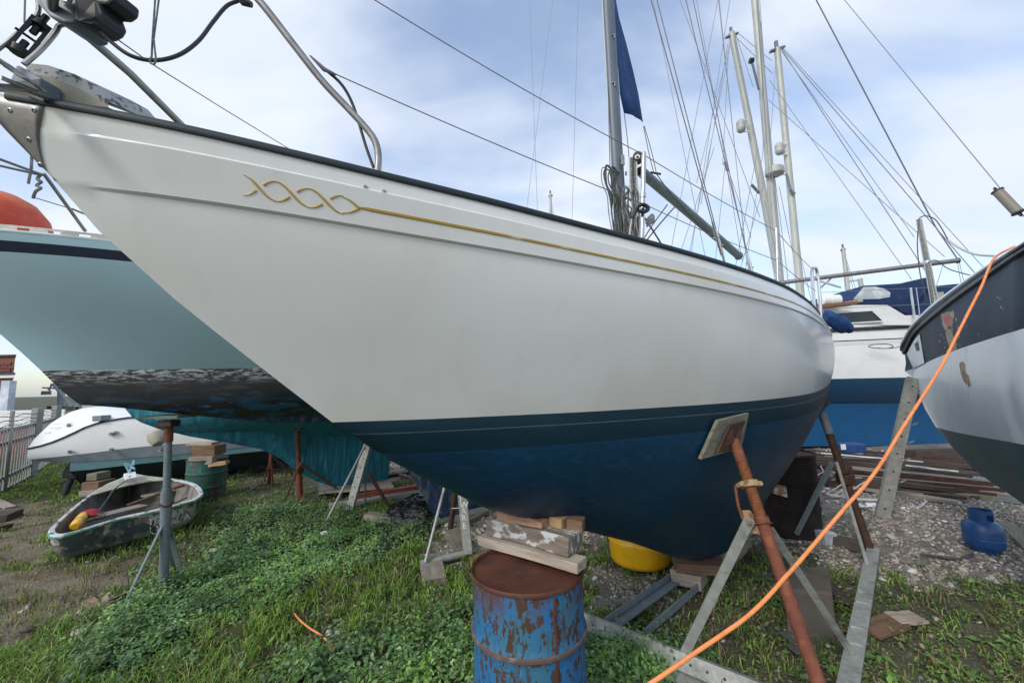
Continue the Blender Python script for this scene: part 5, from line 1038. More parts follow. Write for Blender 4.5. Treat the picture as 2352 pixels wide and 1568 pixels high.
for x, y in ((163, 1037), (258, 1032), (257, 996), (267, 993), (370, 1033), (160, 976)):
    q = MB(); q.lathe(at(x, y, dC(x)-.03 if y > 985 else dC(x)+.25), [(.035, 0), (.035, .03), (.018, .03)], 14, (0, -1, 0)); q.build('skin_fitting', M['steel'], mcx, smooth=True)
    q = MB(); q.lathe(at(x, y, (dC(x)-.03 if y > 985 else dC(x)+.25)-.032), [(.016, 0), (.016, .003)], 10, (0, -1, 0)); q.build('drain_hole', M['black'], mcx)
q = MB(); q.prism([at(211, 955, 7.6), at(232, 954, 7.6), at(232, 966, 7.6), at(211, 968, 7.6)], (0, .2, 0)); q.build('fairlead', M['greypaint'], mcx, bevel=.01)
q = MB(); q.tube([at(356, 986, 7.6), at(358, 992, 7.6), at(362, 1005, 7.6), at(368, 1016, 7.6), at(372, 1020, 7.6)], [.05, .13, .15, .12, .03], 14); q.build('fender', M['cream'], mcx, smooth=True)
# stern drive leg and dinghy wheels
q = MB(); q.prism([at(158, 1060, 7.9), at(170, 1062, 7.9), at(170, 1078, 7.9), at(180, 1090, 7.9), at(172, 1102, 7.9), at(140, 1098, 7.9), (at(143, 1082, 7.9))], (0, .16, 0)); q.build('stern_drive', M['black'], mcx, bevel=.02)
q = MB(); q.bar(at(150, 1106, 7.9), at(172, 1098, 7.95), .3, .03); q.build('cavitation_plate', M['black'], mcx)
q = MB(); q.tube([at(162, 1103, 7.7), at(148, 1135, 7.5), at(132, 1160, 7.3)], [.05, .045, .03], 8); q.build('drive_leg', M['black'], mcx, smooth=True)
for a, b in (((133, 1157), (108, 1183)), ((138, 1157), (122, 1182))):
    q = MB(); q.tube([at(*a, 7.3), gp(*b)], .014, 6); q.build('jockey_strut', M['greyribbon'], mcx)
def blocks(name, lab, specs, grp=None):
    for k, (p0, p1, w, h, m_, l) in enumerate(specs): tag(piece(name, M[m_], None, p0, p1, w, h, jit=.004, bev=.006), l, 'timber block', grp)
blocks('timber_block', '', [(at(205, 1128, 7.2), at(240, 1126, 7.2), .35, .09, 'wood_grey', 'pale wooden block at the bottom of the stack under the motor cruiser'),
    (at(208, 1112, 7.25), at(246, 1110, 7.25), .3, .13, 'wood_brown', 'brown wooden block in the middle of the stack under the motor cruiser'),
    (at(216, 1092, 7.3), at(238, 1091, 7.3), .25, .12, 'wood_green', 'narrow top block of the stack under the motor cruiser')], 'timber under the motor cruiser')
# boat superstructure far left
fb = thing('fishing_boat', 'distant pale fishing boat bow with lamp gantry above the motor cruiser', 'boat', (at(150, 940, 15).x, 15.5, 0))
q = MB(); q.prism([at(112, 936, 15), at(120, 934, 15), at(205, 937, 15), at(420, 938, 15), at(420, 1075, 15), at(160, 1075, 15), at(136, 961, 15)], (.2, 2.4, 0)); q.build('hull', M['cream'], fb)
q = MB(); q.bar(at(111, 936, 14.95), at(178, 937, 14.95), .1, .12); q.build('gunwale', M['rubber'], fb)
q = MB(); q.tube([at(141, 935, 15.2), at(140, 895, 15.2)], .10, 8); q.build('post', M['greypaint'], fb)
for a, b, r in (((98, 890), (140, 892), .03), ((124, 884), (168, 937), .05), ((150, 930), (186, 929), .03), ((118, 880), (113, 900), .02), ((124, 880), (110, 895), .02), ((184, 925), (184, 940), .05)):
    q = MB(); q.tube([at(*a, 15), at(*b, 15)], r, 6); q.build('gantry_rail', M['greypaint'], fb)
q = MB(); q.box(at(106, 902, 15), (.22, .15, .14)); q.build('flood_lamp', M['greypaint'], fb)
# ------------------------------------------------------------------ fence and building on the left
fen = thing('palisade_fence', 'grey galvanised palisade fence with barbed wire at the left edge', 'fence', (-9.5, 8.5, 0))
A = gp(-80, 1178); Bf = gp(71, 1096); A.z = 0; Bf.z = 0; C_ = gp(118, 1062); 
for (p, q_) in ((A, Bf), (Bf, C_)):
    L = (q_-p).length; n = max(2, int(L/.17)); dr = (q_-p).normalized()
    for i in range(n):
        b = p+dr*(i+.5)*L/n; m_ = MB(); sd_ = Vector((dr.y, -dr.x, 0))*.012
        m_.prism([b-dr*.033+sd_, b-dr*.012+sd_*-.3, b+dr*.012+sd_*-.3, b+dr*.033+sd_], (0, 0, 1.20)); m_.build('pale', M['palisade'], fen)
    for z in (.28, .95, 1.2):
        m_ = MB(); m_.bar(p+Vector((0, 0, z))-Vector((dr.y, -dr.x, 0))*.03, q_+Vector((0, 0, z))-Vector((dr.y, -dr.x, 0))*.03, .05, .05); m_.build('fence_rail', M['palisade'], fen)
    for k in range(3):
        m_ = MB(); m_.tube([p.lerp(q_, t)+Vector((0, 0, 1.27+.09*k+.02*math.sin(t*17+k))) for t in [j/14 for j in range(15)]], .008, 5); m_.build('barbed_wire', M['rope_dark'], fen)
    m_ = MB(); m_.bar(p+Vector((.05, -.12, .03)), q_+Vector((.05, -.12, .03)), .07, .05); m_.build('edging', M['wood_grey'], fen)
for b, w in ((Bf, .16), (C_, .16), (A.lerp(Bf, .5), .06)):
    m_ = MB(); m_.box(b+Vector((0, 0, .78)), (w, w*.8, 1.56)); m_.build('post', M['palisade'], fen, bevel=.01)
# red brick house with a white bay, beyond the fence
hs = thing('brick_house', 'red brick house corner with pale bay window at the left edge', 'house', (-22, 15, 0))
XR = at(38, 800, 14).x
def fp(z, h, e=0.0):
    m_ = MB(); m_.prism([Vector((XR+e, 14-e*.6, z)), Vector((XR*19/14-.25+e, 19, z)), Vector((-40, 19, z)), Vector((-40, 14-e*.6, z))], (0, 0, h)); return m_
q = fp(0, 2.5, -.03); o = q.build('wall', mat('brickwork', (.17, .06, .045), .9), hs); q = fp(2.7, .53, -.02); q.build('upper_wall', M['brick'], hs)
bmat = mat('single_brick', (.21, .075, .05), .9, 0, [dict(c=(.12, .05, .04), k=4, lo=.45, hi=.6), dict(c=(.30, .14, .09), k=9, lo=.55, hi=.65)])
bme = None
for r_ in range(10):
    for c in range(3):
        x = XR-.12-.235*c-(.11 if r_ % 2 else 0); z = 1.92+r_*.12
        if bme is None:
            m_ = MB(); m_.box((0, 0, 0), (.215, .03, .10)); t_ = m_.build('brick', bmat, None); bme = t_.data; t_.parent = hs; t_.location = Vector((x, 13.99, z))-hs.location; bme.transform(Matrix.Translation((0, 0, -.05)))
        else:
            o = bpy.data.objects.new('brick', bme); scene.collection.objects.link(o); o.parent = hs; o.location = Vector((x, 13.99, z))-hs.location
fp(3.24, .08, .06).build('parapet_cap', M['rust_dark'], hs); fp(2.62, .06, .22).build('ledge', M['rubber'], hs); fp(2.50, .115, .14).build('cornice', M['white'], hs)
m_ = MB(); m_.box((XR-.13, 14.0, 1.2), (.30, .2, 2.4)); m_.build('corner_board', mat('pale_blue_render', (.45, .52, .60), .6, 0, [dict(c=(.7, .74, .78), k=3, lo=.45, hi=.6)]), hs)
low = thing('garden_wall', 'low red brick wall with white boards seen through the palisade fence', 'wall', (-16, 12, 0))
m_ = MB(); m_.box((-15.0, 12.2, .45), (5, .3, .9)); m_.build('wall', M['brick'], low); 
for k in range(5): 
    m_ = MB(); m_.box((-15.0, 12.02, .99+.10*k), (3.2, .03, .085)); m_.build('board', M['white'], low)
# ------------------------------------------------------------------ dinghy
dg = thing('dinghy', 'small peeling green tender with white lettering and grimy inside, lying in the weeds', 'dinghy', (-5.1, 5.2, 0))
gun = [(111, 1224, .36), (118, 1232, .35), (144, 1230, .35), (202, 1213, .37), (279, 1190, .39), (357, 1173, .41), (424, 1155, .42), (455, 1145, .43), (467, 1131, .44), (453, 1113, .45), (424, 1104, .46), (386, 1098, .48), (350, 1095, .50), (314, 1089, .52), (298, 1085, .53), (279, 1098, .52), (240, 1115, .50), (192, 1146, .46), (144, 1185, .41), (117, 1211, .38)]
gw = [gp(x, y, z) for x, y, z in gun]
def closed(P, k=5):
    n = len(P); out = []
    for i in range(n):
        a, b, c, d = P[(i-1) % n], P[i], P[(i+1) % n], P[(i+2) % n]
        for j in range(k):
            t = j/k; out.append(.5*((2*b)+(c-a)*t+(2*a-5*b+4*c-d)*t*t+(3*b-a-3*c+d)*t**3))
    out.append(out[0]); return out
G = closed(gw); cen = sum(gw, Vector())/len(gw)
def ring(P, sx, z, mixz=1.0, sh_=Vector((0, 0, 0))):
    return [Vector((cen.x+(p.x-cen.x)*sx+sh_.x, cen.y+(p.y-cen.y)*sx+sh_.y, z+(p.z-.35)*mixz)) for p in P]
q = MB(); q.grid([ring(G, .985, .335), ring(G, .97, .26, .8), ring(G, .93, .16, .5), ring(G, .86, .08, .3), ring(G, .72, .02, .1), ring(G, .4, .0, 0)]); q.build('hull', M['dinghy'], dg, smooth=True, angle=60)
q = MB(); q.grid([ring(G, .93, .335), ring(G, .90, .24, .7), ring(G, .84, .14, .4), ring(G, .6, .09, .1), ring(G, .05, .08, 0)], flip=True); q.build('inner_shell', M['dinghy_in'], dg, smooth=True, angle=60)
q = MB(); q.grid([ring(G, .93, .34), ring(G, .935, .358), ring(G, .99, .360), ring(G, 1.0, .352)], flip=True); q.build('gunwale', M['gunwale'], dg, smooth=True, angle=40)
q = MB(); q.grid([ring(G, 1.0, .352), ring(G, 1.008, .345), ring(G, 1.006, .328), ring(G, .985, .326)], flip=True); q.build('rubbing_strip', M['gunwale_green'], dg, smooth=True)
gi = [gp(x, y, z) for x, y, z in ((298, 1085, .55), (314, 1089, .54), (395, 1099, .50), (350, 1103, .49), (300, 1112, .48), (250, 1125, .48), (205, 1138, .48), (240, 1115, .52), (279, 1098, .54))]
q = MB(); q.prism([p-Vector((0, 0, .015)) for p in gi], (0, 0, .015)); q.build('foredeck', M['cream'], dg)
q = MB(); q.prism([gp(x, y, .565) for x, y in ((283, 1095), (311, 1089), (314, 1103), (288, 1108))], (0, 0, .05)); q.build('bow_pad', M['white'], dg, bevel=.006)
for a, b, w, z in (((200, 1192), (330, 1160), .20, .30), ((330, 1140), (430, 1118), .16, .33)):
    piece('thwart', M['wood_grey'], dg, gp(*a, z), gp(*b, z), w, .025)
q = MB(); q.tube([gp(291, 1160, .28), gp(400, 1120, .42)], .016, 8); tag(q.build('oar', M['wood_brown'], None, smooth=True), 'brown oar shaft lying across the inside of the dinghy', 'oar')
q = MB(); q.tube([gp(399, 1121, .425), gp(424, 1113, .45)], .022, 8); tag(q.build('oar_grip', M['redlead'], None, smooth=True), 'red handled stick resting at the right end of the dinghy', 'handle')
q = MB(); a, b = gp(172, 1209, .33), gp(192, 1183, .33); q.tube([a, a.lerp(b, .1), a.lerp(b, .48), a.lerp(b, .5), a.lerp(b, .52), a.lerp(b, .92), b], [.035, .055, .055, .048, .055, .055, .04], 14); tag(q.build('yellow_flask', M['yellow'], None, smooth=True), 'yellow plastic tube lying in the near corner of the dinghy', 'container')
q = MB(); c = gp(208, 1181, .33); q.lathe(c-Vector((0, 0, .05)), [(.03, 0), (.10, .02), (.12, .06), (.08, .11), (.02, .13)], 11); o = q.build('red_bundle', M['red'], None, smooth=True); o.scale = (1.1, .8, .9); tag(o, 'crumpled red bundle beside the yellow tube in the dinghy', 'cloth')
q = MB(); q.tube(smooth_pts([gp(225, 1180, .34), gp(240, 1186, .34), gp(215, 1192, .34), gp(200, 1196, .34), (gp(222, 1188, .36))], 5), .016, 6); tag(q.build('black_hose', M['rope_dark'], None, smooth=True), 'tangled black hose beside the red bundle in the dinghy', 'hose')
q = MB(); q.tube(smooth_pts([gp(299, 1093, .62), gp(285, 1106, .58), gp(263, 1122, .52), gp(252, 1138, .42), gp(240, 1155, .34), gp(222, 1176, .30)], 5), .011, 6)
tag(q.build('painter_rope', mat('blue_grey_rope', (.12, .20, .23), .95), None, smooth=True), 'blue grey rope running from the dinghy bow down inside it', 'rope')
q = MB(); c = gp(297, 1085, .62)
for k in range(5): q.tube(smooth_pts([c, c+Vector((random.uniform(-.07, .05), random.uniform(-.04, .04), .06+.03*k)), c+Vector((random.uniform(-.05, .08), .02, .03+.02*k))], 4), .012, 6)
tag(q.build('rope_knot', mat('pale_blue_rope', (.30, .50, .56), .95), None, smooth=True), 'pale blue frayed rope knot on the bow of the dinghy', 'rope')
# patch board and lettering on the transom
def on_side(x, y):
    """point on the near side of the dinghy under a picture point"""
    d = ray(x, y); best = None
    for s_, z_, mz_ in [(float(np.interp(z_, [.08, .16, .26, .335], [.86, .93, .97, .985])), z_, float(np.interp(z_, [.08, .16, .26, .335], [.3, .5, .8, 1]))) for z_ in [.335-.011*k for k in range(23)]]:
        Rg = ring(G, s_+.004, z_, mz_)
        for p in Rg[:46]:
            c_ = p-Vector((0, 0, CZ)); e = (c_-d*(c_.dot(d)/d.dot(d))).length
            if best is None or e < best[0]: best = (e, p)
    return best[1]
q = MB(); P_ = [on_side(x, y) for x, y in ((307, 1190), (339, 1184), (340, 1232), (308, 1236))]; n_ = (P_[1]-P_[0]).cross(P_[2]-P_[0]).normalized(); n_ = n_ if n_.y < 0 else -n_
q.prism([p+n_*.012 for p in P_], -n_*.01); q.build('repair_board', M['wood_green'], dg)
def text_obj(s, size, origin, ex, ey, mat_, parent, name='letter', ext=.001):
    ex = ex.normalized(); ez = ex.cross(ey).normalized(); ey = ez.cross(ex)
    cu = bpy.data.curves.new(name, 'FONT'); cu.body = s; cu.size = size; cu.extrude = ext; cu.offset = size*.02
    to = bpy.data.objects.new(name, cu); scene.collection.objects.link(to)
    bpy.context.view_layer.update(); me = bpy.data.meshes.new_from_object(to.evaluated_get(bpy.context.evaluated_depsgraph_get()))
    bpy.data.objects.remove(to); me.materials.clear(); me.materials.append(mat_)
    o = bpy.data.objects.new(name, me); scene.collection.objects.link(o)
    Mx = Matrix((ex, ey, ez)).transposed().to_4x4(); Mx.translation = origin-(parent.location if parent else Vector((0, 0, 0))); o.parent = parent; o.matrix_basis = Mx; return o
def side_text(s, pts_, size):
    for ch, (x, y) in zip(s, pts_):
        if ch == ' ': continue
        a, b, c = on_side(x, y), on_side(x+9, y-2.3), on_side(x, y-12)
        ex = (b-a); ex.z = 0; ey = Vector((0, 0, 1))+(c-a).normalized()*.4; n_ = ex.cross(ey).normalized()
        text_obj(ch, size, a+n_*.012, ex, ey, M['letters'], dg, 'letter')
side_text('TENDER', [(340, 1206), (354, 1202), (368, 1197), (382, 1192), (396, 1187), (409, 1182)], .105)
side_text('TO  ALA', [(342, 1222), (355, 1218), (368, 1214), (386, 1208), (393, 1205), (406, 1200), (419, 1194)], .105)
side_text('IO', [(341, 1238), (349, 1235)], .105)
# ------------------------------------------------------------------ drums
def drum(name, lab, c, r, h, body, lid, nm_body='drum_body', seam_a=None, z0=-.02):
    t = thing(name, lab, 'oil drum', (c[0], c[1], z0)); o = Vector((c[0], c[1], z0))
    prof = [(r*.98, 0), (r*1.01, .012), (r*.985, .03)]
    for k in range(1, 41):
        z = .03+(h-.05)*k/40; b = sum(math.exp(-((z/h-f)/.022)**2) for f in (1/3, 2/3)); prof.append((r*(.978+.040*b), z))
    q = MB(); q.lathe(o, prof, 56); bo_ = q.build(nm_body, body, t, smooth=True, angle=60)
    q = MB(); q.lathe(o, [(r*.978, h-.022), (r*1.012, h-.018), (r*1.018, h-.004), (r*1.005, h+.003), (r*.985, h-.002), (r*.975, h-.016), (r*.5, h-.020), (0, h-.018)], 56); q.build('lid', lid, t, smooth=True, angle=60)
    if seam_a is not None:
        q = MB(); d_ = Vector((math.cos(seam_a), math.sin(seam_a), 0)); q.bar(o+d_*r*.985+Vector((0, 0, .02)), o+d_*r*.985+Vector((0, 0, h-.03)), .016, .008, up=d_); q.build('seam', M['drumrust'], t, bevel=.003)
        for f in (1/3, 2/3):
            q = MB(); q.lathe(o+Vector((0, 0, h*f)), [(r*.99, -.016), (r*1.020, -.009), (r*1.026, 0), (r*1.020, .009), (r*.99, .016)], 56); q.build('rolling_hoop', mat('worn_hoop', (.12, .075, .06), .75, .1, [dict(c=(.20, .17, .16), k=14, lo=.5, hi=.65), dict(c=(.05, .12, .22), k=7, lo=.6, hi=.7, a=.8)], bump=(60, .4, (1, 1, 1), .003)), t, smooth=True)
    return t
dc = at(1211, 1300, 2.28); bd = drum('oil_drum', 'rusty blue oil drum in the foreground propping timbers under the bow', (dc.x, dc.y), .300, .875, M['drumblue'], M['drumrust'], seam_a=math.radians(-66))
gd = at(475, 1090, 7.2); drum('oil_drum', 'battered green and rust drum behind the dinghy', (gd.x, gd.y), .30, .70, M['drumgreen'], M['drumrust'], z0=-.02)
dd = at(1811, 1100, 5.0); drum('oil_drum', 'dark brown rusted drum with a pale label behind the red prop', (dd.x, dd.y), .295, .94, M['drumdark'], M['drumrust'], z0=.0)
for o in scene.objects:
    if o.get('label', '').startswith('dark brown rusted drum'): ddr = o
a = at(1778, 1113, 4.64); ex = Vector((1, -.12, 0)).normalized()
q = MB(); q.prism([at(1777, 1111, 4.70), at(1806, 1117, 4.70), at(1809, 1142, 4.70), at(1779, 1134, 4.70)], (0, .03, 0)); q.build('label_sticker', mat('stained_label', (.55, .55, .55), .8, 0, [dict(c=(.30, .17, .07), k=9, lo=.5, hi=.6)]), ddr)
# timbers on the blue drum
TG = 'timbers stacked on the blue drum'
blk = lambda p0, p1, w, h, m_, l, **k: tag(piece('timber', M[m_], None, p0, p1, w, h, **k), l, 'timber', TG)
zt = .885
def gz_(x, y, z): return gp(x, y, z)
back = Vector((.35, .93, 0))
blk(gz_(1104, 1240, zt)+back*.04, gz_(1333, 1306, zt)+back*.04, .10, .055, 'wood_pale', 'long pale grey plank lying lowest on the blue drum, toward the camera', jit=.003)
blk(gz_(1124, 1212, zt+.08)+back*.10, gz_(1314, 1262, zt+.08)+back*.10, .17, .098, 'wood_painted', 'thick dark timber splashed with white paint above the lowest plank', jit=.006, bev=.008)
blk(gz_(1146, 1183, zt+.165)+back*.05, gz_(1244, 1211, zt+.15)+back*.05, .11, .06, 'wood_bark', 'splintered reddish log wedge on top of the painted timber', jit=.009, taper=.35, bev=.006)
blk(gz_(1180, 1184, zt+.165)+back*.13, gz_(1292, 1212, zt+.155)+back*.10, .11, .06, 'wood_new', 'clean orange softwood block touching the blue hull above the drum', jit=.002)
blk(gz_(1296, 1213, zt+.15)+back*.10, gz_(1332, 1222, zt+.145)+back*.12, .10, .07, 'wood_brown', 'short brown block end right of the clean softwood block', jit=.003)
# timber on the green drum
for (a, b, w, h, m_, l) in ((at(447, 1055, 7.1), at(502, 1053, 7.1), .3, .13, 'wood_grey', 'bottom pale block on the green drum'), (at(455, 1033, 7.15), at(506, 1031, 7.15), .28, .16, 'wood_brown', 'thick brown block above the pale block on the green drum'), (at(439, 1018, 7.2), at(498, 1017, 7.2), .25, .05, 'wood_pale', 'thin pale packing board at the top of the green drum stack'), (at(483, 1067, 7.0), at(523, 1061, 7.0), .1, .06, 'wood_new', 'orange stick lying on the rim of the green drum')):
    tag(piece('timber', M[m_], None, a, b, w, h, jit=.006), l, 'timber', 'timbers stacked on the green drum')
# blocks under the keel
for (a, b, w, h, m_, l) in ((gp(1548, 1292, .21), gp(1665, 1300, .21), .22, .075, 'wood_brown', 'dark split board directly under the keel of the white yacht'), (gp(1550, 1312, .10), gp(1618, 1330, .10), .22, .12, 'wood_pale', 'pale thick block under the split board beneath the keel'), (gp(1640, 1288, .12), gp(1700, 1230, .12), .2, .2, 'wood_grey', 'grey block behind the keel foot of the white yacht')):
    tag(piece('keel_block', M[m_], None, a, b, w, h, jit=.006), l, 'timber block', 'blocks under the keel')
# yellow tub
yc = at(1470, 1275, 4.25); q = MB(); q.lathe((yc.x, yc.y, 0.03), [(.22, .0), (.275, .02), (.292, .06), (.298, .19), (.306, .215), (.304, .25), (.285, .275), (.245, .288), (.19, .28), (.14, .26), (0, .25)], 40); tag(q.build('yellow_tub', M['yellow'], None, smooth=True, angle=60), 'upturned bright yellow plastic tub on the gravel behind the blue drum', 'tub')
# gas bottle
gb_ = thing('gas_bottle', 'blue gas bottle with collar handle standing on the gravel at right', 'gas bottle', gp(2264, 1266))
gl = Vector(gb_.location); q = MB(); q.lathe(gl, [(.10, 0), (.105, .03), (.135, .05), (.150, .09), (.154, .14), (.154, .22), (.146, .265), (.12, .30), (.08, .315), (0, .32)], 32); q.build('body', M['gasblue'], gb_, smooth=True)
q = MB(); q.lathe(gl+Vector((0, 0, .14)), [(.151, -.010), (.157, 0), (.151, .010)], 32); q.build('weld_seam', M['gasblue'], gb_, smooth=True)
q = MB()
for k in range(24):
    if k % 12 in (0, 1, 2, 3, 4): zs = [(.385, .42)]
    else: zs = [(.27, .41)]
    for z0_, z1_ in [(a_, max(b_, .42)) for a_, b_ in zs]:
        a0, a1 = math.radians(15*k-112), math.radians(15*k-97)
        for rr in ((.092, .086),): q.prism([gl+Vector((rr[0]*math.cos(a0), rr[0]*math.sin(a0), z0_)), gl+Vector((rr[0]*math.cos(a1), rr[0]*math.sin(a1), z0_)), gl+Vector((rr[1]*math.cos(a1), rr[1]*math.sin(a1), z0_)), gl+Vector((rr[1]*math.cos(a0), rr[1]*math.sin(a0), z0_))], (0, 0, z1_-z0_))
q.build('collar_handle', M['gasblue'], gb_)
q = MB(); q.lathe(gl+Vector((0, 0, .30)), [(.02, 0), (.02, .03), (.032, .035), (.03, .07), (0, .075)], 12); q.build('valve_cap', M['cream'], gb_, smooth=True)
# ------------------------------------------------------------------ stands and cradle
def channel(name, p0, p1, w, d, m_, parent, face=(0, -1, 0), t=.006, holes=0, hole_r=.011, hp=None):
    """U channel: a web and two flanges; bolt holes are thin black discs on the web"""
    p0 = Vector(p0); p1 = Vector(p1); x = (p1-p0).normalized(); f = Vector(face); f = (f-x*f.dot(x)).normalized(); s_ = x.cross(f)
    q = MB(); q.bar(p0, p1, w, t, up=f)
    for k in (-1, 1): q.bar(p0+s_*k*(w/2-t/2)-f*(d/2+t/2), p1+s_*k*(w/2-t/2)-f*(d/2+t/2), t, d, up=f)
    o = q.build(name, M[m_], parent)
    if holes:
        h_ = MB()
        for i in range(holes): h_.lathe(p0.lerp(p1, (i+.5)/holes)+f*(t/2-.002), [(hole_r, 0), (hole_r, .003)], 10, f)  # black discs stand in for the shade inside the holes
        tag(h_.build('bolt_hole_discs', M['black'], parent), kind='stuff')
    return o
# left grey tripod
s1 = thing('boat_stand', 'grey steel tripod stand with orange collar under the pale teal yacht', 'boat stand', gp(375, 1358))
ft, tp = gp(375, 1362), at(388, 972, 3.72); ap = ft.lerp(tp, .44)
q = MB(); q.tube([ft, ft.lerp(tp, .62)], .037, 18); q.build('base_tube', M['greypaint'], s1, smooth=True)
for f0, f1, r in ((.40, .60, .056),): q = MB(); q.tube([ft.lerp(tp, f0+.01), ft.lerp(tp, f1)], r*.78, 18); q.build('sleeve', M['greypaint'], s1, smooth=True)
q = MB(); q.tube([ft.lerp(tp, .55), ft.lerp(tp, .955)], .029, 18); q.build('inner_tube', M['greypaint'], s1, smooth=True)
q = MB(); q.tube([ft.lerp(tp, .895), ft.lerp(tp, .98)], .036, 18); q.build('orange_collar', M['rust'], s1, smooth=True)
q = MB(); c = ft.lerp(tp, .525); q.tube([c+Vector((.050*math.cos(a), .050*math.sin(a), .01*math.sin(a*2))) for a in [j*.42 for j in range(16)]], .009, 6); q.tube([c+Vector((.06, 0, 0)), c+Vector((.17, .02, .05))], .007, 6); q.build('rusty_ring', M['rust_dark'], s1, smooth=True)
q = MB(); q.bar(at(350, 956, 3.75), at(433, 955, 3.75), .26, .022); q.build('top_pad', M['wood_green'], s1)
q = MB(); q.box(tp, (.13, .12, .06)); q.build('pad_bracket', M['rust_dark'], s1, bevel=.01)
for x, y in ((279, 1402), (421, 1335), (403, 1316)):
    g = gp(x, y); q = MB(); q.bar(ap+(g-ap).normalized()*.03, g, .012, .048, up=Vector((0, 0, 1)).cross(g-ap)); q.build('leg', M['greypaint'], s1)
# red props
def red_prop(lab, foot, top, r, braces, m_='redlead'):
    t = thing('boat_prop', lab, 'boat prop', foot); q = MB(); q.tube([foot, foot.lerp(top, .45)], r, 12); q.build('base_tube', M[m_], t, smooth=True)
    q = MB(); q.tube([foot.lerp(top, .45), top], r*.78, 12); q.build('inner_tube', M['rust'], t, smooth=True)
    q = MB(); q.tube([foot.lerp(top, .43), foot.lerp(top, .47)], r*1.5, 12); q.build('collar', M['rust_dark'], t, smooth=True)
    q = MB(); q.box(top+Vector((0, 0, .02)), (.22, .2, .05)); q.build('top_pad', M['wood_dark'], t)
    for a, b in braces: q = MB(); q.tube([a, b], .016, 6); q.build('brace', M['rust'], t)
    return t
red_prop('red painted steel prop under the teal streaked hull, nearer of two', gp(690, 1158), at(683, 985, 6.5), .045, [(at(690, 1064, 6.45), gp(748, 1105)), (at(688, 1068, 6.45), gp(655, 1148)), (at(690, 1064, 6.45), gp(795, 1136))])
red_prop('thin red prop standing further back beside the green drum', gp(618, 1112), at(622, 1030, 7.9), .035, [(at(622, 1050, 7.9), gp(628, 1115)), (at(622, 1046, 7.9), gp(676, 1092)), (at(622, 1050, 7.9), gp(607, 1105))])
red_prop('dark red prop glimpsed through the gap under the white bow', gp(880, 1078), at(882, 1040, 9.0), .06, [])
# perforated A frame in the middle
s2_ = thing('boat_stand', 'grey perforated steel stand with slanting rods left of the black sheet', 'boat stand', gp(803, 1172))
T2 = at(843, 1020, 6.3); channel('perforated_post', gp(800, 1174), T2, .12, .05, 'galv', s2_, holes=7, face=(-.3, -1, .2))
for a, b, r, m_ in ((at(838, 1024, 6.2), gp(746, 1204), .018, 'galv'), (at(846, 1085, 6.2), gp(899, 1172), .028, 'rust_dark'), (at(840, 1078, 6.3), gp(839, 1160), .013, 'greypaint'), (gp(735, 1205), gp(760, 1208), .03, 'greypaint')):
    q = MB(); q.tube([a, b], r, 8); q.build('brace', M[m_], s2_, smooth=True)
# lettered stand in front
s3_ = thing('boat_stand', 'grey stand with a lettered upright and round base tube left of the blue drum', 'boat stand', gp(1074, 1278))
U0, U1 = gp(1075, 1272, .09), at(1060, 1128, 4.35); channel('lettered_post', U0, U1, .092, .04, 'galv', s3_, face=(-.12, -1, .3))
xx = (U1-U0).normalized(); f_ = Vector((-.12, -1, .3)); f_ = (f_-xx*f_.dot(xx)).normalized(); ex_ = xx.cross(f_); ex_ = ex_ if ex_.x > 0 else -ex_
for ch, f in zip('JWARE', (.86, .74, .64, .53, .41)): text_obj(ch, .085, U0.lerp(U1, f)-ex_*.028+f_*.006, ex_, xx, M['letters'], s3_, 'letter')
q = MB(); q.tube([gp(966, 1295, .07), gp(1100, 1263, .07), gp(1160, 1250, .07)], .036, 16); q.build('base_tube', M['galv'], s3_, smooth=True)
for a, b, r, m_ in ((gp(977, 1290, .10), at(1022, 1114, 4.5), .016, 'galv'), (gp(1033, 1225, .05), at(1047, 1118, 4.9), .033, 'rust_dark'), (gp(1137, 1196, .02), at(1116, 1152, 4.9), .018, 'galv')):
    q = MB(); q.tube([a, b], r, 10); q.build('brace', M[m_], s3_, smooth=True)
q = MB(); q.tube([at(1038, 1167, 4.3), at(1054, 1166, 4.3)], .008, 8); q.build('pin', M['steel'], s3_)
ldz = [(gp(990, 1296, .045), gp(1000, 1336, .03), .22, .07, 'wood_grey', 'paint stained wooden block under the near end of the lettered stand'), (gp(1090, 1284, .04), gp(1120, 1272, .04), .15, .07, 'wood_brown', 'brown packing block beside the blue drum under the round tube'), (gp(1036, 1226, .07), gp(1068, 1272, .05), .16, .12, 'wood_green', 'greenish square timber leaning behind the lettered upright'), (gp(843, 1184, .06), gp(905, 1194, .06), .14, .09, 'wood_pale', 'pale wooden bar poking out from under the black sheet')]
for a, b, w, h, m_, l in ldz: tag(piece('timber', M[m_], None, a, b, w, h, jit=.005), l, 'timber')
# beams on the ground in the middle
for a, b, w, h, m_, l in ((gp(756, 1162, .05), gp(1000, 1125, .05), .16, .07, 'galv', 'long grey steel beam lying below the pallet'), (gp(805, 1144, .10), gp(985, 1116, .10), .10, .10, 'redlead', 'long red oxide beam lying behind the grey beam'), (gp(1000, 1198, .06), gp(1125, 1170, .06), .05, .13, 'galv', 'grey channel behind the lettered stand'), (gp(1060, 1205, .04), gp(1140, 1165, .04), .05, .05, 'wood_green', 'thin lath beside the grey channel behind the lettered stand'), (gp(905, 1085, .05), gp(1000, 1120, .05), .05, .05, 'rust', 'thin rusty bar behind the pallet under the bow'), (gp(870, 1095, .05), gp(960, 1082, .05), .09, .05, 'wood_dark', 'dark board on the ground far under the white bow')):
    tag(piece('beam', M[m_], None, a, b, w, h, bev=.003), l, 'beam')
pal = thing('pallet', 'grey weathered pallet lying behind the perforated stand', 'pallet', gp(820, 1125))
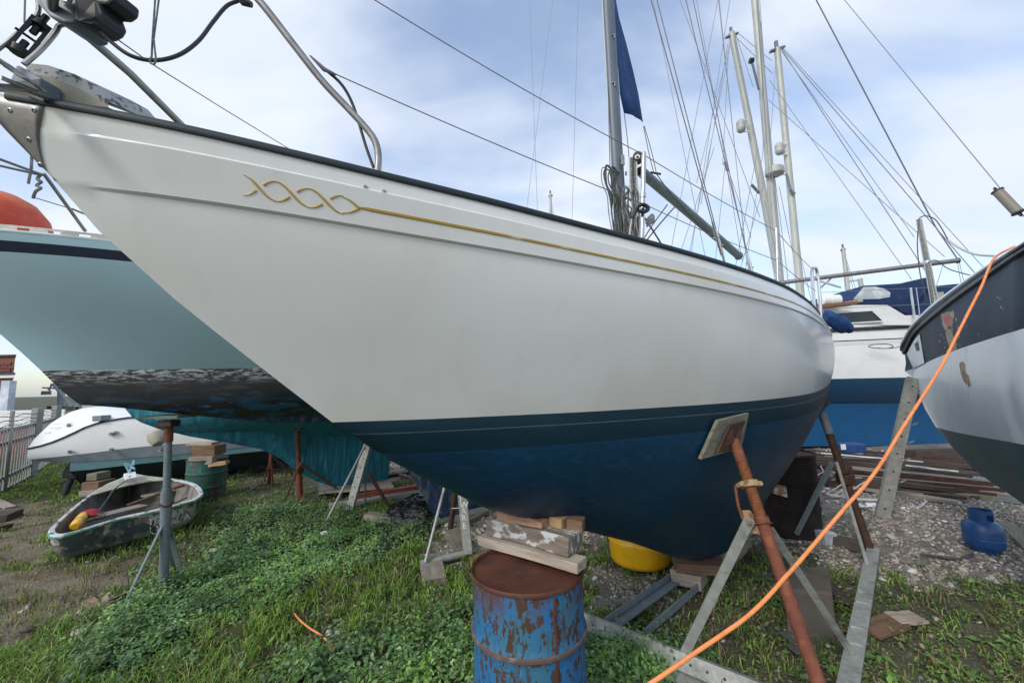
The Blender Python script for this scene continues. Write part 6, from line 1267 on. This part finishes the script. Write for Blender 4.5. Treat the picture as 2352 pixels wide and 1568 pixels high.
for k in range(6):
    f = k/5; piece('slat', M['wood_grey'], pal, gp(733-2*f, 1131-21*f, .13), gp(905-10*f, 1118-14*f, .13), .12, .022, jit=.003)
for f in (0, .5, 1): piece('bearer', M['wood_dark'], pal, gp(738+160*f, 1133-13*f, .06), gp(735+150*f, 1112-10*f, .06), .08, .09)
# black polythene heap
q = MB(); cx = gp(965, 1190); rows = []
for i in range(22):
    r = []
    for j in range(36):
        u_, w_ = -1+2*i/21, -1+2*j/35; x = cx.x+w_*.50+.10*u_; y = cx.y+.05+u_*.42-w_*.10; e = max(0, 1-(u_*u_)**1.3*.9-(w_*w_)**1.5); n_ = math.sin(x*19+y*7)*.5+math.sin(x*33-y*21+1)*.35+math.sin(y*41+x*11)*.3+math.sin(x*61+y*50)*.2
        r.append(Vector((x+.02*math.sin(y*30), y, -.02+.30*e**.8*(1+.0*n_)+.035*n_*min(1, e*2))))
    rows.append(r)
q.grid(rows); tag(q.build('plastic_sheet', M['plastic_sheet'], None, smooth=False), 'crumpled black polythene sheet heaped on the ground under the white bow', 'plastic sheet')
# ---- the cradle under the white yacht
cr_ = thing('boat_cradle', 'galvanised cradle with rusty red screw prop supporting the white yacht', 'boat cradle', (1.6, 3.0, 0))
n0, n1 = gp(1322, 1402, .13), gp(1990, 1668, .13)
channel('front_beam', n0-Vector((0, 0, .05)), n1-Vector((0, 0, .05)), .10, .05, 'galv', cr_, face=(-.38, -1, .35), holes=17, hole_r=.008)
q = MB(); q.bar(n0+Vector((-.0, -.06, -.115)), n1+Vector((0, -.06, -.115)), .11, .012); q.build('bottom_flange', M['galv'], cr_)
r0, r1 = gp(2006, 1258, .08), gp(1930, 1668, .08)
q = MB(); q.bar(r0, r1, .10, .012); q.bar(r0+Vector((.048, 0, -.04)), r1+Vector((.048, 0, -.04)), .010, .09); q.build('side_beam', M['galv'], cr_)
for f in (.40, .47, .62, .70):
    p = r0.lerp(r1, f); q = MB(); q.bar(p-Vector((.06, 0, -.006)), p+Vector((.02, -.03, -.006)), .012, .03); q.build('lug', M['galv'], cr_)
q = MB(); q.bar(gp(2005, 1262, .05), gp(1700, 1185, .05), .10, .10); q.build('back_beam', M['greyribbon'], cr_)
q = MB(); q.bar(gp(1405, 1432, .06), gp(1556, 1325, .06), .13, .010); q.bar(gp(1405, 1432, .08)+Vector((-.05, .02, 0)), gp(1556, 1325, .08)+Vector((-.05, .02, 0)), .01, .06); q.build('cross_channel', M['greypaint'], cr_)
q = MB(); q.bar(gp(1478, 1456, .07), gp(1610, 1342, .07), .010, .06); q.build('cross_angle', M['greypaint'], cr_)
# screw prop 1
HS = [[bot_pt(q_, v, 1) for v in VV[20:100]] for q_ in QL]
def hull_at(x, y): return surf_hit(HS, x, y)
c4 = [(1650, 966), (1721, 949), (1703, 1030), (1610, 1055)]; h4 = [hull_at(*c) for c in c4]; print('PADDEPTH', [round(h.y, 3) for h in h4])
dmin = hull_at(1668, 1000)
hn = (h4[1]-h4[3]).cross(h4[0]-h4[2]).normalized(); hn = hn if hn.y < 0 else -hn
def on_plane(x, y, off=.03):
    d = ray(x, y); p0 = dmin+hn*off; o = Vector((0, 0, CZ)); return o+d*((p0-o).dot(hn)/d.dot(hn))
PAD = [on_plane(*c) for c in c4]
pt0, pf = on_plane(1686, 1010, .05), at(1938, 1735, 1.87); dp = (pf-pt0)
def pp_(f): return pt0+dp*f
def fy(y): return (y-1010)/(1735-1010)
def f_at(y):
    a, b = 0, 1
    for _ in range(30):
        m = (a+b)/2; c = RM.transposed() @ (pp_(m)-Vector((0, 0, CZ))); yy = 784+F*c.y/c.z
        if 784-F*c.y/-c.z < y: a = m
        else: b = m
    return a
fA, fB, fC, fD, fE = f_at(1061), f_at(1068), f_at(1112), f_at(1190), f_at(1202)
q = MB(); q.tube([pp_(0), pp_(fA)], .030, 18); q.build('top_sleeve', M['rust'], cr_, smooth=True)
q = MB(); n_t = 30; rr = []; pp2 = []
for i in range(n_t*2+1):
    f = fA+(fD-fA)*i/(n_t*2); pp2.append(pp_(f)); rr.append(.0325 if i % 2 else .0262)
q.tube(pp2, rr, 18); q.build('threaded_tube', M['rust_orange'], cr_, smooth=True, angle=80)
q = MB(); q.tube([pp_(fD-.005), pp_(fE)], .038, 18); q.tube([pp_(fE), pp_(fE+.003)], .046, 18); q.build('socket', M['rust'], cr_, smooth=True)
q = MB(); q.tube([pp_(fE), pp_(1)], .0315, 20); q.build('outer_tube', M['redlead'] if False else M['rust'], cr_, smooth=True)
q = MB(); c = pp_(fC); d_ = dp.normalized(); e1 = d_.cross(Vector((0, 1, 0))).normalized()
q.tube([c-d_*.018, c+d_*.018], [.052, .052], 10); q.bar(c-e1*.066, c+e1*.066, .05, .026, up=d_); q.build('screw_collar', M['rust_yellow'], cr_, bevel=.004)
q = MB(); q.tube(smooth_pts([c+(e1 if e1.x < 0 else -e1)*.05, at(1693, 1112, 2.48), at(1690, 1122, 2.47), at(1696, 1160, 2.44), at(1707, 1192, 2.42)], 5), .0085, 8); q.build('turning_handle', M['rust'], cr_, smooth=True)
# pad plate
P4 = PAD; nrm_ = (P4[1]-P4[0]).cross(P4[3]-P4[0]).normalized(); nrm_ = nrm_ if nrm_.y > 0 else -nrm_
me_up = P4[3]-P4[0]; w_ = (P4[1]-P4[0]).length
q = MB(); q.prism(P4, nrm_*.022); q.build('pad_board', M['wood_green'], cr_, bevel=.002)
cpt = (P4[0]+P4[1]+P4[2]+P4[3])/4; exx = (P4[1]-P4[0]).normalized(); eyy = (P4[0]-P4[3]).normalized()
q = MB(); q.prism([cpt+exx*a_*.075+eyy*b_*.095-nrm_*.014 for a_, b_ in ((-1, -1), (1, -1), (1, 1), (-1, 1))], -nrm_*.012); q.build('pad_plate', M['rust_dark'], cr_)
for s_ in (-1, 1): q = MB(); q.prism([cpt+exx*.04*s_+eyy*.07-nrm_*.026, cpt+exx*.04*s_-eyy*.06-nrm_*.026, pt0+exx*.03*s_-nrm_*.02], exx*.006); q.build('gusset', M['rust_dark'], cr_)
# bracket and braces
q = MB(); br = at(1726, 1204, 2.40); q.prism([at(1706, 1172, 2.44), at(1724, 1172, 2.44), at(1752, 1210, 2.40), at(1748, 1226, 2.40), at(1712, 1224, 2.42)], (0, .012, 0)); q.build('brace_bracket', M['rust_yellow'], cr_, bevel=.002)
b0, b1 = at(1722, 1192, 2.38), gp(1572, 1500, .10); q = MB(); q.bar(b0, b1, .056, .008, up=(-.3, -1, .2)); q.build('brace', M['galv'], cr_, bevel=.001)
q = MB(); q.lathe(at(1719, 1199, 2.37), [(.012, 0), (.012, .006), (.007, .008), (.007, .012), (0, .012)], 8, (-.1, -1, .2)); q.build('bolt', M['rust_yellow'], cr_)
q = MB(); q.bar(at(1768, 1212, 2.40), gp(1957, 1500, .10), .006, .040, up=(.6, -.6, .5)); q.bar(at(1772, 1214, 2.42), gp(1959, 1500, .10), .030, .006, up=(0, -1, .3)); q.build('brace', M['galv'], cr_)
# screw prop 2
t2, f2_ = at(1888, 948, 4.5), gp(1999, 1262, .06); q = MB(); q.tube([t2, t2.lerp(f2_, .16)], .041, 14); q.build('top_sleeve', M['greypaint'], cr_, smooth=True)
q = MB(); q.tube([t2.lerp(f2_, .15), f2_], .037, 14); q.build('prop_tube', M['rust_dark'], cr_, smooth=True)
q = MB(); c = t2.lerp(f2_, .43); q.tube([c, t2.lerp(f2_, .46)], .065, 12); q.box(t2.lerp(f2_, .5), (.12, .12, .10)); q.build('collar', M['rust_dark'], cr_, bevel=.005)
q = MB(); q.tube([at(1911, 1062, 4.38), gp(1830, 1225, .08)], .030, 6); q.build('brace', M['greypaint'], cr_)
q = MB(); q.bar(at(1921, 1060, 4.26), gp(1992, 1296, .08), .028, .012, up=(0, -1, .3)); q.build('brace', M['galv'], cr_)
q = MB(); q.prism([at(1868, 945, 4.62), at(1903, 915, 4.9), at(1908, 925, 4.9), at(1872, 962, 4.6)], (.02, .10, .02)); q.build('pad_board', M['wood_dark'], cr_)
# slab, junk
q = MB(); p = [gp(x, y, .33) for x, y in ((1818, 1300), (1902, 1300), (1912, 1360), (1800, 1352))]; q.prism([Vector((a.x, a.y, -.03)) for a in p], (0, 0, .36)); tag(q.build('concrete_block', M['greyribbon'], None, bevel=.015), 'square concrete block behind the red prop', 'concrete block')
q = MB(); q.prism([gp(1728, 1182, .05), gp(1752, 1182, .05), at(1742, 1100, 4.6), at(1738, 1040, 4.6), at(1730, 1042, 4.6)], (.0, .12, 0)); tag(q.build('weathered_post', M['moss'], None), 'peeling white board standing between the keel and the dark drum', 'board')
tag(piece('metal_plate', M['steel_dull'], None, gp(1798, 1448, .05), gp(1838, 1478, .04), .08, .006), 'bent shiny metal strip lying left of the red prop foot', 'metal plate')
tag(piece('metal_plate', M['steel_dull'], None, gp(1818, 1478, .03), gp(1845, 1500, .03), .10, .006), 'second shiny metal offcut nearer the camera beside the red prop', 'metal plate')
for a, b, w, h, m_, l in ((gp(1992, 1450, .03), gp(2062, 1425, .03), .17, .03, 'wood_brown', 'brown board lying in the weeds right of the cradle'), (gp(2050, 1420, .04), gp(2112, 1416, .05), .15, .02, 'wood_pale', 'pale board leaning on the brown board right of the cradle'), (gp(1895, 1330, .04), gp(1945, 1385, .04), .10, .02, 'wood_dark', 'dark slate coloured board beside the concrete block'), (gp(2310, 1200, .03), gp(2400, 1290, .03), .14, .03, 'wood_green', 'grey plank at the right edge beside the gas bottle'), (gp(-20, 1145, .12), gp(24, 1165, .03), .12, .03, 'wood_pale', 'pale board leaning at the foot of the fence'), (gp(-40, 1190, .05), gp(35, 1182, .05), .35, .10, 'wood_dark', 'dark slab lying at the left edge below the fence'), (gp(-40, 1212, .04), gp(15, 1210, .04), .14, .06, 'wood_dark', 'second dark slab nearer the camera at the left edge')):
    tag(piece('board', M[m_], None, a, b, w, h, jit=.004), l, 'board')
q = MB(); c = gp(1862, 1222); rows = []
for i in range(9):
    th_ = math.pi/2*i/8; rows.append([c+Vector((.17*math.cos(th_)*math.cos(a)*(1+.12*math.sin(a*5+i)), .10+.14*math.cos(th_)*math.sin(a), .20*math.sin(th_)*(1+.06*math.sin(a*3)))) for a in [2*math.pi*k/24 for k in range(25)]])
q.grid(rows); tag(q.build('black_bag', M['plastic_sheet'], None), 'small black plastic bag on the cradle beam below the dark drum', 'bag')
q = MB(); c = gp(1899, 1248); q.lathe(c, [(.08, 0), (.10, .12), (.105, .125)], 4); tag(q.build('plastic_tub', M['clear'], None), 'clear plastic tub in front of the black bag', 'tub')
q = MB(); random.seed(9)
for k in range(7):
    c = gp(1985+random.uniform(-14, 22), 1168+random.uniform(-7, 6), .03); q.prism([c+Vector((random.uniform(-.09, .09), random.uniform(-.07, .07), random.uniform(-.02, .06))) for _ in range(4)], (.0, .0, .004))
tag(q.build('crumpled_paper', M['paper'], None), 'crumpled white paper litter on the gravel behind the second prop', 'litter')
q = MB(); c = at(1951, 1027, 7.8); q.box(c, (.42, .3, .17)); tag(q.build('dark_box', M['gasblue'], None, bevel=.02), 'dark blue box on the scrap pile under the blue keel', 'box')
q = MB(); q.box(at(1937, 1026, 7.62), (.09, .01, .10)); tag(q.build('box_label', M['paper'], None), 'white label card on the dark blue box', 'label')
q = MB()
for k in range(4):
    c0_ = gp(255+random.uniform(-8, 8), 1378, .02); 
pc = [gp(x, y, z) for x, y, z in ((183, 1385, .02), (215, 1370, .05), (230, 1376, .02), (250, 1362, .08), (262, 1372, .05), (300, 1358, .08), (330, 1362, .03), (300, 1385, .03), (262, 1400, .06), (235, 1398, .02), (205, 1396, .05))]
q.add(pc+[gp(250, 1380, .10), gp(235, 1386, .02), gp(285, 1374, .03)], [(0, 1, 12, 10), (1, 2, 12), (2, 3, 11, 12), (3, 4, 11), (4, 5, 13, 11), (5, 6, 7, 13), (7, 8, 11, 13), (8, 9, 12, 11), (9, 10, 12)])
o = q.build('cardboard', M['card'], None); s_ = o.modifiers.new('s', 'SOLIDIFY'); s_.thickness = .008; tag(o, 'torn wet cardboard lying in the grass by the tripod stand foot', 'cardboard')
q = MB(); q.tube(smooth_pts([gp(676, 1408, .05), gp(690, 1424, .08), gp(712, 1442, .08), (gp(735, 1456, .08)), gp(752, 1470, .07), gp(768, 1484, .02)], 6), .0065, 8); tag(q.build('orange_cord', M['orange'], None, smooth=True), 'short stretch of orange cord surfacing in the grass left of the drum', 'cord')
# right hand perforated leg
s4 = thing('boat_stand', 'tall grey perforated channel stand under the right hand boat', 'boat stand', gp(2028, 1188))
a, b = gp(2028, 1190), at(2100, 868, 5.7)
channel('perforated_post', a, b, .14, .07, 'galv_dull', s4, face=(-.45, -1, .1), holes=8, hole_r=.014)
channel('perforated_post', a+Vector((.12, .10, 0)), b+Vector((.10, .12, 0)), .06, .06, 'greypaint', s4, face=(1, -.4, .1))
for f in (.10, .25, .40, .52, .65):
    p = a.lerp(b, f)+Vector((.03, -.09, 0)); q = MB(); q.tube([p, p+Vector((.09, .02, .02))], .011, 6); q.build('rung', M['galv_dull'], s4)
# scrap pile: lengths of steel and timber lying side by side
random.seed(21)
lens = []
for k in range(34):
    f = k/33; y0 = 1036+random.uniform(-3, 3)+f*74; y1 = 1062+f*88+random.uniform(-5, 5); x0 = 1835+random.uniform(-20, 40)+f*30+(120 if random.random() < .3 else 0); x1 = 2260+random.uniform(-110, 60)+f*40
    z = .05+.22*math.sin(math.pi*min(1, f*1.05))*random.uniform(.4, 1); m_ = random.choice(['wood_dark', 'rust_dark', 'wood_dark', 'rust_dark', 'rust_dark', 'greypaint', 'wood_grey', 'wood_dark']); w = random.uniform(.04, .14); h = random.uniform(.03, .09)
    lens.append((x0, y0, x1, y1, z, m_, w, h))
lens += [(2095, 1108, 2330, 1148, .06, 'wood_grey', .09, .14), (2055, 1133, 2290, 1143, .05, 'wood_green', .10, .07), (2090, 1045, 2210, 1042, .08, 'wood_dark', .25, .22), (1885, 1040, 2120, 1060, .26, 'white', .03, .02), (2080, 1068, 2200, 1082, .28, 'white', .02, .02)]
posn = ['far edge', 'back', 'middle', 'front', 'near edge']
words = {'wood_dark': 'dark wet timber length', 'rust_dark': 'dark rusty steel length', 'wood_brown': 'brown timber length', 'greypaint': 'grey painted steel length', 'wood_grey': 'weathered grey timber length', 'rust': 'red rusted steel length', 'wood_green': 'greenish grey timber length', 'white': 'thin white batten'}
for k, (x0, y0, x1, y1, z, m_, w, h) in enumerate(lens):
    tag(piece('scrap_length', M[m_], None, gp(x0, y0, z), gp(x1, y1, z*.8), w, h, bev=0, jit=.004), (['very thin', 'thin', 'wide', 'broad flat'][int(min(3, (w-.03)/.03))]+' ' if m_ != 'white' else '')+words[m_]+' '+['at the far edge of', 'towards the back of', 'in the middle of', 'towards the front of', 'at the near edge of'][min(4, int((y0-1030)/17))]+' the scrap pile', 'scrap', 'lengths in the scrap pile')
for k, (cx_, cy_, rx_, ry_) in enumerate(((1925, 1090, 26, 34), (1900, 1110, 34, 18), (1945, 1118, 46, 14), (1918, 1098, 20, 26))):
    q = MB(); c = gp(cx_, cy_, .12); ph = k*1.1; q.tube([c+Vector((rx_*.0075*math.cos(a), .28*math.sin(a+ph*.2), .13*math.sin(a+ph)+.02*math.sin(3*a))) for a in [2*math.pi*j/30 for j in range(27)]], .009, 6); tag(q.build('cable_coil', M['rope_pale'], None, smooth=True), 'loose white cable loop lying between the dark drum and the scrap pile', 'cable', 'loose cable loops')
for pts_, r, l in (([(1900, 1135), (1960, 1145), (2010, 1148), (2040, 1146)], .02, 'white plastic pipe lying along the gravel left of the perforated stand'), ([(2138, 1141), (2170, 1144), (2205, 1154)], .018, 'short white pipe offcut on the gravel behind the gas bottle'), ([(2080, 1138), (2110, 1140), (2126, 1150), (2112, 1164), (2095, 1163)], .008, 'thin white curved cable on the gravel right of the perforated stand'), ([(2115, 1272), (2160, 1278), (2200, 1283), (2235, 1272)], .012, 'dark curved hose on the gravel left of the gas bottle')):
    q = MB(); q.tube(smooth_pts([gp(x, y, .03) for x, y in pts_], 5), r, 8); tag(q.build('pipe', M['rubber'] if 'hose' in l else M['rope_pale'], None, smooth=True), l, 'pipe')
q = MB(); c = gp(2046, 1112, .1); q.lathe(c-Vector((0, 0, .1)), [(.05, 0), (.14, .04), (.15, .12), (.08, .2), (0, .22)], 7); tag(q.build('green_net', mat('green_netting', (.02, .16, .09), .8, bump=(30, .8)), None), 'scrap of green netting behind the perforated stand', 'net')
q = MB(); q.lathe(gp(2052, 1128, .02), [(.03, 0), (.045, .03), (.03, .07), (0, .08)], 10); tag(q.build('plastic_bottle', M['white'], None, smooth=True), 'small white plastic bottle beside the green netting', 'bottle')
# a few loose pale stones and bits of litter in the grass
random.seed(31)
for k, (x, y) in enumerate([(490, 1268), (1020, 1262), (925, 1222), (60, 1450), (180, 1460), (390, 1095)]):
    q = MB(); q.lathe(gp(x, y, -.01), [(.01, 0), (.04, .01), (.05, .03), (.03, .055), (0, .06)], 7); o = q.build('pale_stone', M['greyribbon'] if k % 2 else M['cream'], None); o.scale = (1.2, .8, .8); tag(o, ['pale stone in the nettles right of the tripod stand', 'white chunk on the gravel left of the lettered stand', 'pale lump in the nettles by the black sheet', 'pale stone at the lower left edge', 'white flake in the grass near the lower left corner', 'pale lump behind the dinghy bow'][k], 'stone')
